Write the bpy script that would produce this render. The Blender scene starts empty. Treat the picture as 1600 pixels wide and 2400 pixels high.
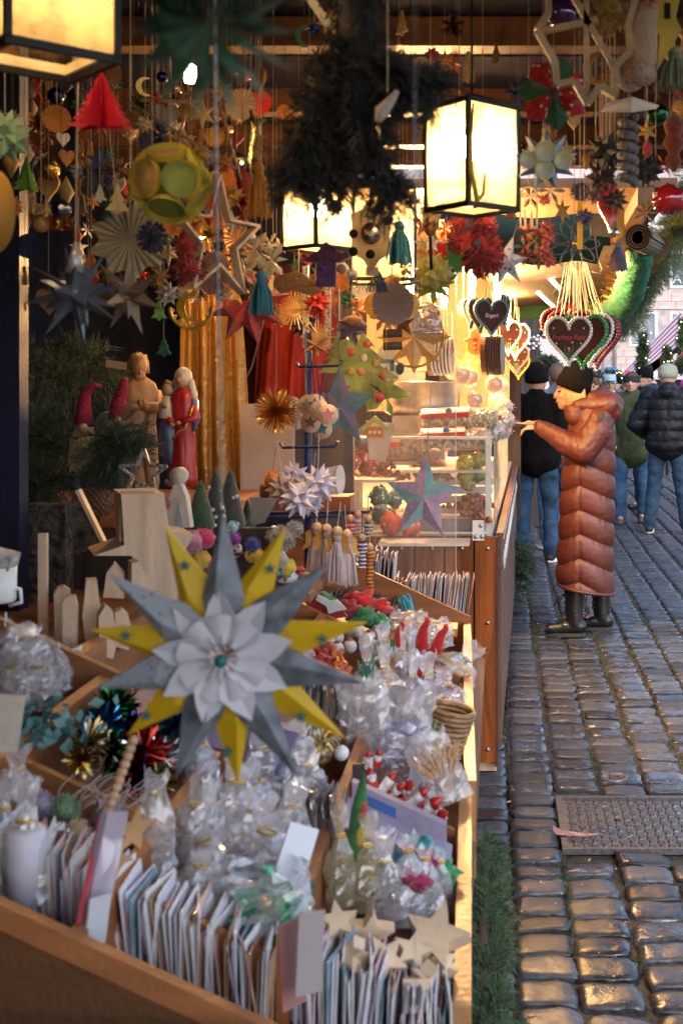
import bpy, math, random
from mathutils import Matrix, Vector, noise
R = math.radians
PI = math.pi
rnd = random.Random(7)
scene = bpy.context.scene
C = scene.collection

# ------------------------------------------------------------------ camera
# camera stands at the origin, 1.6 m up, looking along +Y with a shifted lens
F, CX, CY, H = 2800.0, 1170.0, 900.0, 1.6
cam_d = bpy.data.cameras.new('camera'); cam = bpy.data.objects.new('camera', cam_d); C.objects.link(cam)
cam.location = (0, 0, H); cam.rotation_euler = (R(90), 0, 0)
cam_d.sensor_width = 36; cam_d.lens = 36 * F / 2400
cam_d.shift_x = -(CX - 800) / 2400; cam_d.shift_y = -(1200 - CY) / 2400
cam_d.clip_start = 0.05; cam_d.clip_end = 500
cam_d.dof.use_dof = True; cam_d.dof.focus_distance = 7.2; cam_d.dof.aperture_fstop = 9
scene.camera = cam

# ------------------------------------------------------------------ world, sun, exposure
w = bpy.data.worlds.new('World'); scene.world = w; w.use_nodes = True
nt = w.node_tree; bg = nt.nodes['Background']
sky = nt.nodes.new('ShaderNodeTexSky'); sky.sky_type = 'NISHITA'; sky.sun_disc = False
SUN_EL, SUN_ROT = R(42), R(150)
sky.sun_elevation = SUN_EL; sky.sun_rotation = SUN_ROT
sky.air_density = 1.0; sky.dust_density = 1.5; sky.ozone_density = 2.0
nt.links.new(sky.outputs[0], bg.inputs[0]); bg.inputs[1].default_value = 0.15
sd = bpy.data.lights.new('sun', 'SUN'); sd.energy = 0.6; sd.angle = R(25); sd.color = (1, .99, .97)
sun = bpy.data.objects.new('sun', sd); C.objects.link(sun)
sv = Vector((math.sin(SUN_ROT) * math.cos(SUN_EL), math.cos(SUN_ROT) * math.cos(SUN_EL), math.sin(SUN_EL)))
sun.rotation_euler = (-sv).to_track_quat('-Z', 'Y').to_euler(); sun.location = sv * 50
vs = scene.view_settings
vs.view_transform = 'Standard'; vs.look = 'None'; vs.gamma = 1; vs.exposure = 1.55
try: vs.use_curve_mapping = False
except Exception: pass
scene.cycles.transparent_max_bounces = 24

# ------------------------------------------------------------------ helpers
def P(px, py, Y):
    return Vector(((px - CX) * Y / F, Y, H - (py - CY) * Y / F))
ZR, XR, SL = 0.85, -0.05, 0.463          # tray rim plane: Z = ZR + SL*(XR - X)
def trz(X): return ZR + SL * (XR - X)
def TR(px, py, h=0.0):
    k = (py - CY) - SL * (px - CX)
    Y = (H - ZR - SL * XR - h) * F / k
    X = (px - CX) * Y / F
    return Vector((X, Y, trz(X) + h))

class MB:
    def __init__(s): s.v = []; s.f = []; s.T = Matrix.Identity(4); s.smooth = set()
    def add(s, vs, fs, sm=False):
        b = len(s.v); T = s.T
        s.v.extend([tuple(T @ Vector(v)) for v in vs])
        if sm: s.smooth.update(range(len(s.f), len(s.f) + len(fs)))
        s.f.extend([tuple(b + i for i in f) for f in fs]); return s
    def box(s, c, d, rot=None, taper=1.0):
        x, y, z = d[0] / 2, d[1] / 2, d[2] / 2; t = taper
        vs = [(-x, -y, -z), (x, -y, -z), (x, y, -z), (-x, y, -z), (-x*t, -y*t, z), (x*t, -y*t, z), (x*t, y*t, z), (-x*t, y*t, z)]
        m = Matrix.Translation(c)
        if rot is not None: m = m @ (rot if isinstance(rot, Matrix) else Matrix.Rotation(rot[2], 4, 'Z') @ Matrix.Rotation(rot[1], 4, 'Y') @ Matrix.Rotation(rot[0], 4, 'X'))
        vs = [m @ Vector(v) for v in vs]
        return s.add(vs, [(0, 3, 2, 1), (4, 5, 6, 7), (0, 1, 5, 4), (1, 2, 6, 5), (2, 3, 7, 6), (3, 0, 4, 7)])
    def bar(s, a, b, w, h=None, up=(0, 0, 1)):
        a, b = Vector(a), Vector(b); d = b - a; L = d.length
        if L < 1e-6: return s
        d.normalize(); u = Vector(up)
        if abs(d.dot(u)) > .95: u = Vector((0, 1, 0))
        sd_ = d.cross(u).normalized(); u = sd_.cross(d)
        m = Matrix((sd_, d, u)).transposed().to_4x4(); m.translation = (a + b) / 2
        return s.add([m @ Vector(v) for v in [(-w/2, -L/2, -(h or w)/2), (w/2, -L/2, -(h or w)/2), (w/2, L/2, -(h or w)/2), (-w/2, L/2, -(h or w)/2), (-w/2, -L/2, (h or w)/2), (w/2, -L/2, (h or w)/2), (w/2, L/2, (h or w)/2), (-w/2, L/2, (h or w)/2)]], [(0, 3, 2, 1), (4, 5, 6, 7), (0, 1, 5, 4), (1, 2, 6, 5), (2, 3, 7, 6), (3, 0, 4, 7)])
    def tube(s, pts, rad, n=6, cap=True, flat=None):
        pts = [Vector(p) for p in pts]; k = len(pts)
        rr = rad if isinstance(rad, (list, tuple)) else [rad] * k
        vs = []; prev = None
        for i, p in enumerate(pts):
            d = (pts[min(i+1, k-1)] - pts[max(i-1, 0)])
            if d.length < 1e-9: d = Vector((0, 0, 1))
            d.normalize()
            if prev is None:
                u = Vector((0, 0, 1)) if abs(d.z) < .9 else Vector((1, 0, 0))
            else: u = prev
            sx = d.cross(u)
            if sx.length < 1e-6: sx = d.cross(Vector((0, 1, .1)))
            sx.normalize(); u = sx.cross(d).normalized(); prev = u
            for j in range(n):
                a = 2 * PI * j / n
                vs.append(p + (sx * math.cos(a) + u * math.sin(a) * (flat or 1)) * rr[i])
        fs = [(i*n+j, i*n+(j+1) % n, (i+1)*n+(j+1) % n, (i+1)*n+j) for i in range(k-1) for j in range(n)]
        if cap: fs += [tuple(range(n-1, -1, -1)), tuple(range((k-1)*n, k*n))]
        return s.add(vs, fs, n > 4)
    def lathe(s, prof, n=16, c=(0, 0, 0), rib=0, ribn=0, sx=1, sy=1):
        vs = []; k = len(prof)
        for (r, z) in prof:
            for j in range(n):
                a = 2 * PI * j / n
                q = r * (1 + (rib * math.cos(a * ribn) if rib else 0))
                vs.append((c[0] + q * math.cos(a) * sx, c[1] + q * math.sin(a) * sy, c[2] + z))
        fs = [(i*n+j, i*n+(j+1) % n, (i+1)*n+(j+1) % n, (i+1)*n+j) for i in range(k-1) for j in range(n)]
        fs += [tuple(range(n-1, -1, -1)), tuple(range((k-1)*n, k*n))]
        return s.add(vs, fs, True)
    def ball(s, c, r, n=12, m=8, nz=0, nsc=30, seed=0):
        r = r if isinstance(r, (tuple, list)) else (r, r, r)
        vs = []; 
        for i in range(m+1):
            t = PI * i / m
            for j in range(n):
                a = 2 * PI * j / n
                d = Vector((math.sin(t)*math.cos(a), math.sin(t)*math.sin(a), -math.cos(t)))
                k = 1 + (nz * noise.noise(d * nsc * .1 + Vector((seed, seed*2, 3))) if nz else 0)
                vs.append((c[0]+d.x*r[0]*k, c[1]+d.y*r[1]*k, c[2]+d.z*r[2]*k))
        fs = [(i*n+j, i*n+(j+1) % n, (i+1)*n+(j+1) % n, (i+1)*n+j) for i in range(m) for j in range(n)]
        return s.add(vs, fs, True)
    def prism(s, pts, th, y=0.0):
        n = len(pts)
        vs = [(p[0], y - th/2, p[1]) for p in pts] + [(p[0], y + th/2, p[1]) for p in pts]
        fs = [tuple(range(n)), tuple(range(2*n-1, n-1, -1))] + [(i, i+n, (i+1) % n + n, (i+1) % n) for i in range(n)]
        return s.add(vs, fs)
    def mesh(s, name='mesh'):
        m = bpy.data.meshes.new(name); m.from_pydata(s.v, [], s.f)
        if s.smooth:
            fl = [i in s.smooth for i in range(len(s.f))]; m.polygons.foreach_set('use_smooth', fl)
        m.update(); return m

def obj(name, geo, mat, parent=None, loc=None, rot=None, kind=None, label=None):
    me = geo.mesh(name) if isinstance(geo, MB) else geo
    if mat is not None and len(me.materials) == 0: me.materials.append(mat)
    o = bpy.data.objects.new(name, me); C.objects.link(o)
    if parent: o.parent = parent
    if loc is not None: o.location = loc
    if rot is not None: o.rotation_euler = rot
    if kind: o['kind'] = kind
    if label: o['label'] = label
    return o
def tag(o, label, cat, group=None, kind=None):
    o['label'] = label; o['category'] = cat
    if group: o['group'] = group
    if kind: o['kind'] = kind
    return o
def thing(name, label, cat, loc=(0, 0, 0), rot=(0, 0, 0), group=None):
    o = bpy.data.objects.new(name, None); C.objects.link(o); o.empty_display_size = .05
    o.location = loc; o.rotation_euler = rot
    return tag(o, label, cat, group)
def dup(root, loc, rot, label, group=None):
    r = root.copy(); C.objects.link(r); r.location = loc; r.rotation_euler = rot; r['label'] = label
    if group: r['group'] = group
    for ch in list(root.children):
        c = ch.copy(); C.objects.link(c); c.parent = r
        for g in ch.children:
            d = g.copy(); C.objects.link(d); d.parent = c
    return r

# ------------------------------------------------------------------ materials
_m = {}
def M(name, col, rough=.6, metal=0.0, var=.18, sc=12.0, bump=.15, bsc=90.0, kind='noise', col2=None, emis=None, es=0, transl=0.0, sheen=0, coat=0, spec=.5):
    if name in _m: return _m[name]
    m = bpy.data.materials.new(name); m.use_nodes = True; _m[name] = m
    n = m.node_tree; N = n.nodes; L = n.links; b = N['Principled BSDF']; out = N['Material Output']
    tc = N.new('ShaderNodeTexCoord'); c4 = (*col, 1)
    d4 = (*(col2 if col2 else [c * (1 - 2.2 * var) for c in col]), 1)
    e4 = c4 if col2 else (*[min(1, c * (1 + var)) for c in col], 1)
    if kind == 'wood':
        mp = N.new('ShaderNodeMapping'); mp.inputs['Scale'].default_value = (14, 14, 1.2); L.new(tc.outputs['Object'], mp.inputs[0])
        t = N.new('ShaderNodeTexNoise'); t.inputs['Scale'].default_value = sc; t.inputs['Detail'].default_value = 6; t.inputs['Distortion'].default_value = .6; L.new(mp.outputs[0], t.inputs[0])
    elif kind == 'woodx' or kind == 'woody':
        mp = N.new('ShaderNodeMapping'); mp.inputs['Scale'].default_value = (1.2, 14, 14) if kind == 'woodx' else (14, 1.2, 14); L.new(tc.outputs['Object'], mp.inputs[0])
        t = N.new('ShaderNodeTexNoise'); t.inputs['Scale'].default_value = sc; t.inputs['Detail'].default_value = 6; t.inputs['Distortion'].default_value = .6; L.new(mp.outputs[0], t.inputs[0])
    elif kind == 'dots':
        t = N.new('ShaderNodeTexVoronoi'); t.inputs['Scale'].default_value = sc; L.new(tc.outputs['Object'], t.inputs[0])
    elif kind == 'knit':
        t = N.new('ShaderNodeTexWave'); t.inputs['Scale'].default_value = sc; t.inputs['Distortion'].default_value = 2; t.bands_direction = 'DIAGONAL'; L.new(tc.outputs['Object'], t.inputs[0])
    elif kind == 'stripe':
        t = N.new('ShaderNodeTexWave'); t.inputs['Scale'].default_value = sc; t.inputs['Distortion'].default_value = 0; t.bands_direction = 'X'; L.new(tc.outputs['Object'], t.inputs[0])
    elif kind == 'stripez':
        t = N.new('ShaderNodeTexWave'); t.inputs['Scale'].default_value = sc; t.inputs['Distortion'].default_value = 1; t.bands_direction = 'Z'; L.new(tc.outputs['Object'], t.inputs[0])
    else:
        t = N.new('ShaderNodeTexNoise'); t.inputs['Scale'].default_value = sc; t.inputs['Detail'].default_value = 5; L.new(tc.outputs['Object'], t.inputs[0])
    cr = N.new('ShaderNodeValToRGB'); 
    fac = t.outputs['Distance'] if kind == 'dots' else (t.outputs['Fac'] if 'Fac' in t.outputs else t.outputs[0])
    if kind == 'dots': cr.color_ramp.elements[0].position = .22; cr.color_ramp.elements[1].position = .26
    elif kind in ('stripe', 'stripez'): cr.color_ramp.elements[0].position = .46; cr.color_ramp.elements[1].position = .54
    else: cr.color_ramp.elements[0].position = .3; cr.color_ramp.elements[1].position = .72
    cr.color_ramp.elements[0].color = d4; cr.color_ramp.elements[1].color = e4
    L.new(fac, cr.inputs[0]); L.new(cr.outputs[0], b.inputs['Base Color'])
    b.inputs['Roughness'].default_value = rough; b.inputs['Metallic'].default_value = metal
    b.inputs['Specular IOR Level'].default_value = spec
    if sheen: b.inputs['Sheen Weight'].default_value = sheen
    if coat: b.inputs['Coat Weight'].default_value = coat; b.inputs['Coat Roughness'].default_value = .1
    if bump:
        t2 = N.new('ShaderNodeTexNoise'); t2.inputs['Scale'].default_value = bsc; t2.inputs['Detail'].default_value = 3; L.new(tc.outputs['Object'], t2.inputs[0])
        bp = N.new('ShaderNodeBump'); bp.inputs['Strength'].default_value = bump * 2; bp.inputs['Distance'].default_value = .5 / bsc
        L.new(t2.outputs[0], bp.inputs['Height']); L.new(bp.outputs[0], b.inputs['Normal'])
    if es: b.inputs['Emission Color'].default_value = (*(emis or col), 1); b.inputs['Emission Strength'].default_value = es
    if transl:
        tr = N.new('ShaderNodeBsdfTranslucent'); L.new(cr.outputs[0], tr.inputs[0]); mx = N.new('ShaderNodeMixShader'); mx.inputs[0].default_value = transl
        L.new(b.outputs[0], mx.inputs[1]); L.new(tr.outputs[0], mx.inputs[2]); L.new(mx.outputs[0], out.inputs[0])
    return m
def film(name, col=(.9, .9, .95), op=.2, gl=.35, rough=.12, bsc=35, bump=1.0):
    """clear film or pane: transparent with a glossy, slightly milky surface"""
    if name in _m: return _m[name]
    m = bpy.data.materials.new(name); m.use_nodes = True; _m[name] = m
    N = m.node_tree.nodes; L = m.node_tree.links; out = N['Material Output']; N.remove(N['Principled BSDF'])
    tr = N.new('ShaderNodeBsdfTransparent'); tr.inputs[0].default_value = (.97, .97, .98, 1)
    g = N.new('ShaderNodeBsdfGlossy'); g.inputs['Roughness'].default_value = rough; g.inputs[0].default_value = (1, 1, 1, 1)
    d = N.new('ShaderNodeBsdfDiffuse'); d.inputs[0].default_value = (*col, 1)
    lw = N.new('ShaderNodeLayerWeight'); lw.inputs[0].default_value = .35
    mr = N.new('ShaderNodeMapRange'); mr.inputs[3].default_value = gl * .25; mr.inputs[4].default_value = min(1, gl * 2)
    L.new(lw.outputs['Fresnel'], mr.inputs[0])
    m1 = N.new('ShaderNodeMixShader'); m1.inputs[0].default_value = op; L.new(tr.outputs[0], m1.inputs[1]); L.new(d.outputs[0], m1.inputs[2])
    m2 = N.new('ShaderNodeMixShader'); L.new(mr.outputs[0], m2.inputs[0]); L.new(m1.outputs[0], m2.inputs[1]); L.new(g.outputs[0], m2.inputs[2])
    L.new(m2.outputs[0], out.inputs[0])
    if bump:
        tc = N.new('ShaderNodeTexCoord'); t = N.new('ShaderNodeTexVoronoi'); t.inputs['Scale'].default_value = bsc; L.new(tc.outputs['Object'], t.inputs[0])
        b = N.new('ShaderNodeBump'); b.inputs['Strength'].default_value = bump; b.inputs['Distance'].default_value = .02
        L.new(t.outputs[0], b.inputs['Height'])
        for s_ in (g, lw): L.new(b.outputs[0], s_.inputs['Normal'])
    return m
def paper(c, tag_='', tl=.25, rough=.7): return M('paper_%02d%02d%02d%s%d' % (*[int(x*99) for x in c], tag_, tl*100), c, rough, var=.08, sc=18, bump=.08, bsc=60, transl=tl)
def felt(c): return M('felt_%02d%02d%02d' % tuple(int(x*99) for x in c), c, .95, var=.22, sc=60, bump=.6, bsc=260, sheen=.3)
def foil(c): return M('foil_%02d%02d%02d' % tuple(int(x*99) for x in c), c, .22, 1.0, var=.15, sc=30, bump=.3, bsc=60)
def cardm(c): return M('card_%02d%02d%02d' % tuple(int(x*99) for x in c), c, .55, var=.06, sc=8, bump=.02, coat=.2)
WHITE, CREAM, GREY = (.75, .74, .76), (.68, .58, .42), (.35, .36, .4)
wood_l = M('pale_wood', (.62, .43, .27), .6, var=.14, kind='wood', sc=2.0, bump=.1)
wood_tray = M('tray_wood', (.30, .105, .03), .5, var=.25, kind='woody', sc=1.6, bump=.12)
wood_trayx = M('tray_wood_across', (.28, .10, .03), .5, var=.25, kind='woodx', sc=1.6, bump=.12)
wood_plank = M('varnished_plank', (.29, .075, .013), .45, var=.3, kind='wood', sc=1.8, bump=.2, spec=.3)
wood_dark = M('dark_wood', (.05, .03, .02), .7, var=.3, kind='wood', sc=2, bump=.2)
navy = M('navy_paint', (.016, .02, .05), .55, var=.2, bump=.1)
black_metal = M('black_metal', (.02, .018, .016), .45, .6, bump=.05)
steel = M('brushed_steel', (.5, .47, .44), .34, 1.0, var=.08, sc=40, bump=.05)
gold = foil((.75, .48, .14)); silver = foil((.75, .75, .78))
twine = M('twine', (.42, .34, .24), .9)
white_plastic = M('white_plastic', (.7, .7, .7), .4, var=.05, bump=0)
cello = film('cellophane', (.88, .85, .88), .22, .26, .13, 24, .55)
cello_y = film('yellowish_cellophane', (.7, .6, .35), .2, .26, .13, 24, .55)
clear_pane = film('clear_acrylic', (.8, .7, .65), .045, .10, rough=.04, bump=0)
glass_pane = film('case_glass', (.8, .8, .8), .02, .15, rough=.02, bump=0)

# ------------------------------------------------------------------ 2-D outlines
def star_pts(n, r1, r2, ph=PI/2): return [((r1 if i % 2 == 0 else r2) * math.cos(ph + PI*i/n), (r1 if i % 2 == 0 else r2) * math.sin(ph + PI*i/n)) for i in range(2*n)]
def circ(r, n=24, sx=1, sz=1, c=(0, 0)): return [(c[0] + r*sx*math.cos(2*PI*i/n), c[1] + r*sz*math.sin(2*PI*i/n)) for i in range(n)]
def heart_pts(s, n=36):
    o = []
    for i in range(n):
        t = 2*PI*i/n
        x = 16*math.sin(t)**3; z = 1.17*(13*math.cos(t)-5*math.cos(2*t)-2*math.cos(3*t)-math.cos(4*t))
        o.append((x/16*s, (z+2.5)/16*s))
    return o
def tree_pts(s, n=3, w=.75):
    l = [(0, s)]
    for i in range(n):
        z0 = s - 2*s*(i+1)/(n+.4); ww = w*s*(i+1)/n
        l.append((ww, z0))
        if i < n-1: l.append((ww*.5, z0 + .08*s))
    l += [(.12*s, l[-1][1]), (.12*s, -s), (-.12*s, -s), (-.12*s, l[-1][1])]
    return l[:len(l)-4] + l[-4:] + [(-x, z) for x, z in reversed(l[1:-4])]
def moon_pts(s, n=14):
    o = [(s*math.cos(a), s*math.sin(a)) for a in [R(60 + 240*i/n) for i in range(n+1)]]
    i_ = [(.28*s + .72*s*math.cos(a)*1.0, .8*s*math.sin(a)) for a in [R(288 - 216*i/n) for i in range(n+1)]]
    return o + i_[1:-1]
# ------------------------------------------------------------------ ornament builders (local origin at the ornament's centre)
ROOF = 2.46
def hang(t, top, m=None, r=.0007, x=0, y=0):
    """string from the ornament up to the roof"""
    z = ROOF - t.location.z
    if z <= top: return
    mb = MB(); mb.tube([(x, y, top), (x*.5, y, (top+z)/2), (0, 0, z)], r, 4)
    return obj('string', mb, m or twine, t)
def g_star3d(n, r1, r2, d, ph=PI/2):
    mb = MB(); p = star_pts(n, r1, r2, ph); k = len(p)
    vs = [(x, 0, z) for x, z in p] + [(0, -d, 0), (0, d, 0)]
    fs = []
    for i in range(k): fs += [(i, (i+1) % k, k), ((i+1) % k, i, k+1)]
    return mb.add(vs, fs)
def fib(n):
    for i in range(n):
        z = 1 - 2*(i+.5)/n; a = i*2.39996; q = math.sqrt(1-z*z); yield Vector((q*math.cos(a), q*math.sin(a), z))
def g_spiky(r, n=20, core=.34, bw=.26, jit=0.0, sides=4, mb=None, sd_=0):
    rr = random.Random(sd_); mb = mb or MB()
    mb.ball((0, 0, 0), r*core, 8, 6)
    for d in fib(n):
        u = d.orthogonal().normalized(); v = d.cross(u); L = r*(1 - jit*rr.random()); vs = [d*L]
        for j in range(sides):
            a = 2*PI*j/sides + .4; vs.append(d*r*core*.8 + (u*math.cos(a)+v*math.sin(a))*r*bw)
        mb.add(vs, [(0, 1+j, 1+(j+1) % sides) for j in range(sides)])
    return mb
def g_pleat(r, n=24, dep=.12, star=0, hole=0.0):
    mb = MB(); k = 2*n; vs = [(0, 0, 0)]
    for i in range(k):
        a = 2*PI*i/k; q = r
        if star: q = r*(.72 + .28*abs(((a*star/(2*PI)) % 1)*2-1))
        vs.append((q*math.cos(a), (dep*r if i % 2 else -dep*r), q*math.sin(a)))
    return mb.add(vs, [(0, 1+i, 1+(i+1) % k) for i in range(k)])
def g_fins(outline, n=6, th=.0012):
    mb = MB(); T0 = mb.T.copy()
    for i in range(n):
        mb.T = Matrix.Rotation(2*PI*i/n + .3, 4, 'Z'); half = [(0, outline[0][1])] + [(x, z) for x, z in outline if x > 0] + [(0, outline[-1][1])]
        mb.prism(half, th)
    mb.T = T0; return mb
def saw_tree(h, w, n=6):
    o = [(0.0001, h/2)]
    for i in range(n):
        z = h/2 - h*(i+1)/n; o.append((w/2*(i+1)/n, z)); 
        if i < n-1: o.append((w/2*(i+1)/n*.72, z+.01*h))
    return o
def g_tassel(r, h, n=46, sd_=1):
    rr = random.Random(sd_); mb = MB()
    mb.ball((0, 0, h*.42), r*.42, 10, 8, nz=.2, nsc=60)
    mb.lathe([(r*.3, .33*h), (r*.36, .3*h), (r*.3, .27*h)], 12)
    for i in range(n):
        a = rr.random()*2*PI; q = r*math.sqrt(rr.random()); e = h*(-.5 + .08*rr.random())
        mb.tube([(q*.3*math.cos(a), q*.3*math.sin(a), .32*h), (q*.75*math.cos(a+.1), q*.75*math.sin(a+.1), .05*h), (q*math.cos(a+.2*rr.random()), q*math.sin(a), e)], r*.055, 4)
    return mb
def g_pompom(r, n=260, sd_=3):
    rr = random.Random(sd_); mb = MB(); mb.ball((0, 0, 0), r*.72, 12, 9, nz=.25, nsc=60)
    for d in fib(n):
        d = (d + Vector((rr.uniform(-.2, .2), rr.uniform(-.2, .2), rr.uniform(-.2, .2)))).normalized(); L = r*(.9+.15*rr.random())
        u = d.orthogonal().normalized()*r*.05
        mb.add([d*r*.6-u, d*r*.6+u, d*L+u, d*L-u], [(0, 1, 2, 3)])
    return mb
def g_tinsel(r, n=220, w=.035, sd_=5):
    rr = random.Random(sd_); mb = MB()
    for i in range(n):
        d = Vector((rr.gauss(0, 1), rr.gauss(0, 1), rr.gauss(0, 1))).normalized(); L = r*(.75+.25*rr.random())
        u = Vector((rr.gauss(0, 1), rr.gauss(0, 1), rr.gauss(0, 1))).cross(d).normalized()*r*w
        mb.add([d*.04*r-u*.6, d*.04*r+u*.6, d*L*.8+u, d*L, d*L*.8-u], [(0, 1, 2, 3, 4)])
    return mb
def g_frame(n, r1, r2, w, d, ph=PI/2):
    mb = MB(); p = star_pts(n, r1, r2, ph)
    for i in range(len(p)):
        a, b = p[i], p[(i+1) % len(p)]
        mb.bar((a[0], 0, a[1]), (b[0], 0.0005*(i % 3), b[1]), w, d, up=(0, 1, 0))
    return mb
def g_straw(r, n=12):
    mb = MB()
    for i in range(n):
        a = PI*i/n; c, s = math.cos(a), math.sin(a); q = r*(1 if i % 2 == 0 else .75)
        mb.bar((-c*q, .0008*i, -s*q), (c*q, .0008*i, s*q), r*.05, r*.03, up=(0, 1, 0))
    return mb
def g_petals(r, n=8, w=.22, th=.03):
    mb = MB()
    for i in range(n):
        a = 2*PI*i/n; c, s = math.cos(a), math.sin(a); pts = []
        for k in range(11):
            t = k/10*2*PI - PI; q = r*(.52 + .48*math.cos(t)); v = r*w*math.sin(t)
            pts.append((q*c - v*s, .002*math.sin(k), q*s + v*c))
        mb.tube(pts, r*th, 5)
    return mb
def g_flower(r, n=8, d=.25, twist=.3, w=.5):
    """folded paper petals round a centre"""
    mb = MB()
    for i in range(n):
        a = 2*PI*i/n; 
        def pt(q, da, y): return (q*math.cos(a+da), y, q*math.sin(a+da))
        mb.add([(0, -d*r*.2, 0), pt(r*.6, -w*2.6/n, -d*r), pt(r, 0, -d*r*.1), pt(r*.6, w*2.6/n, -d*r*twist), pt(r*.55, 0, d*r*.6)], [(0, 1, 4), (1, 2, 4), (2, 3, 4), (3, 0, 4), (0, 1, 2, 3)])
    return mb
def ring_beads(pts, r, y=0, mb=None, step=1, n=6):
    mb = mb or MB()
    # resample evenly
    L = [0]
    P_ = [Vector((p[0], y, p[1])) for p in pts] + [Vector((pts[0][0], y, pts[0][1]))]
    tot = sum((P_[i+1]-P_[i]).length for i in range(len(P_)-1)); k = max(6, int(tot/(r*1.5))); acc = 0; i = 0; d = 0
    for j in range(k):
        t = tot*j/k
        while acc + (P_[i+1]-P_[i]).length < t: acc += (P_[i+1]-P_[i]).length; i += 1
        q = P_[i].lerp(P_[i+1], (t-acc)/max(1e-9, (P_[i+1]-P_[i]).length)); mb.ball(q, r, n, 4)
    return mb
def text_mesh(body, size, ext=.001, shear=0, space=1.0):
    cu = bpy.data.curves.new('lettering', 'FONT'); cu.body = body; cu.size = size; cu.extrude = ext; cu.align_x = 'CENTER'; cu.align_y = 'CENTER'; cu.shear = shear; cu.space_character = space
    cu.resolution_u = 2
    o = bpy.data.objects.new('lettering', cu); C.objects.link(o); dg = bpy.context.evaluated_depsgraph_get(); dg.update()
    me = bpy.data.meshes.new_from_object(o.evaluated_get(dg)); bpy.data.objects.remove(o); bpy.data.curves.remove(cu)
    return me
def needles(paths, rad, n, ln=.03, w=.0014, sd_=0, droop=.3, shape=None):
    """fir needles growing from short twigs along paths; paths = list of point lists"""
    rr = random.Random(sd_); vs = []; fs = []; per = max(1, n//len(paths))
    for pts in paths:
        pts = [Vector(p) for p in pts]; k = len(pts)-1
        tw = per//22
        for _ in range(tw):
            u = rr.random()*k; i = min(int(u), k-1); b = pts[i].lerp(pts[i+1], u-i); ax = (pts[i+1]-pts[i]).normalized()
            rd = rad(u/k) if callable(rad) else rad
            d = Vector((rr.gauss(0, 1), rr.gauss(0, 1), rr.gauss(0, 1))); d = (d - ax*d.dot(ax)*.6).normalized(); d.z -= droop*.5; d.normalize()
            L = rd*(.65+.45*rr.random()); side = d.orthogonal().normalized(); up = d.cross(side)
            for j in range(22):
                t = (j/22)**.75; o = b + d*L*t; o.z -= droop*L*t*t*.4
                a = rr.random()*2*PI; nd = (d*.75 + (side*math.cos(a)+up*math.sin(a))*.75).normalized()
                q = nd.orthogonal().normalized()*w*(.7+.6*rr.random()); e = o + nd*ln*(.6+.5*rr.random()); c = len(vs)
                vs += [o-q, o+q, e]; fs.append((c, c+1, c+2))
    mb = MB(); mb.v = [tuple(v) for v in vs]; mb.f = fs; return mb
fir_g = M('fir_green', (.06, .095, .04), .7, var=.35, sc=9, bump=0, col2=(.02, .045, .018), transl=.2)
fir_d = M('fir_dark', (.028, .05, .022), .75, var=.3, sc=9, bump=0, col2=(.012, .022, .010), transl=.1)
fir_o = M('fir_olive', (.10, .13, .05), .7, var=.35, sc=7, bump=0, col2=(.04, .06, .025), transl=.25)
twigm = M('twig_bark', (.06, .04, .025), .9)

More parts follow.
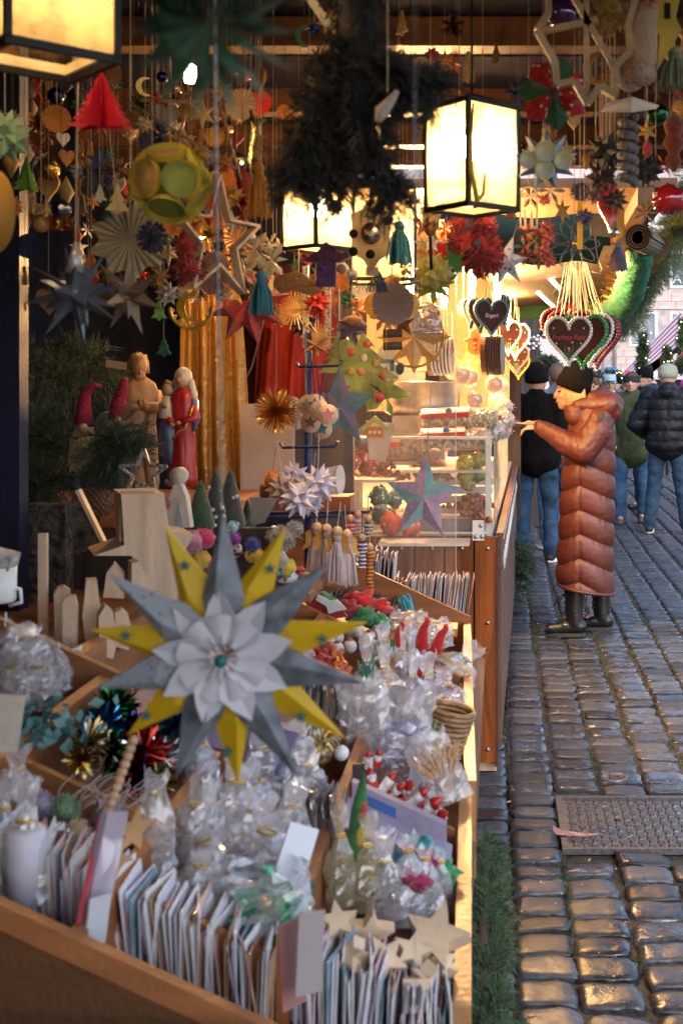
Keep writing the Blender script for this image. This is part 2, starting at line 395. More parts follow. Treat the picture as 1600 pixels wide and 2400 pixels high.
# ================================================================== SETTING: paving
ground = obj('ground', MB().box((0, 100, -.06), (400, 400, .04)), M('packed_sand', (.06, .055, .05), .9, sc=3), kind='structure')
lane = MB(); lane.box((1.5, 17, -.0335), (16, 42, .03))
pave = obj('cobbled_lane', lane, M('joint_grit', (.035, .033, .028), .8, var=.4, sc=25, bump=.6, bsc=60), kind='structure')
def wet_stone(name, base, rmin=.12, rmax=.42, red=0):
    m = bpy.data.materials.new(name); m.use_nodes = True; N = m.node_tree.nodes; L = m.node_tree.links; b = N['Principled BSDF']
    g = N.new('ShaderNodeNewGeometry'); tc = N.new('ShaderNodeTexCoord'); oi = N.new('ShaderNodeObjectInfo')
    t = N.new('ShaderNodeTexNoise'); t.inputs['Scale'].default_value = 2.2; t.inputs['Detail'].default_value = 6; t.inputs['Roughness'].default_value = .65; L.new(g.outputs['Position'], t.inputs[0])
    r1 = N.new('ShaderNodeValToRGB'); r1.color_ramp.elements[0].position = .40; r1.color_ramp.elements[1].position = .56
    r1.color_ramp.elements[0].color = (rmin, rmin, rmin, 1); r1.color_ramp.elements[1].color = (rmax, rmax, rmax, 1); L.new(t.outputs[0], r1.inputs[0])
    t3 = N.new('ShaderNodeTexNoise'); t3.inputs['Scale'].default_value = 70; t3.inputs['Detail'].default_value = 5; L.new(g.outputs['Position'], t3.inputs[0])
    cr = N.new('ShaderNodeValToRGB'); cr.color_ramp.elements[0].position = .3; cr.color_ramp.elements[1].position = .75
    cr.color_ramp.elements[0].color = (*[c*.55 for c in base], 1); cr.color_ramp.elements[1].color = (*[c*1.5 for c in base], 1); L.new(t3.outputs[0], cr.inputs[0])
    hv = N.new('ShaderNodeHueSaturation'); L.new(cr.outputs[0], hv.inputs['Color']); mr = N.new('ShaderNodeMapRange'); mr.inputs[3].default_value = .5; mr.inputs[4].default_value = 1.75
    L.new(oi.outputs['Random'], mr.inputs[0]); L.new(mr.outputs[0], hv.inputs['Value']); L.new(hv.outputs[0], b.inputs['Base Color'])
    L.new(r1.outputs[0], b.inputs['Roughness']); b.inputs['Specular IOR Level'].default_value = .6
    t2 = N.new('ShaderNodeTexNoise'); t2.inputs['Scale'].default_value = 26; t2.inputs['Detail'].default_value = 7; t2.inputs['Roughness'].default_value = .62; L.new(g.outputs['Position'], t2.inputs[0])
    bp = N.new('ShaderNodeBump'); bp.inputs['Strength'].default_value = .35; bp.inputs['Distance'].default_value = .009; L.new(t2.outputs[0], bp.inputs['Height']); L.new(bp.outputs[0], b.inputs['Normal'])
    return m
stone = wet_stone('wet_basalt_sett', (.036, .039, .046), .05, .5)
def sett_geo(sd_, w=.172, d=.132, mb=None, off=(0, 0), dz=0, tl=0):
    rr = random.Random(sd_); mb = mb or MB(); x0, y0 = off
    nx, ny = 8, 7; vs = []
    crn = [rr.uniform(-.008, .008) for _ in range(8)]; tx, ty = rr.gauss(0, .018), rr.gauss(0, .03)
    for j in range(ny):
        for i in range(nx):
            u, v = i/(nx-1)*2-1, j/(ny-1)*2-1
            ex = 1 - abs(u)**6*.05; x = w/2*u*(1-.06*abs(v)**4) + crn[0]*v*.5 + crn[1]*(v*v); y = d/2*v*(1-.06*abs(u)**4) + crn[2]*u*.8 + crn[3]*u*u
            z = -.005*(max(abs(u), abs(v))**12) - .005*(abs(u)*abs(v))**6 + tx*u*w/2 + ty*v*d/2 + .006*noise.noise(Vector((x*20+sd_, y*16, sd_)))
            q = max(abs(u), abs(v))**4*.006; vs.append((x+x0+q*noise.noise(Vector((x*60, y*60, sd_))), y+y0+q*noise.noise(Vector((x*60, y*60, sd_+9))), z+dz-abs(q*noise.noise(Vector((x*80, y*80, sd_+5))))))
    fs = [(j*nx+i, j*nx+i+1, (j+1)*nx+i+1, (j+1)*nx+i) for j in range(ny-1) for i in range(nx-1)]
    rim = [i for i in range(nx)] + [j*nx+nx-1 for j in range(1, ny)] + [(ny-1)*nx+i for i in range(nx-2, -1, -1)] + [j*nx for j in range(ny-2, 0, -1)]
    b0 = len(vs)
    for i in rim: vs.append((vs[i][0]*1.0, vs[i][1], -.05+dz))
    n0 = len(mb.f); mb.add(vs, fs + [(rim[(k+1) % len(rim)], rim[k], b0+k, b0+(k+1) % len(rim)) for k in range(len(rim))])
    mb.smooth.update(range(n0, n0+len(fs))); return mb
sett_meshes = [sett_geo(i, .172+.006*math.sin(i*3), .134).mesh('sett') for i in range(16)]
for m_ in sett_meshes: m_.materials.append(stone)
near_setts = []; far = MB(); colw = .182
MAN = (.215, 4.09, .80, .53)   # manhole cover: x0, y0, width, depth
for ci in range(-3, 34):
    y = 2.6 + rnd.random()*.1
    while y < 30:
        d = rnd.choice([.12, .13, .14, .145, .155]) if y < 7.5 else rnd.choice([.11, .12, .13]); y += d*.5
        x = .03 + (ci+.5)*colw + (ci*.0022)*(y-4) + .02*noise.noise(Vector((ci, y*.4, 2)))
        z = -.004 + .012*noise.noise(Vector((x*1.5, y*1.2, 0))) + rnd.gauss(0, .0025)
        inside = (MAN[0]-.06 < x < MAN[0]+MAN[2]+.06) and (MAN[1]-.055 < y < MAN[1]+MAN[3]+.055)
        vis = -.5 < x and abs(x) < .165*y + .25
        if not inside and x < 6.2:
            if vis and y < 12: near_setts.append((y, x, z, d))
            elif vis or y > 12 and -.4 < x < .17*y+.6: sett_geo(rnd.randrange(999), colw-.010, d-.009, far, (x, y), z)
        y += d*.5
near_setts.sort(); k = 0
for (y, x, z, d) in near_setts:
    hid = x < -.04 and y > 4.8
    if k < 296 and not hid:
        o = obj('sett', sett_meshes[rnd.randrange(16)], None, pave, (x, y, z), (rnd.gauss(0, .02), rnd.gauss(0, .012), rnd.choice([0, PI]) + rnd.gauss(0, .02)))
        o.scale = (1+rnd.uniform(-.03, .02), d/.145, 1); k += 1
    else: sett_geo(rnd.randrange(999), colw-.010, d-.009, far, (x, y), z)
obj('sett_field', far, stone, pave, kind='stuff')
# moss and debris in the joints
mm = MB()
for i in range(2600):
    y = 2.9 + 6*rnd.random()**1.3; ci = rnd.choice([-1, 0, 0, 1, 1, 1, 2, 3, 3, 4, 5]); x = .03 + ci*colw + (ci*.0022)*(y-4) + rnd.gauss(0, .006)
    if noise.noise(Vector((x*4, y*2.2, 5))) < .02: continue
    if MAN[0]-.02 < x < MAN[0]+MAN[2] and MAN[1] < y < MAN[1]+MAN[3]: continue
    a = rnd.random()*6; h_ = .012+.012*rnd.random()
    for q in range(3):
        a += 2; mm.add([(x, y, -.02), (x+.004*math.cos(a), y+.004*math.sin(a), -.02), (x+.012*math.cos(a+.7), y+.012*math.sin(a+.7), -.012+h_)], [(0, 1, 2)])
mo = obj('moss', mm, M('moss', (.07, .085, .025), .9, sc=20, bump=0, col2=(.03, .04, .012)), kind='stuff'); tag(mo, 'small tufts of green moss growing in the joints between the wet setts', 'moss', kind='stuff')

# manhole cover
mh = thing('manhole_cover', 'rectangular cast iron manhole cover with woven tread set into wet cobbles', 'manhole cover', (MAN[0], MAN[1], -.002))
iron = wet_stone('cast_iron', (.055, .048, .05), .2, .5)
fr = MB(); W, D = MAN[2], MAN[3]
fr.box((W/2, .009, .0), (W, .018, .02)).box((W/2, D-.009, .0), (W, .018, .02)).box((.011, D/2, .001), (.022, D-.037, .02)).box((W-.011, D/2, .001), (.022, D-.037, .02))
obj('frame', fr, iron, mh)
pl = MB(); pl.box((W/2, D/2, -.008), (W-.048, D-.04, .012)); obj('plate', pl, iron, mh)
tr = MB(); nx_, ny_ = 22, 13
for i in range(nx_):
    for j in range(ny_):
        cx_, cy_ = .036+(W-.072)*(i+.5)/nx_, .03+(D-.06)*(j+.5)/ny_
        if (i == 5 and j == 7): continue
        hor = (i+j) % 2 == 0; w2, d2 = ((W-.072)/nx_*.92, (D-.06)/ny_*.55) if hor else ((W-.072)/nx_*.5, (D-.06)/ny_*.95)
        tr.box((cx_, cy_, .0015), (w2, d2, .008), taper=.72)
obj('tread', tr, iron, mh)
hl = MB(); hl.lathe([(.013, 0), (.013, .0012)], 12, (.036+(W-.072)*5.5/nx_, .03+(D-.06)*7.5/ny_, -.001)); obj('lift_hole', hl, M('black_void', (.004, .004, .004), .9, bump=0), mh)
# small round valve cover
vc = thing('valve_cover', 'small oval iron valve cover set in the cobbles beyond the manhole cover', 'valve cover', (P(1438, 1822, 4.86).x, 4.86, .0))
obj('disc', MB().lathe([(.052, -.02), (.055, .004), (.046, .006), (.044, .003), (.001, .003)], 24), iron, vc)
sg = MB(); sg.box((-.015, 0, .005), (.008, .05, .004)).box((.01, .004, .005), (.03, .007, .004)).box((.02, -.01, .005), (.007, .03, .004)); obj('mark', sg, iron, vc)
# litter
cb = MB(); cb.tube([(-.012, 0, .004), (.006, 0, .004)], .0036, 7); cbm = cb.mesh('cigarette_butt'); cbm.materials.append(M('filter_paper', (.45, .2, .06), .8))
for i, (px, py) in enumerate([(1180, 1733), (1198, 1856), (1192, 1885), (1470, 1732), (1380, 2022), (1413, 1896), (1320, 1660), (1303, 1672)]):
    Y = 1.6*F/(py-900); o = obj('cigarette_butt', cbm, None, loc=(P(px, py, Y).x, Y, .006), rot=(0, 0, rnd.random()*3))
    tag(o, ['orange cigarette butt in the joint beside the stall corner', 'orange cigarette butt in the mossy joint left of the manhole', 'orange cigarette butt nearest the mossy dark joint below the others', 'pale cigarette butt between cobbles on the right', 'orange cigarette butt on the cobble just below the manhole cover', 'orange cigarette butt lying on the manhole cover tread', 'pale scrap of cigarette paper on a wet cobble near the boots', 'short pale butt on the cobble left of the paper scrap'][i], 'cigarette butt', 'cigarette butts on the paving')
# torn red leaflet on the cover and scraps
lf = obj('torn_leaflet', MB().add([(0, 0, .012), (.10, -.012, .011), (.16, .012, .012), (.07, .02, .013), (.02, .045, .012), (-.01, .09, .012), (-.012, .04, .013)], [(0, 1, 2, 3, 4, 5, 6)]), M('wet_leaflet', (.3, .1, .12), .3, var=.3, col2=(.32, .22, .22), sc=30), loc=(P(1302, 1948, 4.27).x, 4.2, .003))
tag(lf, 'torn pink and red leaflet stuck to the left end of the manhole cover', 'leaflet')
wt = MB()
for i in range(60):
    y = 3.2+5*rnd.random(); x = .1 + rnd.random()*.16*y; a = rnd.random()*3; q = .003+.004*rnd.random()
    wt.box((x, y, .012), (q, q*.6, .0012), (0, 0, a))
tag(obj('crumbs', wt, M('crumbs', (.6, .58, .55), .8), kind='stuff'), 'tiny pale crumbs and specks scattered on the wet cobbles', 'crumbs', kind='stuff')

# ================================================================== SETTING: far buildings
YB = 64.0
bd = thing('sandstone_building', 'pale pink sandstone block building behind the market with white framed windows', 'building', (0, YB, 0))
sand = M('pink_sandstone', (.66, .50, .44), .9, var=.14, sc=1.5, bump=.1, bsc=8)
mort = M('mortar', (.56, .45, .4), .95, sc=2)
wx = [(-4.5, -2.8), (1.8, 3.6), (6.93, 8.44), (9.1, 10.75), (11.6, 13.1), (14.2, 15.7), (17, 18.5), (20, 21.5)]
wz = [(3.63, 5.45), (6.75, 8.7), (10, 11.9)]
wall = MB(); Xa, Xb = -6, 24
zs = [0] + [z for ab in wz for z in ab] + [15]; 
for i in range(0, len(zs), 2): wall.box(((Xa+Xb)/2, 3, (zs[i]+zs[i+1])/2), (Xb-Xa, 6, zs[i+1]-zs[i]))
for (z0, z1) in wz:
    xs = [Xa] + [x for ab in wx for x in ab] + [Xb]
    for i in range(0, len(xs), 2): wall.box(((xs[i]+xs[i+1])/2, 3, (z0+z1)/2), (xs[i+1]-xs[i], 6, z1-z0))
obj('wall', wall, mort, bd)
bm_ = MB().box((0, 0, 0), (1, .06, 1)).mesh('stone_block'); bm_.materials.append(sand)
bh = .42
row = 0; z = 1.4
while z < 8.9:
    x = 5.3 + (.0 if row % 2 else -.45)
    while x < 11.6:
        bw = .9*(.75+.5*rnd.random()); cx_, cz_ = x+bw/2, z+bh/2
        if not any(a-.1 < cx_+bw/2 and cx_-bw/2 < b+.1 and c-.1 < cz_+bh/2 and cz_-bh/2 < d+.1 for a, b in wx for c, d in wz):
            o = obj('stone_block', bm_, None, bd, (cx_, -.02, cz_)); o.scale = (bw-.02, 1+rnd.random()*.3, bh-.02)
        x += bw
    z += bh; row += 1
wfm = M('white_window_paint', (.8, .8, .78), .5, var=.03, bump=0); dkg = M('window_dark_glass', (.05, .06, .07), .12, bump=0, var=.1)
for a, b in wx:
    for c, d in wz:
        f = MB()
        for (x0, x1, z0, z1) in [(a, a+.14, c, d), (b-.14, b, c, d), (a+.14, b-.14, c, c+.12), (a+.14, b-.14, d-.12, d)]: f.box(((x0+x1)/2, .02, (z0+z1)/2), (x1-x0, .1, z1-z0))
        wo = obj('window', f, wfm, bd)
        obj('pane', MB().box(((a+b)/2, .12, (c+d)/2), (b-a-.28, .04, d-c-.24)), dkg, wo)
        if c < 5 or a < 9:
            s_ = MB(); kk = 22
            for i in range(kk): s_.box(((a+b)/2, .06, c+.16+(d-c-.32)*(i+.5)/kk), (b-a-.3, .012, (d-c-.32)/kk*.72), (R(25), 0, 0))
            obj('blind', s_, M('grey_blind', (.55, .58, .6), .6, bump=0), wo)
tm = text_mesh('A', .72, .01); tm.materials.append(M('white_lettering', (.75, .78, .8), .5, bump=0))
obj('lettering', tm, None, bd, (P(1586, 0, YB).x, .07, 1.6+(900-654)*YB/F), (R(90), 0, 0))
obj('blind', MB().box((9.92, .085, 8.0), (1.3, .02, 1.1)), M('dark_blind', (.12, .14, .16), .6, bump=0), bd)
obj('drainpipe', MB().tube([(6.15, -.2, 0), (6.15, -.2, 14)], .09, 8), M('zinc', (.35, .36, .38), .5), bd)
bd2 = thing('pink_building', 'pale pink rendered building beside the grey drainpipe', 'building', (0, YB-2, 0))
obj('wall', MB().box((1.0, 3, 7), (9.4, 6, 14)), M('pink_render', (.7, .54, .5), .9, var=.08, sc=2), bd2)
obj('quoin', MB().box((5.55, -.15, 7), (.35, .3, 14)), M('pink_quoin', (.5, .36, .33), .9), bd2)

# striped stall roof with small trees
rs = thing('striped_stall', 'market stall with a red and white striped sloping roof behind the crowd', 'stall', (0, 26, 0))
Yc = 26.0
a0, a1 = P(1462, 918, Yc), P(1640, 770, Yc)
nst = 7
for mi, nm in ((0, 'red'), (1, 'white')):
    mb = MB()
    for i in range(mi, nst*2, 2):
        t0, t1 = i/(nst*2), (i+1)/(nst*2)
        # stripes run up the slope: spread over the depth direction
        y0, y1, k0, k1 = t0*3, t1*3, t0*.55, t1*.55
        mb.add([(a0.x, y0, a0.z+k0*.3), (a0.x, y1, a0.z+k1*.3), (a1.x, y1, a1.z+k1), (a1.x, y0, a1.z+k0), (a0.x, y0, a0.z+k0*.3-.06), (a0.x, y1, a0.z+k1*.3-.06), (a1.x, y1, a1.z+k1-.06), (a1.x, y0, a1.z+k0-.06)], [(0, 3, 2, 1), (4, 5, 6, 7), (0, 1, 5, 4), (2, 3, 7, 6), (0, 4, 7, 3), (1, 2, 6, 5)])
    obj('roof_stripes', mb, M('canvas_'+nm, (.55, .06, .07) if mi == 0 else (.72, .66, .64), .8, var=.06), rs)
gb = MB()
for i in range(14):
    t0, t1 = i/14, (i+1)/14; q0, q1 = a0.lerp(a1, t0), a0.lerp(a1, t1)
    gb.add([(q0.x, -.02, q0.z-.1), (q1.x, -.02, q1.z-.1), (q1.x, -.02, 1.9), (q0.x, -.02, 1.9)], [(0, 1, 2, 3)]) if i % 2 == 0 else None
obj('gable_stripes', gb, M('canvas_red', (.5, .06, .07), .8), rs)
gw = MB(); gw.add([(a0.x, -.0, a0.z-.1), (a1.x, -.0, a1.z-.1), (a1.x, 0, 1.7), (a0.x, 0, 1.7)], [(0, 1, 2, 3)]); obj('gable', gw, M('canvas_white', (.72, .66, .64), .8), rs)
obj('body', MB().box(((a0.x+a1.x)/2, 3, .85), (a1.x-a0.x, 5.6, 1.7)), wood_dark, rs)
for i, (px, py, h, r) in enumerate([(1506, 890, 110, 20), (1562, 880, 66, 18), (1604, 870, 120, 30), (1440, 905, 34, 26)]):
    Y = [19, 21, 17, 22][i]; s = Y/F; b = P(px, py, Y); t = thing('conifer', ['slim green conifer standing behind the beanie crowd in front of the striped roof', 'low bushy conifer in front of the striped stall roof', 'larger dark conifer at the right edge above the pale green hat', 'low round fir bush with fairy lights behind the blue sign'][i], 'tree', b)
    hh = h*s; rr_ = r*s
    obj('trunk', MB().tube([(0, 0, -b.z), (0, 0, hh*.8)], .03, 6), twigm, t)
    obj('crown', needles([[(0, 0, 0), (0, 0, hh)]], lambda u, rr_=rr_: rr_*(1.05-.75*u), 2600, .10, .012, sd_=i), fir_o if i != 0 else fir_g, t)
    lm = MB()
    for q in range(9): lm.ball((rnd.gauss(0, rr_*.5), -rr_*.6*rnd.random()-.1, hh*rnd.random()), .010, 5, 4)
    obj('fairy_lights', lm, M('fairy_light', (1, .8, .4), .5, emis=(1, .75, .35), es=2.5, bump=0), t)
bs = obj('blue_sign', MB().box((0, 0, 0), (.2, .03, .12)).box((0, .03, -.9), (.03, .03, 1.7)), M('blue_sign', (.02, .25, .6), .4, bump=0), loc=P(1430, 868, 22)); tag(bs, 'small blue sign on a post behind the man in the cap', 'sign')
gl = needles([[P(1365, 870, 20), P(1395, 880, 20), P(1425, 878, 20)], [P(1285, 838, 12), P(1275, 850, 12), P(1290, 862, 12)]], .12, 3600, .06, .008, sd_=77)
tag(obj('fir_swag', gl, fir_g), 'thin fir swag with lights strung behind the crowd', 'garland')
# ================================================================== STALL 1 (craft stall): structure
st = thing('craft_stall', 'wooden craft stall with dark blue roof boards and slanting goods tray in the foreground', 'stall', (0, 0, 0))
raft = M('orange_rafter', (.15, .055, .013), .5, kind='woodx', sc=1.5, var=.2)
board = M('navy_board', (.022, .024, .05), .5, kind='woodx', sc=2, var=.25)
bmesh_ = MB().box((0, 0, 0), (3.9, .165, .02)).mesh('roof_board'); bmesh_.materials.append(board)
for i in range(37): obj('roof_board', bmesh_, None, st, (-.9, -1.43+.17*i, 2.50+.004*(i % 2)))  # unseen near boards, run on behind the camera to shade the stall
rm = MB().box((0, 0, 0), (3.9, .07, .07)).mesh('rafter'); rm.materials.append(raft)
for y in (-.9, .2, 1.5, 2.25, 2.92, 3.62, 4.12, 4.5): obj('rafter', rm, None, st, (-.9, y, 2.452))
obj('rafter', MB().bar((.28, 3.1, 2.40), (.42, 4.7, 2.38), .05, .05), raft, st)
obj('fascia', MB().box((1.03, 1.6, 2.45), (.03, 6.2, .16)), wood_dark, st)  # near end lengthened with the roof boards to shade the stall
obj('back_wall', MB().box((-1.75, 3.0, 1.35), (.05, 4.2, 2.3)), navy, st)
obj('side_wall', MB().box((-1.15, 4.72, 1.35), (1.15, .04, 2.3)), M('dark_blue_cloth', (.012, .014, .035), .8, var=.2), st)
obj('side_wall', MB().box((-1.2, -1.45, 1.3), (1.5, .04, 2.4)), navy, st); obj('back_wall', MB().box((-1.9, -.2, 1.35), (.05, 2.4, 2.3)), navy, st); obj('side_wall', MB().box((-1.45, 1.0, 1.35), (.75, .04, 2.3)), navy, st)  # unseen near walls, added to block sky light from behind the camera
for (px, Y, w_) in ((30, 2.6, .05), (163, 3.6, .05)): obj('post', MB().box((P(px, 0, Y).x, Y, 1.25), (w_, w_, 2.5)), M('blue_post_paint', (.006, .009, .035), .45), st)
obj('counter', MB().box((-1.08, 3.35, .52), (.72, 2.7, 1.04)), wood_dark, st)
# shelves (upper one carries the statues)
obj('shelf', MB().box((-1.18, 3.25, 1.265), (.95, .75, .03)), wood_trayx, st)
obj('shelf', MB().box((-1.17, 2.42, 1.095), (.94, .86, .03)), wood_trayx, st)
obj('step', MB().box((-1.0, 2.87, 1.18), (.95, .02, .15)), wood_dark, st)

# the tray: floor, rims and dividers, all on the slanting plane
T_ = Matrix(((1, 0, 0, XR), (0, 1, 0, 0), (-SL, 0, 1, ZR), (0, 0, 0, 1)))     # shear-free use: only to lift Z with X
def slab(mb, x0, x1, y0, y1, h0, h1):
    vs = [(x, y, trz(x)+h) for h in (h0, h1) for (x, y) in ((x0, y0), (x1, y0), (x1, y1), (x0, y1))]
    return mb.add(vs, [(0, 3, 2, 1), (4, 5, 6, 7), (0, 1, 5, 4), (1, 2, 6, 5), (2, 3, 7, 6), (3, 0, 4, 7)])
YN, YE, DEP = 1.235, 3.70, .10
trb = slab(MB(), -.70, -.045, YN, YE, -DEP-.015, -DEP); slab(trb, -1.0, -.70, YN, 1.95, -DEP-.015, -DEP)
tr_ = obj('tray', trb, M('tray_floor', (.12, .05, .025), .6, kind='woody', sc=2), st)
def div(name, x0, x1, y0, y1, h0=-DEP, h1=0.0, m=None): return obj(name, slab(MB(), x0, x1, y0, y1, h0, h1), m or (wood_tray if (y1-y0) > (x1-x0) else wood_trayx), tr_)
# right rim runs slightly askew, in two lengths
rr_ = MB()
for (ya, yb, xa, xb, dz) in ((1.0, 2.22, -.046, -.074, 0.0), (2.223, 3.72, -.066, -.112, .006)):
    for h0, h1 in ((-.17, .006+dz),):
        vs = []
        for h in (h0, h1):
            for (x, y) in ((xa, ya), (xa+.022, ya), (xb+.022, yb), (xb, yb)): vs.append((x, y, ZR+h))
        rr_.add(vs, [(0, 3, 2, 1), (4, 5, 6, 7), (0, 1, 5, 4), (1, 2, 6, 5), (2, 3, 7, 6), (3, 0, 4, 7)])
obj('rim', rr_, M('light_rim_wood', (.42, .2, .08), .4, kind='woody', sc=1.8, coat=.2), tr_)
div('rim', -1.0, -.048, YN-.016, YN, -.02, .006)
div('front_board', -1.0, -.048, YN-.014, YN-.002, -.42, -.02, M('dark_front_board', (.10, .038, .012), .5, kind='woodx', sc=1.6, var=.2))
div('lower_rail', -1.0, -.05, YN-.04, YN-.016, -.30, -.27, wood_trayx)
div('divider', -.262, -.248, 1.40, 3.45, -DEP, .0)
div('divider', -.447, -.433, YN, 2.98, -DEP, -.002)
div('divider', -.65, -.636, 1.40, 1.95, -DEP, .0)
div('divider', -.645, -.449, 1.556, 1.568, -DEP, -.004)
div('divider', -.431, -.264, 1.374, 1.386, -DEP, -.006)
div('divider', -.246, -.06, 1.51, 1.522, -DEP, -.006)
div('divider', -.246, -.075, 1.985, 1.997, -DEP, -.004)
div('divider', -.431, -.264, 2.24, 2.252, -DEP, -.006)
div('divider', -.246, -.09, 2.82, 2.832, -DEP, -.006)
div('divider', -.62, -.449, 2.45, 2.462, -DEP, -.006)
div('divider', -.62, -.1, 2.98, 2.992, -DEP, -.004)
div('rim', -1.0, -.60, 1.95, 1.966, -DEP, .012)
div('rim', -.70, -.684, 1.966, YE, -DEP, .012)
div('rim', -.70, -.09, YE, YE+.015, -DEP, .01)
legs = MB(); obj('skirt', MB().box((-.13, 2.5, .36), (.02, 2.5, .68)), wood_dark, st)

# ================================================================== STALL 2 (sweets stall)
# counter runs away at a slight angle: local x axis along the lane
A2 = math.atan(.028); s2 = thing('sweets_stall', 'brown plank sweets stall with lit roof and screwed end boards behind the craft tray', 'stall', (-.012, 4.90, 0), (0, 0, -A2))
planks = [(-1.30, .135), (-1.16, .135), (-1.02, .135), (-.88, .135), (-.74, .135), (-.60, .13), (-.465, .125), (-.335, .118), (-.212, .118), (-.091, .088)]
scr = MB().lathe([(.009, 0), (.0085, .003), (.006, .005), (.001, .005)], 10).mesh('screw'); scr.materials.append(steel)
for i, (x, w_) in enumerate(planks):
    p = obj('end_plank', MB().box((x+w_/2 if False else x+w_/2, .012, .51), (w_-.004, .024, .925)), wood_plank, s2)
    for z in (.925, .62, .1):
        if i > 4: obj('screw', scr, None, p, (x+w_/2+.01, -.0005, z), (R(90), 0, 0))
obj('corner_strip', MB().box((-.0005, .028, .5), (.012, .056, .94)), M('dark_varnish', (.10, .03, .012), .4, kind='wood', sc=2), s2)
obj('backing', MB().box((-.68, .04, .5), (1.3, .028, .92)), wood_dark, s2)
obj('side_board', MB().box((.008, 2.3, .53), (.016, 4.5, .86)), M('brown_side_board', (.14, .065, .04), .5, kind='woody', sc=1.4), s2)
obj('side_trim', MB().box((.012, 2.3, .972), (.03, 4.5, .022)), M('trim_brown', (.16, .07, .04), .4), s2)
obj('worktop', MB().box((-.67, 2.3, .972), (1.3, 4.5, .03)), M('white_worktop', (.62, .58, .5), .4, var=.06), s2)
obj('foot', MB().box((-.04, .1, .022), (.075, .12, .044)), wood_l, s2); obj('foot', MB().box((-.9, .1, .022), (.075, .12, .044)), wood_dark, s2)
# scalloped clear film with white crescents down the side
for i in range(24):
    hooks = MB()
    y = .12 + i*.165
    pts = [(.024, y-.028, .88-.0*i), (.028, y-.028, .845), (.028, y-.012, .825), (.028, y+.012, .825), (.028, y+.028, .845), (.024, y+.028, .88)]
    z0 = -.30*max(0, 1-i/6)*.0
    hooks.tube(pts, .0035, 5)
    obj('hook', hooks, M('white_piping', (.7, .66, .62), .5), s2)
st_ = MB()
for i in range(70): st_.box((.028, .05+i*.06, .962), (.003, .034, .006))
obj('stitching', st_, M('white_stitch', (.75, .72, .66), .6, bump=0), s2, kind='stuff')
# bracket
br = obj('bracket', MB().box((-.075, -.004, 1.0), (.048, .006, .083)), white_plastic, s2)
for (x, z) in ((-.065, 1.02), (-.085, .975), (-.06, .975)): obj('screw', scr, None, br, (x, -.008, z), (R(90), 0, 0))
# interior: back wall, side walls, roof
cream_w = M('cream_wall', (.66, .47, .24), .7, var=.12, sc=3)
obj('back_wall', MB().box((-1.9, 2.3, 1.5), (.04, 4.6, 2.2)), cream_w, s2)
obj('partition', MB().box((-.55, 3.9, 1.95), (1.05, .04, 1.1)), cream_w, s2)
obj('roof', MB().box((-.7, 2.6, 2.44), (2.9, 5.0, .04)), M('tan_ceiling', (.13, .065, .02), .6, kind='woody', sc=1.2), s2)
obj('far_wall', MB().box((-.9, 4.75, 1.5), (1.9, .04, 2.0)), wood_dark, s2)
# beams along the eave
obj('eave_beam', MB().box((.62, 2.6, 2.39), (.07, 5.0, .08)), M('beam_brown', (.12, .05, .02), .5, kind='woody', sc=2), s2)
# tan canopy behind the green valance
cn = MB()
for (xa, xb) in ((-.1, .62),):
    for i in range(8):
        y0, y1 = .25+i*.55, .25+(i+1)*.55; z0, z1 = 2.16-.012*i*i*0+.02*math.sin(i), 2.16+.02*math.sin(i+1)
        cn.add([(xa, y0, z0-.02), (xb, y0, z0+.05), (xb, y1, z1+.05), (xa, y1, z1-.02)], [(0, 1, 2, 3)])
obj('canopy', cn, M('tan_canopy', (.075, .04, .014), .8, var=.1, sc=4), s2)
# green valance: a hanging dark green cloth with uneven hem, doubled for thickness
Yv = 5.0; va = []
for i in range(25):
    t = i/24; px = 1062 + (1428-1062)*t
    top = 505 - 6*math.sin(t*9); bot = 617 + 5*math.sin(t*14) - (45 if t > .93 else 0)
    va.append((P(px, top, Yv), P(px, bot, Yv), .012*math.sin(t*30)))
vm = MB(); vs = []; 
for a, b, q in va:
    for z_ in (0, .5, 1): p = a.lerp(b, z_); vs.append((p.x, p.y+q*(.3+z_), p.z))
fs = [(i*3+j, i*3+j+1, i*3+j+4, i*3+j+3) for i in range(24) for j in range(2)]
vo = obj('green_valance', vm.add(vs, fs, True), M('dark_green_cloth', (.012, .05, .038), .8, var=.2, sc=8, bump=.2, bsc=200)); sm = vo.modifiers.new('thick', 'SOLIDIFY'); sm.thickness = .006
tag(vo, 'dark green cloth valance hanging at the front of the sweets stall roof', 'valance')
# hanging tan strap below the valance
tag(obj('strap', MB().tube([P(1392, 545, 4.98), P(1398, 600, 4.98), P(1410, 630, 4.98), P(1404, 642, 4.98), P(1386, 636, 4.98)], .009, 6, flat=.3), M('tan_strap', (.45, .33, .22), .7)), 'pale tan strap curling below the green valance', 'strap')
# red and green cloth bunting deeper in the stall
for nm, col, q, lab in (('red_bunting', (.35, .012, .02), [(1190, 690), (1262, 690), (1345, 696), (1350, 735), (1295, 715), (1240, 718), (1190, 722)], 'red cloth swag under the roof behind the strip lamps'), ('green_bunting', (.012, .07, .02), [(1190, 722), (1240, 712), (1262, 708), (1292, 722), (1284, 742), (1240, 748), (1190, 745)], 'green cloth swag below the red one behind the strip lamps')):
    b = MB(); pts = [P(x, y, 8.6 if nm[0] == 'r' else 8.5) for x, y in q]; b.add([(p.x, p.y-.02, p.z) for p in pts] + [(p.x, p.y+.02, p.z) for p in pts], [tuple(range(7)), tuple(range(13, 6, -1))] + [(i, i+7, (i+1) % 7+7, (i+1) % 7) for i in range(7)])
    tag(obj(nm, b, M(nm, col, .8, var=.2, sc=6)), lab, 'bunting')
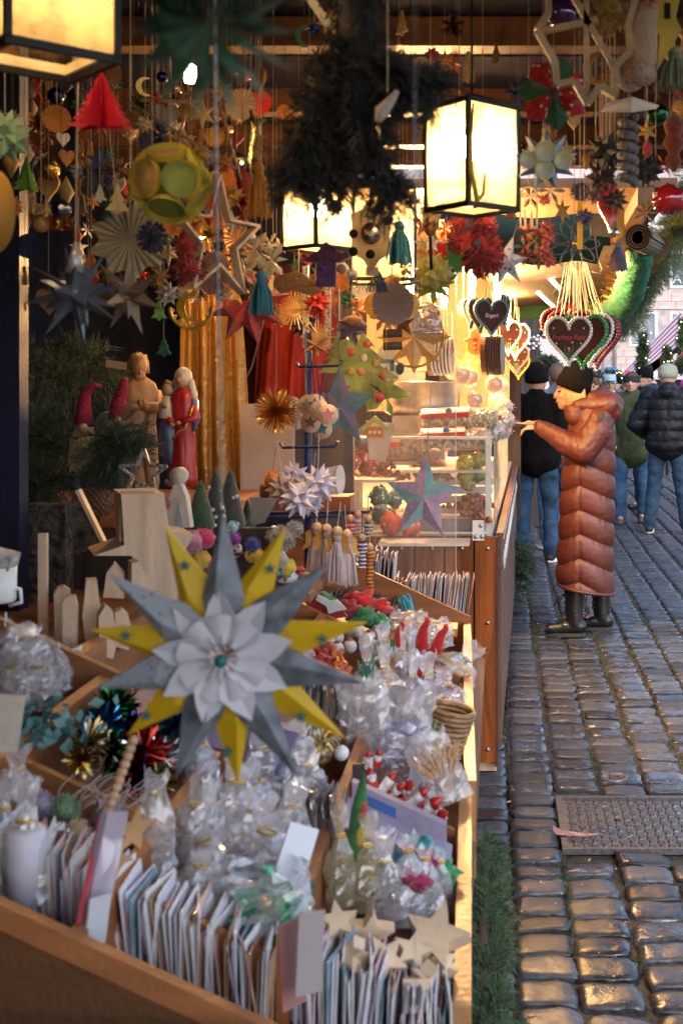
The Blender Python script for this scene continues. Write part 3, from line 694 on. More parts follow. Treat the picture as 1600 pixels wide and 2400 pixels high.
# strip work lamps
for i, (ax, ay, bx, by) in enumerate([(1264, 628, 1311, 678), (1257, 684, 1297, 720)]):
    Y = 6.6; a, b = P(ax, ay, Y), P(bx, by, Y); c = (a+b)/2
    t = thing('strip_lamp', ['upper lit strip lamp angled above the hearts', 'lower lit strip lamp angled above the black beanie man'][i], 'lamp', c, group='strip lamps under the sweets stall roof')
    obj('housing', MB().bar(a-c+Vector((.026, .02, .022)), b-c+Vector((.026, .02, .022)), .035, .05, up=(0, 1, 0)), black_metal, t)
    obj('bracket', MB().tube([(.04, 0, .03), (.10, 0, .09), (.13, 0, .2)], .01, 6), black_metal, t)
    obj('tube', MB().tube([a-c, b-c], .008, 8), M('lit_tube', (1, .9, .7), emis=(1, .86, .6), es=14, bump=0), t)
# lamps lighting the sweets
def lamp(name, loc, e, col=(1, .62, .28), r=.05, typ='POINT', size=.5, rot=None, parent=None):
    d = bpy.data.lights.new(name, typ); d.energy = e; d.color = col
    if typ == 'POINT': d.shadow_soft_size = r
    else: d.size = size
    o = bpy.data.objects.new(name, d); C.objects.link(o); o.location = loc
    if rot: o.rotation_euler = rot
    if parent: o.parent = parent
    return o
warm_tube = M('warm_tube', (1, .8, .45), emis=(1, .72, .36), es=22, bump=0)
for i, (px, py, Y) in enumerate([(1105, 640, 5.9), (1165, 680, 6.3), (1040, 655, 6.2), (1187, 720, 7.4), (960, 640, 5.6)]):
    p = P(px, py, Y); t = thing('tube_lamp', ['bright warm tube lamp behind the furry red heart', 'bright warm tube lamp above the blue gingerbread heart', 'bright warm tube lamp behind the yellow folded flower', 'bright tube lamp deepest along the sweets counter', 'bright warm tube lamp behind the grey pleated fan'][i], 'lamp', p, group='warm lamps over the sweets counter')
    L = .15; obj('tube', MB().tube([(0, 0, -L), (0, 0, L)], .018, 8), warm_tube, t); obj('cap', MB().lathe([(.026, L), (.026, L+.03), (.012, L+.05)], 10), black_metal, t)
    obj('cable', MB().tube([(0, 0, L+.05), (0, 0, 2.42-p.z)], .004, 5), black_metal, t)
    lamp('light', (0, -.05, 0), [66, 44, 70, 16, 95][i], (1, .55, .2), .06, parent=t)
# display case on the counter
cs = thing('display_case', 'glass display case with white frame full of nuts and sweets on the counter', 'display case', (-.012, 4.90, .988), (0, 0, -A2))
fm = M('aluminium', (.62, .63, .62), .35, .6, var=.04)
Hc = .385; f = MB()
f.box((-.035, .02, Hc/2), (.026, .02, Hc)); f.box((-.42, .012, Hc+.006), (.80, .02, .012)); f.box((-.025, 1.5, Hc+.006), (.022, 2.9, .012)); f.box((-.42, .012, .0), (.80, .012, .008))
obj('frame', f, fm, cs)
for i in range(9): obj('post', MB().box((-.020, .38+.32*i, Hc/2), (.008, .008, Hc-.004)), fm, cs)
obj('front_pane', MB().box((-.42, .008, Hc/2), (.75, .004, Hc-.03)), glass_pane, cs)
obj('side_pane', MB().box((-.012, 1.5, Hc/2), (.004, 2.9, Hc-.02)), glass_pane, cs)
sh = M('white_enamel', (.62, .6, .56), .35, var=.04, bump=0)
obj('shelf', MB().box((-.22, .55, .245), (.35, .9, .012)), sh, cs); obj('shelf', MB().box((-.62, .6, .20), (.36, .9, .012)), sh, cs)
obj('cabinet', MB().box((-.86, .4, .13), (.42, .6, .26)), M('marbled_box', (.62, .54, .42), .5, var=.12, sc=5), cs)
for i in range(5):
    tr2 = obj('drawer', MB().box((-.17, .16+.13*i, .035+.03*i), (.27, .12, .02)).box((-.17, .10+.13*i, .045+.03*i), (.27, .008, .03)), sh, cs)
obj('felt_edge', MB().box((-.26, .03, .03), (.42, .01, .05)), M('grey_felt', (.2, .2, .22), .9), cs)
obj('top_plate', MB().box((-.42, .35, Hc+.016), (.8, .68, .006)), glass_pane, cs)

# ------------------------------------------------------------------ stall 3 beyond: dark row
s3 = thing('dark_stall', 'dark wooden stall front further along the row behind the black beanie man', 'stall', (0, 13.5, 0))
obj('front', MB().box((-1.6, 0, 1.2), (4.1, .1, 2.4)), wood_dark, s3); obj('side', MB().box((.40, 4, 1.2), (.08, 8, 2.4)), wood_dark, s3); obj('roof', MB().box((-.9, 4, 2.5), (3.6, 8, .1)), wood_dark, s3)
gm = MB()
for i in range(26): gm.ball((.3+.4*rnd.random()-.2, -.12, 1.95+.25*rnd.random()), .02+.02*rnd.random(), 6, 4)
tag(obj('glitter_baubles', gm, foil((.7, .6, .55)), loc=(0, 13.3, 0)), 'small glittering baubles hanging in front of the dark stall', 'baubles', kind='stuff')

# ================================================================== garlands
gp = [P(1715, 250, 5.0), P(1640, 440, 5.2), P(1590, 520, 5.6), P(1545, 605, 6.3), P(1505, 685, 7.2), P(1470, 740, 8.2), P(1448, 765, 8.9)]
g1 = thing('fir_garland', 'thick olive green fir garland hanging along the sweets stall eave', 'garland', (0, 0, 0))
obj('needles', needles([gp], lambda u: .115+.035*math.sin(u*17), 46000, .03, .002, sd_=4, droop=.45), fir_o, g1)
obj('stem', MB().tube(gp, .03, 7), twigm, g1)
lm = MB()
for q in range(14):
    u = rnd.random()*5.9; i = int(u); p = gp[i].lerp(gp[i+1], u-i); lm.ball((p.x+rnd.gauss(0, .07), p.y-.1*rnd.random(), p.z+rnd.gauss(0, .08)), .005, 5, 4)
obj('fairy_lights', lm, M('fairy_light', (1, .8, .4)), g1)
# green cloth roll along the eave
cp = [P(1500, 585, 5.4), P(1483, 640, 5.9), P(1470, 690, 6.6), P(1440, 725, 7.3), P(1405, 742, 7.9), P(1385, 752, 8.3)]
cb_ = MB(); pts = []; rad = []
for i in range(46):
    u = i/45*5; k = min(int(u), 4); p = cp[k].lerp(cp[k+1], u-k); pts.append(p); rad.append((.062+.012*(u))*(1+.10*math.sin(i*2.3)+.05*math.sin(i*5)))
cb_.tube(pts, rad, 14)
tag(obj('green_cloth_roll', cb_, M('green_cloth', (.008, .15, .07), .65, var=.25, sc=9, bump=.5, bsc=25)), 'bright green cloth roll tied along the eave inside the fir garland', 'cloth')
gf = MB(); pts2 = [p + Vector((-.085-.01*i/46, -.02, .01)) for i, p in enumerate(pts)]
for i, p in enumerate(pts2[:-1]):
    q = pts2[i+1]; w_ = .045*(1+.4*math.sin(i*1.7)); gf.add([(p.x-w_, p.y, p.z+w_*.5), (p.x+w_*.7, p.y-.02*(i % 2), p.z-.01), (q.x+w_*.7, q.y, q.z-.01), (q.x-w_, q.y-.02*((i+1) % 2), q.z+w_*.5)], [(0, 1, 2, 3)])
gfo = obj('gold_foil_edge', gf, foil((.8, .42, .08))); gfo.modifiers.new('t', 'SOLIDIFY').thickness = .004
tag(gfo, 'crumpled orange gold foil strip along the green cloth roll', 'foil')
# rolled mat end
rl = MB(); c0 = P(1494, 558, 4.9)
pts = []
for i in range(60):
    a = i/60*2*PI*3.2; q = .055-.035*i/60; pts.append((q*math.cos(a), q*math.sin(a)))
for i in range(59):
    (x0, z0), (x1, z1) = pts[i], pts[i+1]; rl.add([(x0, 0, z0), (x1, 0, z1), (x1, .7, z1), (x0, .7, z0)], [(0, 1, 2, 3)])
rl.prism(circ(.075, 24, 1, .9, (0, -.008)), .002, .72)
ro = obj('rolled_mat', rl, M('brown_mat', (.16, .1, .05), .6), loc=c0, rot=(R(4), 0, R(-12))); ro.modifiers.new('t', 'SOLIDIFY').thickness = .006
tag(ro, 'end of a rolled brown mat tucked under the eave beside the garland', 'mat')
# ground garland below the tray
gg = [(-.01, 1.9, .25), (-.03, 2.4, .2), (-.04, 2.9, .14), (-.045, 3.4, .12), (-.05, 3.95, .08)]
g2 = thing('ground_garland', 'shaggy green fir garland lying along the foot of the craft stall', 'garland', (0, 0, 0))
obj('needles', needles([gg], lambda u: .085-.01*u+.06*noise.noise(Vector((u*14, 3, 1))), 30000, .034, .0016, sd_=9, droop=.7), fir_g, g2); obj('stem', MB().tube(gg, .02, 6), twigm, g2)
g2['label'] = 'shaggy green fir garland lying along the foot of the craft stall'
gg2 = [P(1210, 1240, 8.6), P(1212, 1320, 8.6)]
tag(obj('fir_tuft', needles([[(.1, 8.8, .5), (.1, 8.8, .05)], [(.13, 9.3, .4), (.13, 9.3, .1)]], .16, 6000, .05, .004, sd_=3), fir_d), 'dark green fir tuft on the ground behind the black sneakers', 'fir')
# left dark fir branches inside the stall
fp = [[P(-40, 830, 3.3), P(80, 870, 3.3), P(180, 900, 3.3)], [P(-40, 1000, 3.1), P(60, 1030, 3.1), P(150, 1040, 3.1)], [P(-30, 1130, 3.0), P(60, 1140, 3.0), P(140, 1120, 3.0)], [P(-40, 930, 3.1), P(60, 960, 3.1), P(150, 1090, 3.1)], [P(120, 810, 3.4), P(200, 840, 3.4), P(250, 900, 3.4)], [P(250, 1020, 2.9), P(300, 1060, 2.9)]]
g3 = thing('fir_branches', 'dark fir branches standing at the left behind the gnomes', 'fir branches', (0, 0, 0))
obj('needles', needles(fp, .105, 18000, .04, .0013, sd_=12, droop=.6), fir_d, g3); obj('twig', MB().tube(fp[1], .006, 5), twigm, g3)
# dark dried bunch in front of the lanterns
dp = [[P(840, -60, 1.5), P(842, 120, 1.5), P(845, 260, 1.5)], [P(800, 90, 1.5), P(740, 260, 1.5), P(690, 440, 1.5)], [P(845, 200, 1.5), P(800, 330, 1.52), P(760, 430, 1.5)], [P(850, 240, 1.5), P(870, 360, 1.5), P(930, 470, 1.5)], [P(870, 150, 1.5), P(960, 190, 1.5), P(1020, 200, 1.5)]]
g4 = thing('dried_bunch', 'dark dried fir bunch hanging upside down in front of the lanterns', 'dried bunch', (0, 0, 0))
dark_needle = M('dark_dried_needles', (.035, .026, .016), .75, var=.3, sc=9, bump=0)
obj('needles', needles(dp, .042, 22000, .022, .0011, sd_=22, droop=.9), dark_needle, g4)
core = MB()
for q in dp: core.tube(q, .012, 6)
core.tube([P(840, -80, 1.5), P(842, 300, 1.5)], .026, 8)
obj('stem', core, M('dark_twig', (.012, .009, .007), .9), g4)

# ================================================================== lanterns
warmpane = bpy.data.materials.new('lantern_glass'); warmpane.use_nodes = True
N = warmpane.node_tree.nodes; L = warmpane.node_tree.links; N.remove(N['Principled BSDF'])
a_ = N.new('ShaderNodeBsdfTransparent'); b_ = N.new('ShaderNodeBsdfTranslucent'); b_.inputs[0].default_value = (.9, .66, .34, 1); mx = N.new('ShaderNodeMixShader')
tc = N.new('ShaderNodeTexCoord'); tn = N.new('ShaderNodeTexNoise'); tn.inputs['Scale'].default_value = 22; tn.inputs['Detail'].default_value = 6; L.new(tc.outputs['Object'], tn.inputs[0])
cr = N.new('ShaderNodeValToRGB'); cr.color_ramp.elements[0].position = .35; cr.color_ramp.elements[1].position = .7; cr.color_ramp.elements[0].color = (.16, .16, .16, 1); cr.color_ramp.elements[1].color = (.62, .62, .62, 1)
L.new(tn.outputs[0], cr.inputs[0]); L.new(cr.outputs[0], mx.inputs[0]); L.new(a_.outputs[0], mx.inputs[1]); L.new(b_.outputs[0], mx.inputs[2]); L.new(mx.outputs[0], N['Material Output'].inputs[0])
bulbm = M('lit_bulb', (1, .85, .6), emis=(1, .76, .42), es=90, bump=0)
def lantern(px, py, Y, side, hgt, rz, label, e):
    c = P(px, py, Y); t = thing('lantern', label, 'lantern', c, (0, 0, R(rz)), 'glass lanterns hanging under the craft stall roof'); s = side/2; f = MB(); w_ = .008
    for sx in (-1, 1):
        for sy in (-1, 1): f.box((sx*s, sy*s, hgt/2), (w_, w_, hgt))
    for z in (0, hgt):
        for sx in (-1, 1): f.box((sx*s, 0, z), (w_*.96, side+w_, w_*1.2)); f.box((0, sx*s, z), (side-w_, w_*.96, w_*1.2))
    obj('frame', f, black_metal, t)
    obj('roof', MB().lathe([(s*1.42, hgt+.006), (s*.6, hgt+.02), (s*.3, hgt+.026), (.004, hgt+.028)], 4), black_metal, t).rotation_euler = (0, 0, R(45))
    for k in range(4):
        obj('pane', MB().box((0, -s, hgt/2), (side-w_, .002, hgt-w_*1.2)), warmpane, t).rotation_euler = (0, 0, k*PI/2)
    obj('inner_rim', MB().box((0, -s*.8, .007), (side*.8, .003, .012)).box((0, s*.8, .007), (side*.8, .003, .012)).box((-s*.8, 0, .0071), (.003, side*.78, .012)).box((s*.8, 0, .0071), (.003, side*.78, .012)), M('brass_rim', (.7, .5, .25), .4), t)
    obj('bulb', MB().ball((0, 0, hgt*.62), (.02, .02, .028), 12, 8), bulbm, t); obj('socket', MB().lathe([(.014, hgt*.62+.025), (.014, hgt-.005)], 10), black_metal, t)
    obj('chain', MB().tube([(0, 0, hgt+.02), (0, 0, ROOF-c.z)], .0025, 5), black_metal, t)
    lamp('light', (0, 0, hgt*.62), e, (1, .62, .27), .022, parent=t)
    return t
lantern(98, 142, 1.40, .126, .26, 43, 'blurred glass lantern cut off by the top left corner of the photo', 3.5)
lantern(1105, 492, 2.30, .124, .195, 42, 'large square glass lantern with yellow moon strip on the right of the dark bunch', 5)
lantern(745, 584, 2.9, .118, .16, 50, 'small glass lantern left of the cream star board', 22)
lantern(895, 660, 3.2, .165, .24, 8, 'square glass lantern behind the cream star board', 25)
# small bare bulb lamp
t = thing('small_lamp', 'small white lit lamp hanging left of the dark green leaf star', 'lamp', P(445, 175, 3.0)); obj('bulb', MB().lathe([(.012, -.02), (.017, 0), (.016, .02), (.008, .026)], 12), M('small_bulb', (1, .9, .7), emis=(1, .9, .66), es=12, bump=0), t)
obj('cap', MB().lathe([(.01, .026), (.012, .05)], 8), black_metal, t); obj('cable', MB().tube([(0, 0, .05), (0, 0, ROOF-t.location.z)], .002, 4), black_metal, t)
# yellow moon strip in front of the big lantern
mp_ = [P(1108, 245, 2.05), P(1102, 330, 2.03), P(1104, 400, 2.03), P(1118, 470, 2.04), P(1132, 455, 2.05), P(1136, 405, 2.05)]
tag(obj('moon_edge', MB().tube(mp_, [.004, .009, .011, .011, .007, .003], 8, flat=.4), paper((.62, .42, .06), 'm')), 'yellow paper moon seen edge on in front of the large lantern', 'moon ornament')

# clear screens
sc_ = thing('clear_screen', 'clear acrylic screen hanging between the two stalls', 'screen', (0, 0, 0))
a, b = P(690, 640, 4.45), P(1066, 1372, 4.45)
obj('sheet', MB().box(((a.x+b.x)/2, 4.45, (a.z+b.z)/2), (b.x-a.x, .004, a.z-b.z)), clear_pane, sc_)
obj('edge', MB().box((b.x+.003, 4.45, (a.z+b.z)/2), (.004, .0042, a.z-b.z)), film('acrylic_edge', (.8, .7, .6), .35, .3, bump=0), sc_)
a = P(972, 0, 1.05); t = obj('acrylic_strip', MB().box((a.x, 1.05, 1.75), (.004, .004, 1.4)), film('acrylic_edge2', (.5, .4, .35), .03, .02, bump=0)); tag(t, 'edge of a clear acrylic strip hanging close to the camera', 'screen')

# ================================================================== PEOPLE
def skin(name, caps, mat, parent, vox=.012, smooth=6, disp=None, extra=None, label=None):
    mb = MB()
    for c in caps:
        if len(c) == 2: mb.ball(c[0], c[1], 16, 12)
        else:
            a, b, ra, rb = c; a, b = Vector(a), Vector(b); k = 5
            mb.ball(a, ra, 14, 10); mb.ball(b, rb, 14, 10); mb.tube([a.lerp(b, i/k) for i in range(k+1)], [ra+(rb-ra)*i/k for i in range(k+1)], 14)
    if extra: extra(mb)
    o = obj(name, mb, mat, parent)
    m = o.modifiers.new('r', 'REMESH'); m.mode = 'VOXEL'; m.voxel_size = vox; m.use_smooth_shade = True
    s = o.modifiers.new('s', 'SMOOTH'); s.iterations = smooth; s.factor = .6
    dg = bpy.context.evaluated_depsgraph_get(); dg.update(); me = bpy.data.meshes.new_from_object(o.evaluated_get(dg))
    o.modifiers.clear(); old = o.data; o.data = me; bpy.data.meshes.remove(old)
    if disp:
        nn = [Vector(v.normal) for v in me.vertices]
        for v, n_ in zip(me.vertices, nn): v.co = v.co + n_*disp(v.co)
    for p in me.polygons: p.use_smooth = True
    if label: o['label'] = label
    return o
def mskin(c): return M('skin_%02d%02d' % (int(c[0]*99), int(c[1]*99)), c, .5, var=.08, sc=15, bump=.05)
def mcl(nm, c, rough=.8, **k): return M(nm, c, rough, **({'var': .2, 'sc': 7, 'bump': .35, 'bsc': 40, 'spec': .2} | k))
skin_a = mskin((.44, .25, .18)); skin_b = mskin((.42, .22, .14))
denim = mcl('blue_denim', (.022, .058, .125), .85, sc=5, var=.35); denim2 = mcl('mid_denim', (.045, .11, .2), .85, sc=5, var=.35); denim3 = mcl('dark_denim', (.025, .055, .095), .85)
black_knit = M('black_knit', (.006, .0055, .006), .95, kind='stripe', sc=60, bump=.5, bsc=120, spec=.1)
def hand(mb, wr, d, up, s=1.0, curl=.35, side=1):
    """hand with a palm, four fingers and a thumb from the wrist wr along d"""
    wr, d, up = Vector(wr), Vector(d).normalized(), Vector(up).normalized(); sd_ = d.cross(up).normalized()*side
    pc = wr + d*.045*s; mb.ball(wr+d*.02*s, .026*s, 10, 8); mb.tube([wr, wr+d*.045*s, wr+d*.085*s], [.026*s, .036*s, .034*s], 10, flat=.45)
    for i, (o_, L_) in enumerate(((-.027, .062), (-.009, .074), (.009, .068), (.026, .052))):
        p = wr + d*.08*s + sd_*o_*s; p2 = p + (d*math.cos(curl)-up*math.sin(curl))*L_*.55*s; p3 = p2 + (d*math.cos(curl*2.3)-up*math.sin(curl*2.3))*L_*.5*s
        mb.tube([p-d*.02*s, p, p2, p3], [.0085*s, .0095*s, .0085*s, .0065*s], 8); mb.ball(p3, .0068*s, 8, 6)
    p = wr + d*.03*s - sd_*.03*s; p2 = p + (d*.7 - sd_*.55)*.04*s; p3 = p2 + (d*.95 - up*.2)*.032*s
    mb.tube([p+sd_*.01*s, p, p2, p3], [.011*s, .0125*s, .0105*s, .008*s], 8); mb.ball(p3, .0082*s, 8, 6)
def face(mb, c, s=1.0, f=(0, -1)):
    f = Vector((f[0], f[1], 0)).normalized(); c = Vector(c); sx = Vector((-f.y, f.x, 0))
    def q(u, v, z): return c + f*u*s + sx*v*s + Vector((0, 0, z*s))
    mb.ball(c, (.078*s, .092*s, .112*s) if abs(f.y) > .7 else (.092*s, .078*s, .112*s), 20, 14)
    mb.ball(q(.035, 0, -.06), (.055*s, .055*s, .055*s), 14, 10); mb.ball(q(.06, 0, -.085), .028*s, 10, 8)
    mb.tube([q(.085, 0, .02), q(.105, 0, -.012), q(.108, 0, -.028), q(.088, 0, -.034)], [.010*s, .013*s, .016*s, .011*s], 8)
    mb.ball(q(.088, 0, -.055), (.012*s, .012*s, .008*s), 8, 6); mb.ball(q(.086, 0, -.066), .010*s, 8, 6)
    for k in (-1, 1): mb.ball(q(.079, k*.032, .03), .016*s, 8, 6); mb.ball(q(-.01, k*.08, -.01), (.014*s, .02*s, .03*s), 8, 6); mb.ball(q(.072, k*.03, -.025), .018*s, 8, 6)
def features(par, c, s, f, brow=(.05, .03, .02), lip=(.4, .13, .11)):
    f = Vector((f[0], f[1], 0)).normalized(); c = Vector(c); sx = Vector((-f.y, f.x, 0))
    def q(u, v, z): return c + f*u*s + sx*v*s + Vector((0, 0, z*s))
    e = MB(); b = MB(); l = MB()
    for k in (-1, 1):
        e.ball(q(.0855, k*.032, .008), (.012*s,)*2+(.007*s,), 8, 6); b.tube([q(.088, k*.018, .03), q(.091, k*.034, .035), q(.08, k*.05, .03)], .0035*s, 5)
    l.tube([q(.091, -.022, -.062), q(.101, 0, -.059), q(.091, .022, -.062)], .0045*s, 6, flat=.8)
    obj('eyes', e, M('dark_eye', (.03, .02, .015), .2, bump=0), par); obj('eyebrows', b, M('brow', brow, .9, bump=0), par); obj('lips', l, M('lips', lip, .5, bump=0), par)
def beanie(par, c, r, tilt=(0, 0, 0), m=None, hgt=.17, cuff=True, name='beanie'):
    mb = MB(); n = 48
    prof = [(.98*r, -.02), (1.04*r, -.015), (1.06*r, .05), (1.0*r, .058)] + [(r*max(.02, math.cos(k*PI/16)), .058+(hgt-.055)*math.sin(k*PI/16)) for k in range(1, 9)] if cuff else [(r, -.04), (1.02*r, 0), (1.0*r, .05), (.9*r, .10), (.68*r, hgt-.03), (.35*r, hgt), (.05*r, hgt+.004)]
    mb.lathe(prof, n, rib=.012, ribn=24)
    return obj(name, mb, m or black_knit, par, loc=c, rot=tilt)

def person(label, x, y, h=1.76, rz=0, jacket='black', jm=None, tm=None, sm=None, skinm=skin_a, jlen=.80, arms=None, stance=.11, step=0.0, hat=None, puff=.0, bulk=1.0, hood=False, head_turn=0, hair=None, feat=True, sole=None, group=None, below=True, headlift=0):
    t = thing('person', label, 'person', (x, y, 0), (0, 0, R(rz))); s = h/1.76
    V = lambda a, b, c: (a*s, b*s, c*s)
    hc = Vector(V(0, -.02, 1.60)); ft = R(head_turn); fd = (math.sin(ft), -math.cos(ft))
    hips = [V(-.095, 0, .92), V(.095, 0, .92)]; kn = [V(-.10-stance*.2, -.02-step*.5, .50), V(.10+stance*.2, -.02+step*.4, .50)]; an = [V(-stance, -step, .09), V(stance, step, .09)]
    sh = [V(-.175, 0, 1.40), V(.175, 0, 1.40)]
    arms = arms or [[(-.25, .02, 1.12), (-.24, -.06, .88)], [(.25, .02, 1.12), (.24, -.06, .88)]]
    el = [V(*arms[0][0]), V(*arms[1][0])]; wr = [V(*arms[0][1]), V(*arms[1][1])]
    caps = [(V(0, 0, 1.0), V(0, 0, 1.25), .12*s, .13*s), (V(0, 0, 1.28), V(0, 0, 1.42), .12*s, .07*s), (V(0, 0, 1.4), V(0, -.01, 1.54), .06*s, .052*s), (hips[0], hips[1], .10*s, .10*s)]
    for k in (0, 1):
        caps += [(hips[k], kn[k], .085*s, .055*s), (kn[k], an[k], .055*s, .038*s), (sh[k], el[k], .05*s, .04*s), (el[k], wr[k], .038*s, .027*s), (an[k], tuple(Vector(an[k])+Vector((0, -.12*s, -.05*s))), .035*s, .03*s), (V(0, 0, 1.38), sh[k], .07*s, .055*s)]
    def ex(mb):
        face(mb, hc, s, fd)
        for k in (0, 1):
            d = Vector(wr[k])-Vector(el[k]); hand(mb, wr[k], d, (1 if k == 0 else -1, 0, .15), s*1.0, .4, 1 if k else -1)
    skin('body', caps, skinm, t, vox=.0085, smooth=3, extra=ex)
    if feat: features(t, hc, s, fd)
    if tm:
        c = [(hips[0], hips[1], .112*s, .112*s), (V(0, .03, .95), .12*s)]
        for k in (0, 1): c += [(hips[k], kn[k], .105*s, .075*s), (kn[k], tuple(Vector(an[k])+Vector((0, 0, .0))), .076*s, .066*s)]
        skin('trousers', c, tm, t, vox=.014, smooth=3, disp=lambda co: .011*noise.noise(Vector((co.x*9, co.y*9, co.z*16))) + .004*noise.noise(co*45))
    for k in (0, 1):
        a = Vector(an[k])
        skin('shoe', [(tuple(a+Vector((0, .01*s, -.0))), .052*s), (tuple(a+Vector((0, .02*s, -.045*s))), tuple(a+Vector((0, -.15*s, -.055*s))), .045*s, .036*s)], sm or M('black_shoe', (.012, .012, .013), .5), t, vox=.01, smooth=3)
        if sole is not None:
            so = MB(); so.T = Matrix.Translation(a+Vector((0, -.06*s, -.083*s)))
            pts = [( .045*s*math.cos(q), .145*s*math.sin(q)*(1 if math.sin(q) < 0 else .78)) for q in [2*PI*i/20 for i in range(20)]]
            so.add([(p[0], p[1], -.006) for p in pts]+[(p[0]*1.02, p[1]*1.02, .026) for p in pts], [tuple(range(19, -1, -1)), tuple(range(20, 40))]+[(i, (i+1) % 20, (i+1) % 20+20, i+20) for i in range(20)])
            obj('sole', so, sole, t)
    b = bulk
    c = [(V(0, 0, jlen+.08), V(0, 0, 1.12), .155*s*b, .15*s*b), (V(-.04, 0, 1.1), V(-.05, 0, 1.34), .14*s*b, .13*s*b), (V(.04, 0, 1.1), V(.05, 0, 1.34), .14*s*b, .13*s*b), (V(0, 0, 1.38), V(0, 0, 1.47), .12*s, .088*s), (V(-.06, 0, jlen+.08), .135*s*b), (V(.06, 0, jlen+.08), .135*s*b)]
    for k in (0, 1): c += [(V(0, 0, 1.39), sh[k], .10*s, .09*s), (sh[k], el[k], .082*s*b, .072*s*b), (el[k], wr[k], .07*s*b, .048*s*b)]
    if hood: c += [(V(-.07, .09, 1.42), V(.07, .09, 1.42), .07*s, .07*s), (V(0, .11, 1.46), .085*s)]
    def dsp(co):
        v = .007*noise.noise(co*13) + .003*noise.noise(co*38)
        if puff: v += puff*abs(math.sin(co.z*PI/.11))**.6
        return v
    skin('jacket', c, jm, t, vox=.013, smooth=4, disp=dsp)
    if hat == 'beanie': beanie(t, hc+Vector((0, .005, .02*s)), .096*s, (R(-6), 0, 0), hair, hgt=.12*s)
    elif hat == 'beanie_tall': beanie(t, hc+Vector((0, .01, .02*s)), .102*s, (R(-10), 0, 0), hair, hgt=.16*s)
    elif hat == 'cap':
        beanie(t, hc+Vector((0, .005, .035*s)), .094*s, (0, 0, 0), hair, hgt=.10*s, cuff=False, name='cap')
        pk = MB(); pk.ball((hc.x+fd[0]*.1*s, hc.y+fd[1]*.1*s, hc.z+.045*s), (.07*s, .065*s, .012*s), 16, 6); obj('peak', pk, hair, t)
    elif hat == 'band':
        mb = MB(); mb.lathe([(.092*s, .0), (.098*s, .01), (.098*s, .07), (.092*s, .08)], 32, sy=1.0); obj('headband', mb, M('black_band', (.015, .015, .016), .9), t, loc=hc)
        mb = MB(); mb.ball((0, .01, .035), (.088*s, .1*s, .09*s), 20, 14, nz=.1, nsc=60); obj('hair', mb, hair, t, loc=hc)
    elif hat == 'hair':
        mb = MB(); mb.ball((0, .022, .022), (.086*s, .094*s, .105*s), 20, 14, nz=.1, nsc=70); obj('hair', mb, hair, t, loc=hc)
    elif hat == 'curly':
        mb = MB()
        for d in fib(60):
            if d.y > -.35 or d.z > .35: mb.ball((d.x*.085*s, d.y*.095*s+.01, d.z*.11*s+.02), .028*s, 7, 5, nz=.5, nsc=90)
        obj('hair', mb, hair, t, loc=hc)
    return t

# --- the woman in the long rust coat
Yw = 7.66; X0 = P(1370, 0, Yw).x
wm = thing('person', 'woman in long rust brown quilted coat and black beanie looking at her phone', 'person', (X0, Yw, 0))
def W(px, py, dy=0.0): p = P(px, py, Yw); return Vector((p.x-X0, dy, p.z))
rust = M('rust_nylon', (.072, .0135, .0075), .52, var=.06, sc=4, bump=.1, bsc=60, coat=.0)
hc = W(1338, 920); legm = M('black_leggings', (.010, .010, .012), .45, bump=.1); bootm = M('black_leather', (.006, .005, .005), .35, bump=.2, bsc=50, coat=.2)
fdir = Vector((-1, -.12, 0))
def ex(mb):
    face(mb, hc, .98, (-1, -.12))
    # near hand holds the phone, far hand taps it
    hand(mb, W(1262, 1001, -.07), Vector((-1, .25, .02)), Vector((0, -.15, 1)), .95, .55, 1)
    hand(mb, W(1262, 996, .08), Vector((-1, -.35, .22)), Vector((0, .1, 1)), .92, .35, -1)
skin('body', [(W(1372, 985), W(1372, 1100), .10, .10), (W(1352, 945), W(1362, 975), .05, .07), (W(1372, 1120, -.05), W(1372, 1120, .05), .09, .09), (W(1350, 1120, -.06), W(1343, 1280, -.06), .075, .055), (W(1343, 1280, -.06), W(1343, 1455, -.07), .055, .04), (W(1385, 1120, .06), W(1400, 1270, .08), .075, .055), (W(1400, 1270, .08), W(1412, 1440, .12), .055, .04), (W(1343, 1468, -.07), W(1300, 1477, -.07), .035, .03), (W(1412, 1452, .12), W(1380, 1460, .12), .035, .03),
    (W(1385, 985, -.12), W(1355, 1050, -.2), .05, .042), (W(1355, 1050, -.2), W(1264, 1002, -.07), .04, .027), (W(1385, 985, .12), W(1350, 1040, .2), .05, .042), (W(1350, 1040, .2), W(1264, 997, .08), .04, .027)], skin_a, wm, vox=.0065, smooth=2, extra=ex)
features(wm, hc, .98, (-1, -.12), (.12, .07, .04))
hr = MB(); 
for i in range(70):
    a = rnd.uniform(-.9, .9); x0 = rnd.uniform(-.035, .075); yy = -.088 if i % 2 else .088
    hr.tube([hc+Vector((x0, yy*.9, .03)), hc+Vector((x0+.004, yy, -.03)), hc+Vector((x0+rnd.uniform(-.012, .012), yy*.95, -.085-rnd.random()*.03))], [.008, .010, .004], 5)
hr.ball(hc+Vector((.035, 0, -.02)), (.075, .084, .09), 16, 12)
obj('hair', hr, M('blond_hair', (.55, .33, .12), .5, kind='stripe', sc=40, bump=.3, col2=(.36, .2, .07)), wm)
beanie(wm, hc+Vector((.008, 0, .03)), .105, (0, R(22), 0), black_knit, hgt=.185)
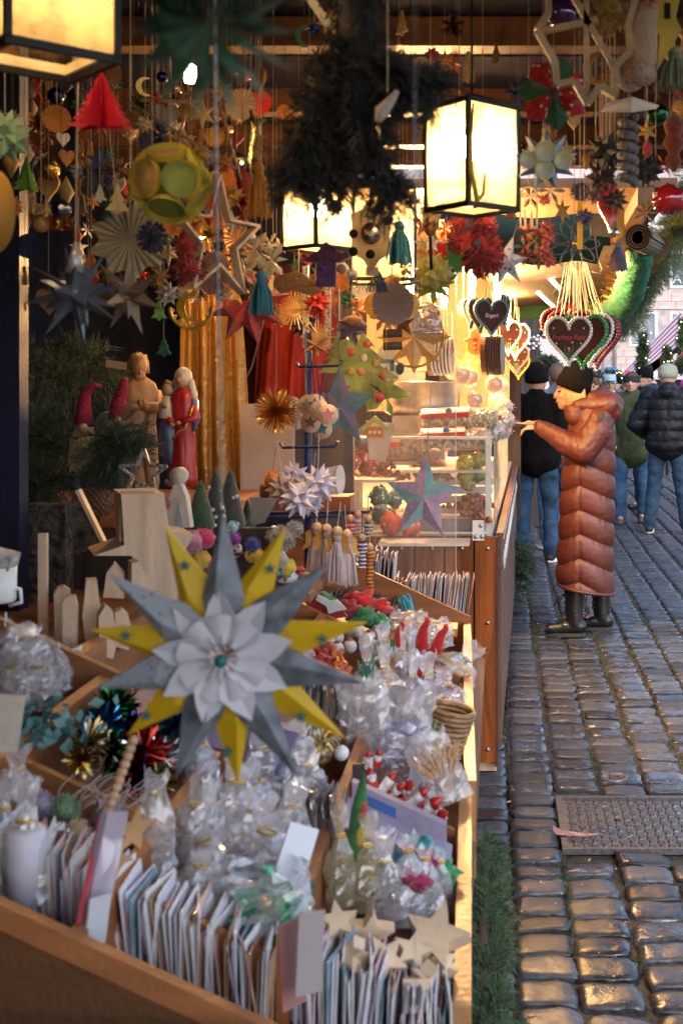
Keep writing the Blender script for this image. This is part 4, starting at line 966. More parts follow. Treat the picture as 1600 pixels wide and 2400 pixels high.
# coat: lofted rings with chevron quilting
rows = 190; na = 120; vs = []
zk = [(1377, 1303, 1437, .205), (1330, 1302, 1436, .20), (1250, 1308, 1437, .19), (1150, 1312, 1440, .185), (1060, 1320, 1440, .185), (1010, 1328, 1441, .19), (980, 1336, 1438, .19), (958, 1345, 1430, .165), (940, 1338, 1420, .12), (930, 1336, 1405, .095)]
def kz(t):
    u = t*(len(zk)-1); i = min(int(u), len(zk)-2); q = u-i; return [zk[i][j]*(1-q)+zk[i+1][j]*q for j in range(4)]
for i in range(rows):
    # even steps in height
    py = 1377 + (930-1377)*i/(rows-1); j = 0
    while j < len(zk)-2 and zk[j+1][0] > py: j += 1
    q = (zk[j][0]-py)/(zk[j][0]-zk[j+1][0]); l_, r_, b_ = [zk[j][m]*(1-q)+zk[j+1][m]*q for m in (1, 2, 3)]
    cx_ = ((l_+r_)/2-1370)*Yw/F; ax = (r_-l_)/2*Yw/F; z = H-(py-900)*Yw/F
    for k in range(na):
        a = 2*PI*k/na; x = cx_+ax*math.copysign(abs(math.cos(a))**.85, math.cos(a)); y = b_*math.copysign(abs(math.sin(a))**.85, math.sin(a))
        xs = (1352-1370)*Yw/F; dx = x-xs
        ph = (z + (.42*dx if dx > 0 else -.42*dx)*(1) - .05)/.152
        fade = min(1, max(0, (1065-py)/-30)) if py > 1035 else 0
        fade = 1 if py > 1070 else max(0, (py-1030)/40)
        d = .024*(abs(math.sin(PI*ph))**.5-.75)*fade
        if abs(dx) < .012 and py > 1070: d -= .010*(1-abs(dx)/.012)
        d += .002*noise.noise(Vector((x*10, y*10, z*18))) + .0012*noise.noise(Vector((x*35+z*20, y*35, z*40)))
        d += .007*(1-abs(math.sin(PI*ph)))*fade*noise.noise(Vector((x*45, y*45, z*6)))
        nx_2, ny_2 = math.cos(a), math.sin(a)
        zz = z - .03*max(0, (x-cx_)/ax)*max(0, 1-i/25) + .03*max(0, -(x-cx_)/ax)*max(0, 1-i/25)
        vs.append((x+nx_2*d, y+ny_2*d, zz))
fs = [(i*na+j, i*na+(j+1) % na, (i+1)*na+(j+1) % na, (i+1)*na+j) for i in range(rows-1) for j in range(na)]
coat = obj('coat', MB().add(vs, fs, True), rust, wm)
hem = MB(); hem.tube([Vector(vs[k])+Vector((0, 0, 0)) for k in range(0, na, 3)]+[Vector(vs[0])], .012, 8); obj('hem', hem, rust, coat)
def wr_disp(co): return .009*abs(noise.noise(Vector((co.x*18+co.z*10, co.y*8, co.z*18-co.x*12)))) + .001*noise.noise(co*50)
for sgn in (-1, 1):
    dy = .18*sgn
    skin('sleeve', [(W(1400, 985, dy*.8), W(1392, 1010, dy), .085, .088), (W(1392, 1010, dy), W(1362, 1052, dy*1.15), .092, .085), (W(1362, 1052, dy*1.15), W(1330, 1040, dy*.95), .085, .074), (W(1330, 1040, dy*.95), W(1275, 1007, dy*.5), .074, .052), (W(1275, 1007, dy*.5), W(1264, 1001, dy*.45), .05, .045)], rust, coat, vox=.009, smooth=4, disp=wr_disp)
skin('hood', [(W(1352, 950, -.10), W(1420, 948, -.13), .04, .07), (W(1352, 950, .10), W(1420, 948, .13), .04, .07), (W(1425, 962, -.09), W(1425, 962, .09), .08, .08), (W(1430, 950, 0), .085), (W(1385, 935, -.1), W(1410, 930, 0), .045, .06), (W(1385, 935, .1), W(1410, 930, 0), .045, .06), (W(1336, 960, -.06), W(1345, 975, -.1), .045, .06), (W(1336, 960, .06), W(1345, 975, .1), .045, .06), (W(1334, 955, 0), .045)], rust, coat, vox=.009, smooth=4, disp=wr_disp)
obj('patch', MB().box(W(1402, 972, -.262), (.035, .006, .04), (0, R(10), R(-8))), M('dark_patch', (.02, .03, .02), .7), coat)
for px, dy, lx, y1 in ((1343, -.07, 1343, 1478), (1412, .12, 1410, 1462)):
    b0 = W(px, y1, dy); b0.z = 0
    def bx(mb, b0=b0):
        mb.tube([b0+Vector((.0, 0, .30)), b0+Vector((0, 0, .16)), b0+Vector((.005, 0, .07))], [.058, .056, .055], 14)
    bt = skin('boot', [(b0+Vector((.03, 0, .06)), b0+Vector((-.06, 0, .055)), .052, .046), (b0+Vector((-.06, 0, .05)), b0+Vector((-.16, 0, .042)), .044, .034)], bootm, wm, vox=.008, smooth=3, extra=bx)
    so = MB(); pts = [(.055+.035*math.cos(q)-.055 if math.cos(q) > 0 else .16*math.cos(q), .042*math.sin(q)) for q in [2*PI*i/20 for i in range(20)]]
    pts = [((.07 if math.cos(q) > 0 else .188)*math.cos(q), .043*math.sin(q)) for q in [2*PI*i/24 for i in range(24)]]
    so.add([(b0.x+.005+p[0], b0.y+p[1], .0) for p in pts]+[(b0.x+.005+p[0], b0.y+p[1], .022) for p in pts], [tuple(range(23, -1, -1)), tuple(range(24, 48))]+[(i, (i+1) % 24, (i+1) % 24+24, i+24) for i in range(24)])
    obj('sole', so, M('grey_sole', (.035, .033, .03), .8), bt)
    lc = MB()
    for i in range(5): z = .13+.035*i; lc.tube([b0+Vector((-.05, -.03, z)), b0+Vector((-.062, 0, z+.012)), b0+Vector((-.05, .03, z+.03))], .0035, 5)
    lc.tube([b0+Vector((-.06, -.01, .27)), b0+Vector((-.10, -.03, .25)), b0+Vector((-.13, -.02, .19))], .0035, 5); lc.tube([b0+Vector((-.06, -.01, .27)), b0+Vector((-.09, .03, .22)), b0+Vector((-.10, .02, .17))], .0035, 5)
    obj('laces', lc, black_knit, bt)
    lg = MB(); lg.tube([W(px-3, 1340, dy), b0+Vector((0, 0, .26))], [.066, .056], 14); obj('legging', lg, legm, wm)
ph = obj('phone', MB().box((0, 0, 0), (.155, .075, .011)), M('grey_phone', (.16, .15, .15), .25, bump=0), loc=P(1222, 996, Yw-.01), rot=(R(-20), R(6), R(4))); tag(ph, 'slim grey mobile phone held out by the woman in the rust coat', 'phone')

jblk = mcl('black_wool', (.0045, .0045, .005), .95, spec=.08); jgrey = mcl('grey_nylon', (.10, .10, .125), .6); jgreen = mcl('olive_parka', (.04, .055, .022), .75); jpuff = mcl('black_puffer', (.008, .009, .013), .5)
white_sole = M('white_sole', (.6, .6, .58), .6, bump=0); brown_shoe = M('brown_boot', (.10, .05, .035), .6)
person('man in black jacket, black beanie and blue jeans seen from behind at the sweets stall', .33, 10.75, 1.78, 158, jm=jblk, tm=denim, jlen=.86, hat='beanie_tall', hair=black_knit, bulk=1.28, arms=[[(-.27, .0, 1.14), (-.18, -.18, 1.0)], [(.29, .0, 1.14), (.2, -.2, 1.0)]], feat=False, sole=white_sole, stance=.12, step=.05)
person('man in grey hooded jacket with short hair behind the black beanie man', .56, 11.6, 1.84, 205, jm=jgrey, tm=denim2, jlen=.84, hat='hair', hair=M('short_grey_hair', (.09, .055, .04), .9), bulk=1.2, hood=True, sm=M('beige_shoe', (.3, .22, .16), .7), sole=white_sole, feat=False, stance=.1, skinm=mskin((.36, .17, .11)))
person('woman in olive green parka with black headband and light blue jeans facing the camera', 1.52, 13.75, 1.78, -14, jm=jgreen, tm=denim2, jlen=.72, hat='band', hair=M('brown_hair', (.06, .03, .018), .7), bulk=1.14, sm=brown_shoe, stance=.10, step=.16, hood=True, arms=[[(-.27, .0, 1.12), (-.2, -.1, .92)], [(.30, .0, 1.10), (.30, -.04, .84)]])
person('man in black puffer jacket and pale green cap seen from behind at the right edge', 1.80, 12.8, 1.84, 168, jm=jpuff, tm=denim3, jlen=.86, hat='beanie', hair=M('pale_green_fleece', (.26, .27, .20), .95, var=.1), puff=.014, bulk=1.25, hood=True, stance=.19, sole=white_sole, feat=False, arms=[[(-.30, .0, 1.12), (-.2, -.18, 1.02)], [(.32, .0, 1.12), (.22, -.2, 1.0)]])
person('bearded man in black beanie and glasses behind the olive parka woman', 1.86, 15.2, 1.84, -60, jm=mcl('navy_jacket', (.02, .028, .05), .7), tm=denim3, hat='beanie', hair=black_knit, bulk=1.15, hood=True)
pp = person('man in pale blue cap behind the shoulder of the olive parka woman', 1.50, 16.4, 1.76, 4, jm=mcl('beige_jacket', (.4, .36, .34), .8), tm=denim3, hat='cap', hair=M('pale_blue_cap', (.26, .38, .46), .8), skinm=skin_b)
person('person with brown curly hair behind the rust coat hood', 1.37, 17.2, 1.70, -30, jm=mcl('white_jacket', (.55, .53, .52), .8), tm=denim3, hat='curly', hair=M('curly_brown', (.13, .055, .03), .8), skinm=skin_b)
person('person in bright pink hat cut off by the right edge', 2.60, 16.6, 1.70, 10, jm=mcl('pink_jacket', (.55, .03, .26), .8), tm=denim3, hat='beanie', hair=M('pink_knit', (.8, .03, .35), .9))
person('person with dark brown hair in dark coat hidden behind the rust coat woman', 1.20, 13.9, 1.62, 170, jm=jblk, tm=denim3, hat='hair', hair=M('brown_hair', (.06, .03, .018)), feat=False)
person('person in dark clothes in the crowd behind the puffer jacket man', 2.35, 18.5, 1.72, 20, jm=jblk, tm=denim3, hat='hair', hair=M('brown_hair', (.06, .03, .018)))
person('person in grey coat deep in the crowd between the parka and the beanie man', 2.0, 20.5, 1.76, -20, jm=jgrey, tm=denim3, hat='beanie', hair=black_knit)
# ================================================================== HANGING ORNAMENTS
NAMED = []
def orn(name, label, cat, px, py, Y, parts, rz=0, tilt=0, top=None, string=True, group=None, ry=0):
    """parts: list of (part name, MB or mesh, material[, (x,y,z)])"""
    p = P(px, py, Y); t = thing(name, label, cat, p, (R(tilt), R(ry), R(rz)), group); NAMED.append((px, py, Y, label))
    for q in parts:
        o = obj(q[0], q[1], q[2], t, q[3] if len(q) > 3 else None, q[4] if len(q) > 4 else None)
    if string and top is not None: hang(t, top)
    return t
def m_(px, Y): return px*Y/F
YEL = M('yellow_paper', (.66, .41, .003), .6, var=.06, sc=10, bump=.05, transl=.2); GRP = M('grey_print_paper', (.17, .18, .205), .55, var=.3, sc=40, bump=.05, kind='noise'); GRP2 = M('dotted_grey_paper', (.26, .265, .29), .55, kind='dots', sc=150, col2=(.13, .12, .13), bump=.05)
WHP = M('white_fold_paper', (.64, .61, .66), .6, var=.05, sc=10, bump=.04, transl=.2); TEAL = M('teal_print', (.01, .12, .11), .6)
def big_star():
    Y = 1.12; c = P(528, 1532, Y); t = thing('paper_star', 'large grey and yellow folded paper star with white centre hanging in the foreground', 'paper star', c, (R(4), 0, R(3)))
    k = Y/F
    # tips, measured: (dx, dy) from the centre in photo pixels, colour
    tips = [(-2, -330, 1), (142, -300, 0), (245, -215, 1) , (330, -65, 0), (325, 75, 1), (275, 215, 0), (165, 300, 1), (22, 325, 0), (-120, 300, 1), (-235, 200, 0), (-302, 78, 2), (-318, -55, 0), (-265, -190, 2), (-140, -300, 0)]
    n = len(tips)
    angs = [math.atan2(-b, a) for a, b, _ in tips]
    for i, (dx, dy, col) in enumerate(tips):
        L = math.hypot(dx, dy)*k; a = angs[i]; u = Vector((math.cos(a), 0, math.sin(a))); v = Vector((-math.sin(a), 0, math.cos(a)))
        w1 = .0195; off = -.004 if col else .004
        mb = MB(); o = Vector((0, off, 0)); d = .009
        pts = [u*.02 + v*w1*.55, u*.054 + v*w1, u*L, u*.054 - v*w1, u*.02 - v*w1*.55]
        f_ = [pts[0]+o, pts[1]+o, pts[2]+o+Vector((0, .004, 0)), pts[3]+o, pts[4]+o]; r1 = u*.02+o+Vector((0, -d*.4, 0)); r2 = u*.066+v*.006+o+Vector((0, -d, 0))
        bk = [p + Vector((0, .0035, 0)) for p in f_]
        mb.add(f_ + [r1, r2] + bk, [(0, 5, 6, 1), (1, 6, 2), (6, 3, 2), (5, 4, 3, 6), (4, 5, 0), (7, 8, 9, 10, 11), (0, 1, 8, 7), (1, 2, 9, 8), (2, 3, 10, 9), (3, 4, 11, 10)])
        ray = obj('ray', mb, [YEL, GRP, GRP2][col], t, label=['yellow folded ray with a small dark star', 'plain grey folded ray', 'grey patterned folded ray'][col])
        if col == 0: obj('star_print', MB().prism(star_pts(5, .0062, .0026), .0006), TEAL, ray, loc=u*.092 + v*(-.004) + o + Vector((0, -.0105+.001, 0)), rot=(0, 0, 0))
    # white inner leaves with rounded curled cups
    for i in range(9):
        a = 2*PI*i/9 + .2; u = Vector((math.cos(a), 0, math.sin(a))); v = Vector((-math.sin(a), 0, math.cos(a))); mb = MB()
        def q(r, s, y): return u*r + v*s + Vector((0, y, 0))
        L_ = [q(.012, -.003, -.013), q(.024, -.013, -.018), q(.034, -.016, -.019), q(.050, -.009, -.016), q(.066, .002, -.012), q(.050, .012, -.012), q(.034, .016, -.012), q(.024, .012, -.013), q(.012, .004, -.012), q(.036, 0, -.0105)]
        mb.add(L_, [(i_, i_+1, 9) for i_ in range(8)] + [(8, 0, 9)])
        cup = []
        for j in range(9):
            b = PI*j/8 - PI/2
            for r_ in (.014, .036): cup.append(q(r_ + (.006 if r_ > .03 else 0)*math.cos(b), .0125*math.sin(b)*(1.0 if r_ > .03 else .4), -.013-.0045*math.cos(b)))
        mb.add(cup, [(2*j, 2*j+1, 2*j+3, 2*j+2) for j in range(8)])
        o_ = obj('inner_leaf', mb, WHP, t); o_.modifiers.new('t', 'SOLIDIFY').thickness = .0006
    obj('centre_disc', g_flower(.026, 12, .3, .3, .4), WHP, t, loc=(0, -.016, 0))
    obj('bead', MB().ball((0, -.0235, 0), .0062, 12, 8), M('teal_bead', (.0, .11, .10), .4), t)
    mb = MB(); mb.tube([(-.002, 0, .14), (-.003, .0, ROOF-c.z)], .0011, 6); obj('string', mb, M('silver_cord', (.45, .45, .5), .35, .3, bump=.5), t)
big_star()

DGRN = M('dark_green_paper', (.012, .05, .016), .7, var=.4, sc=9, transl=.15); GGRN = M('grey_green_paper', (.10, .14, .08), .7, var=.4, sc=9, transl=.15)
Y = .55; orn('leaf_star', 'large out of focus dark green leaf star close to the camera at the top', 'paper star', 490, 60, Y, [('leaves', g_flower(m_(170, Y), 12, .35, .5, .7), DGRN), ('outer_leaves', g_flower(m_(215, Y), 14, .2, .4, .42), GGRN, (0, .012, 0))], top=0)
Y = 1.6
orn('paper_tree', 'bright red fringed paper Christmas tree hanging below the top left lantern', 'paper tree', 238, 232, Y, [('tree', g_fins(saw_tree(m_(135, Y), m_(150, Y), 8), 8), M('red_paper', (.62, .015, .04), .6, var=.1, transl=.45))], top=m_(66, Y))
orn('paper_tree', 'small green fringed paper tree at the left edge under the pale green star', 'paper tree', 62, 405, 1.75, [('tree', g_fins(saw_tree(m_(80, 1.75), m_(60, 1.75), 6), 6), M('lime_paper', (.10, .22, .02), .6, transl=.4))], top=.02)
orn('folded_star', 'pale green folded paper star cut off by the left edge', 'paper star', 12, 318, 1.7, [('star', g_spiky(m_(66, 1.7), 26, .5, .34), M('pale_green_paper', (.30, .42, .25), .6, transl=.3))], top=.03)
orn('paper_disc', 'orange yellow paper ball cut off by the left edge above the silver star', 'paper ball', -12, 495, 1.45, [('ball', MB().ball((0, 0, 0), (m_(46, 1.45), m_(46, 1.45), m_(100, 1.45)), 20, 14), M('amber_paper', (.5, .22, .01), .6, transl=.4))], top=.04)
# paper ball of twelve discs
Y = 1.7; r = m_(86, Y); ph_ = (1+5**.5)/2
mbs = [MB(), MB(), MB()]
dirs = [Vector(d).normalized() for d in [(0, 1, ph_), (0, -1, ph_), (0, 1, -ph_), (0, -1, -ph_), (1, ph_, 0), (-1, ph_, 0), (1, -ph_, 0), (-1, -ph_, 0), (ph_, 0, 1), (-ph_, 0, 1), (ph_, 0, -1), (-ph_, 0, -1)]]
flap = MB()
for i, d in enumerate(dirs):
    u = d.orthogonal().normalized(); v = d.cross(u); mb = mbs[i % 3]; vs = [d*r*.86]
    for j in range(20):
        a = 2*PI*j/20; vs.append(d*r*.80 + (u*math.cos(a)+v*math.sin(a))*r*.50)
    mb.add(vs, [(0, 1+j, 1+(j+1) % 20) for j in range(20)])
    vs = []
    for j in range(20):
        a = 2*PI*j/20; vs += [d*r*.80 + (u*math.cos(a)+v*math.sin(a))*r*.50, d*r*.98 + (u*math.cos(a)+v*math.sin(a))*r*(.53)]
    flap.add(vs, [(2*j, 2*j+1, (2*j+3) % 40, (2*j+2) % 40) for j in range(20)])
orn('paper_ball', 'green and yellow paper disc ball hanging left of centre', 'paper ball', 400, 430, Y, [('disc', mbs[0], M('olive_paper', (.30, .34, .06), .5, transl=.4)), ('disc', mbs[1], M('floral_paper', (.48, .42, .10), .5, sc=25, var=.4, transl=.4, col2=(.45, .2, .1))), ('disc', mbs[2], M('sage_paper', (.22, .26, .10), .5, transl=.4)), ('rim', flap, M('gold_yellow_paper', (.52, .42, .05), .5, transl=.4))], top=r)
Y = 2.1; NEWS = M('newsprint', (.42, .34, .22), .7, kind='stripez', sc=75, col2=(.30, .24, .15), bump=.1)
orn('pleated_star', 'beige pleated newspaper star below the green paper ball', 'paper star', 306, 562, Y, [('star', g_pleat(m_(95, Y), 26, .09, 9), NEWS)], top=.06, rz=10)
orn('pompom', 'dark blue tufted pompom beside the beige pleated star', 'pompom', 357, 557, 1.95, [('tuft', g_pompom(m_(38, 1.95)), felt((.012, .012, .035)))], top=.02)
orn('ball_comet', 'wooden ball with orange foil comet tail at the left above the silver star', 'ornament', 97, 526, 2.1, [('ball', MB().ball((0, 0, 0), m_(19, 2.1), 14, 10), M('brown_ball', (.28, .15, .06), .6)), ('tail', MB().prism([(0, .012), (m_(82, 2.1), .018), (m_(72, 2.1), .004), (m_(84, 2.1), -.012), (0, -.008)], .002), foil((.6, .3, .08)))], top=.013)
SIL = M('silver_blue_paper', (.13, .13, .15), .28, .5, var=.25, sc=14, bump=.1)
Y = 1.62; s_ = g_star3d(8, m_(118, Y), m_(38, Y), m_(34, Y), .2); 
orn('folded_star', 'silver blue eight pointed star with shiny spot at the left above the statues', 'paper star', 176, 690, Y, [('star', s_, SIL), ('spikes', g_spiky(m_(85, Y), 14, .4, .26, sd_=4), SIL), ('cone', MB().lathe([(m_(24, Y), m_(50, Y)), (m_(4, Y), m_(126, Y))], 10), M('silver_cone', (.4, .36, .34), .3, .3))], rz=14, tilt=-8, top=m_(120, Y))
Y = 1.95; BRS = M('bronze_paper', (.20, .13, .08), .4, .2, var=.3)
orn('folded_star', 'dark bronze star partly hidden behind the silver blue star', 'paper star', 300, 690, Y, [('star', g_star3d(7, m_(100, Y), m_(34, Y), m_(30, Y), .5), BRS), ('spikes', g_spiky(m_(70, Y), 12, .4, .26, sd_=9), BRS)], rz=-14, tilt=12, top=.05)
# wooden frame star
Y = 2.35; orn('frame_star', 'angular star frame of pale wooden strips left of the orange tassel', 'star frame', 510, 560, Y, [('frame', g_frame(5, m_(150, Y), m_(60, Y), .006, .018), wood_l)], rz=62, top=m_(150, Y))
orn('tassel', 'orange gold thread tassel hanging left of the dark dried bunch', 'tassel', 606, 448, 2.0, [('threads', g_tassel(m_(34, 2.0), m_(130, 2.0)), M('orange_thread', (.48, .19, .02), .8))], top=m_(60, 2.0))
orn('foil_icicle', 'long gold foil icicle above the orange tassel', 'icicle', 588, 345, 1.95, [('strip', MB().tube([(0, 0, m_(85, 1.95)), (.004, 0, .03), (-.004, .003, -.02), (.002, 0, -m_(85, 1.95))], [.008, .012, .010, .004], 8, flat=.3), gold)], top=m_(85, 1.95))
orn('pleated_fan', 'pinkish white pleated round fan left of the wooden star frame', 'paper fan', 500, 640, 2.5, [('fan', g_pleat(m_(50, 2.5), 26, .1), M('pink_print_paper', (.55, .42, .36), .6, kind='stripe', sc=60, col2=(.6, .2, .15)))], top=.04, rz=-25)
orn('shaggy_figure', 'shaggy dark red bearded figure hanging above the gold moon', 'ornament', 442, 620, 2.3, [('fur', g_pompom(m_(44, 2.3), 240, 8), felt((.30, .012, .012)), (0, 0, -.012)), ('fur', g_pompom(m_(32, 2.3), 160, 9), felt((.36, .012, .01)), (-.006, 0, .038))], top=.05)
LEAF = M('white_leaf_paper', (.72, .6, .38), .6, transl=.35)
for i, (px, py, rr2, lab) in enumerate([(600, 585, 50, 'cream paper leaf flower below the orange tassel'), (640, 610, 46, 'bright cream leaf flower left of the small lantern'), (575, 640, 36, 'small cream paper angel above the left blue tassel')]):
    orn('paper_flower', lab, 'paper flower', px, py, 2.6, [('petals', g_flower(m_(rr2, 2.6), 7, .5, .6, .6), LEAF)], rz=rnd.uniform(-30, 30), top=.03)
# golden moon in a ring
Y = 2.5; mo_ = MB().prism(moon_pts(m_(34, Y)), .004); rg = MB(); rg.tube([(m_(50, Y)*math.cos(a), 0, m_(50, Y)*math.sin(a)) for a in [PI + PI*i/16 for i in range(17)]], .004, 6)
for i in range(9): a = PI+PI*(i+.5)/9; rg.box((m_(43, Y)*math.cos(a), 0, m_(43, Y)*math.sin(a)), (.006, .003, .006), (0, a, 0))
GOLDW = M('gold_paint', (.62, .36, .04), .35, .5)
orn('moon_ring', 'golden cut out moon in an openwork half ring', 'moon ornament', 448, 720, Y, [('moon', mo_, GOLDW), ('ring', rg, GOLDW)], top=.02)
for px, py, Y, lab in ((612, 690, 2.4, 'left of the two teal tassels near the red cloth'), (935, 572, 2.5, 'teal tassel hanging beside the cream star board')):
    orn('tassel', lab, 'tassel', px, py, Y, [('threads', g_tassel(m_(32, Y), m_(100, Y), 50), M('teal_thread', (.03, .17, .24), .85))], top=m_(48, Y), group='teal tassels')
orn('flat_tree', 'small lime green felt tree above the wooden saint', 'felt tree', 373, 727, 2.4, [('tree', MB().prism(tree_pts(m_(24, 2.4)), .004), felt((.22, .42, .06)))], top=.02)
orn('flat_tree', 'small dark green felt tree below the lime one', 'felt tree', 384, 812, 2.6, [('tree', MB().prism(tree_pts(m_(24, 2.6)), .004), felt((.02, .10, .03)))], top=.02)
orn('gold_star', 'tiny gold star above the lime green felt tree', 'star', 368, 662, 2.4, [('star', g_star3d(5, .012, .005, .003), GOLDW)], top=.01)
orn('folded_star', 'small blue spiky star just left of the cream star board', 'paper star', 786, 486, 2.3, [('star', g_spiky(m_(26, 2.3), 18, .4, .24), foil((.02, .06, .30)))], top=.02)
orn('folded_star', 'small blue spiky star at the top beside the wooden strip', 'paper star', 736, 68, 2.0, [('star', g_spiky(m_(18, 2.0), 18, .4, .24), foil((.02, .05, .22)))], top=.01)
orn('folded_star', 'tiny blue star below the bright yellow folded flower', 'paper star', 1017, 702, 3.1, [('star', g_spiky(m_(10, 3.1), 16, .4, .24), foil((.02, .06, .35)))], top=.01)
orn('silver_bow', 'silver and grey paper bow in the gap of the dark dried bunch', 'ornament', 780, 280, 1.9, [('bow', g_flower(m_(50, 1.9), 6, .6, .7, .5), M('silver_paper', (.45, .42, .42), .4, .2)), ('stick', MB().bar((-.02, -.01, .0), (.03, -.01, .05), .003), wood_l)], top=.02)
orn('painted_stick', 'pale printed wooden strip hanging at the top left of the dark dried bunch', 'ornament', 745, 30, 1.7, [('strip', MB().bar((-.018, 0, .03), (.018, 0, -.022), .012, .003, up=(0, 1, 0)), M('printed_wood', (.5, .42, .28), .6, kind='dots', sc=120, col2=(.1, .08, .05)))], top=.03)
orn('bird', 'pale clay bird hanging in front of the dark bunch left of the large lantern', 'bird ornament', 908, 255, 1.45, [('bird', MB().tube([(-.012, 0, -.016), (-.008, 0, -.004), (.004, 0, .010), (.012, 0, .022)], [.004, .009, .006, .003], 10), M('clay', (.42, .33, .28), .6)), ('leg', MB().tube([(-.012, 0, -.016), (-.010, 0, -.038)], .0018, 5), gold)], top=.02)
# cream star board with bell
Y = 2.6; pts = []; 
for i in range(12):
    a = PI/2+PI*i/6; q = m_(78 if i % 2 == 0 else 60, Y); pts.append((q*math.cos(a)*.72, q*math.sin(a)*1.15))
t = orn('star_board', 'cream board with dark holes and a silver bell between the lanterns', 'ornament', 870, 548, Y, [('board', MB().prism(pts, .005), M('cream_board', (.72, .55, .3), .5, transl=.35)), ('bell', MB().ball((0, -.01, 0), (m_(24, Y), m_(16, Y), m_(27, Y)), 16, 12), foil((.5, .4, .3))), ('tag', MB().box((m_(2, Y), 0, -m_(88, Y)), (m_(30, Y), .002, m_(20, Y))), paper(CREAM))], top=.06)
for (x, z) in ((-42, 0), (-42, -42), (-2, -48), (40, 30)): obj('hole', MB().lathe([(m_(11, Y), -.0035), (m_(11, Y), .0035)], 14), M('black_void', (.004, .004, .004), .9, bump=0), t, (m_(x, Y), 0, m_(z, Y)), (R(90), 0, 0))
orn('folded_flower', 'bright yellow folded paper flower ball lit from behind', 'paper flower', 1015, 642, 2.9, [('petals', g_spiky(m_(52, 2.9), 26, .6, .42, sides=5), M('bright_yellow_paper', (.62, .55, .16), .6, transl=.5)), ('leaves', g_flower(m_(56, 2.9), 8, .4, .4, .7), M('yellow_green_paper', (.35, .38, .06), .6, transl=.4), (0, .01, -.02))], top=.05)
orn('pleated_fan', 'grey fringed round fan below the cream board', 'paper fan', 920, 712, 2.95, [('fan', g_pleat(m_(50, 2.95), 50, .05), M('mauve_print', (.42, .34, .32), .6, kind='stripe', sc=110, col2=(.25, .18, .18)))], top=.05)
orn('paper_moon', 'yellow paper moon behind the grey fringed fan', 'moon ornament', 918, 715, 3.02, [('moon', MB().prism(circ(m_(66, 3.02), 28, 1, .62), .004), M('yellow_card', (.65, .4, .03), .6, transl=.3))], top=.04)
orn('tassel', 'short dark blue tassel above the grey fringed fan', 'tassel', 884, 664, 2.85, [('threads', g_tassel(m_(26, 2.85), m_(44, 2.85), 36), felt((.05, .06, .12)))], top=.02)
cl_ = [(x*m_(60, 2.9), z*m_(34, 2.9)) for x, z in [(-1, -.2), (-.9, .5), (-.5, .7), (-.1, .9), (.3, .5), (.7, .2), (1, .0), (.95, -.5), (.5, -.9), (.1, -.6), (-.3, -.5), (-.7, -.7)]]
orn('cloud', 'brown wooden cloud shape below the small lantern', 'ornament', 700, 665, 2.9, [('board', MB().prism(cl_, .008), M('brown_wood_cut', (.26, .13, .05), .6, kind='woodx'))], top=.02)
orn('felt_house', 'purple felt bird house with a star roof below the small lantern', 'ornament', 765, 632, 2.8, [('house', MB().box((0, 0, -.012), (m_(46, 2.8), .02, m_(56, 2.8))), felt((.16, .08, .22))), ('roof', MB().prism([(-.055, .0), (-.02, .02), (0, .045), (.03, .02), (.06, .01), (.03, -.004), (-.02, -.004)], .03), felt((.13, .05, .11)), (0, 0, .02)), ('bead', MB().ball((.036, -.012, -.0), .012, 12, 8), paper((.62, .35, .2))), ('bead', MB().ball((-.010, -.016, -.002), .010, 12, 8), felt((.12, .02, .3)))], top=.06)
orn('bird', 'purple and orange paper bird hanging by a dark cord above the patchwork star', 'bird ornament', 825, 765, 3.1, [('body', MB().ball((0, 0, 0), (m_(36, 3.1), .02, m_(22, 3.1)), 14, 10, nz=.3), felt((.22, .14, .19))), ('wing', g_flower(m_(38, 3.1), 5, .4, .5, .8), felt((.15, .10, .16)), (0, -.012, -.012)), ('chest', MB().ball((.004, -.018, .014), (.026, .012, .014), 10, 8), felt((.5, .24, .1)))], top=.03)
# glitter cone with stick
Y = 2.6; orn('glitter_cone', 'brown glitter cone on a stick between the lanterns', 'ornament', 1008, 522, Y, [('cone', MB().lathe([(m_(8, Y), -m_(30, Y)), (m_(20, Y), -m_(10, Y)), (m_(25, Y), m_(35, Y)), (.002, m_(38, Y))], 14), M('bronze_glitter', (.42, .24, .09), .3, .7, sc=90, var=.45, bump=1, bsc=200)), ('stick', MB().tube([(0, 0, -m_(30, Y)), (.002, 0, -m_(110, Y))], .004, 6), M('dark_twig', (.012, .009, .007)))], top=.03)
# red furry stocking and heart
REDF = felt((.30, .006, .008))
orn('fur_stocking', 'small furry red stocking left of the big furry red heart', 'ornament', 1076, 552, 2.55, [('fur', g_pompom(m_(34, 2.55), 240, 4), REDF, (0, 0, -.012)), ('fur', g_pompom(m_(26, 2.55), 160, 5), REDF, (0, 0, .026))], top=.04)
Y = 2.45; mb = MB(); mb.T = Matrix.Diagonal((1, .7, 1.45, 1)); mb.ball((0, 0, 0), m_(46, Y), 18, 12, nz=.2)
fz = g_pompom(m_(52, Y), 420, 6); fz.v = [(x, y*.8, z*1.28-.006*(abs(x)/.04)) for x, y, z in fz.v]
orn('furry_heart', 'large dark red furry bird shaped ornament below the big lantern', 'ornament', 1130, 590, Y, [('fur', fz, REDF), ('fur', g_pompom(m_(34, Y), 200, 7), REDF, (.004, 0, .052)), ('button', MB().ball((-.01, -.042, .012), (.008, .003, .008), 10, 6), felt((.12, .07, .05)))], top=.06, tilt=0)
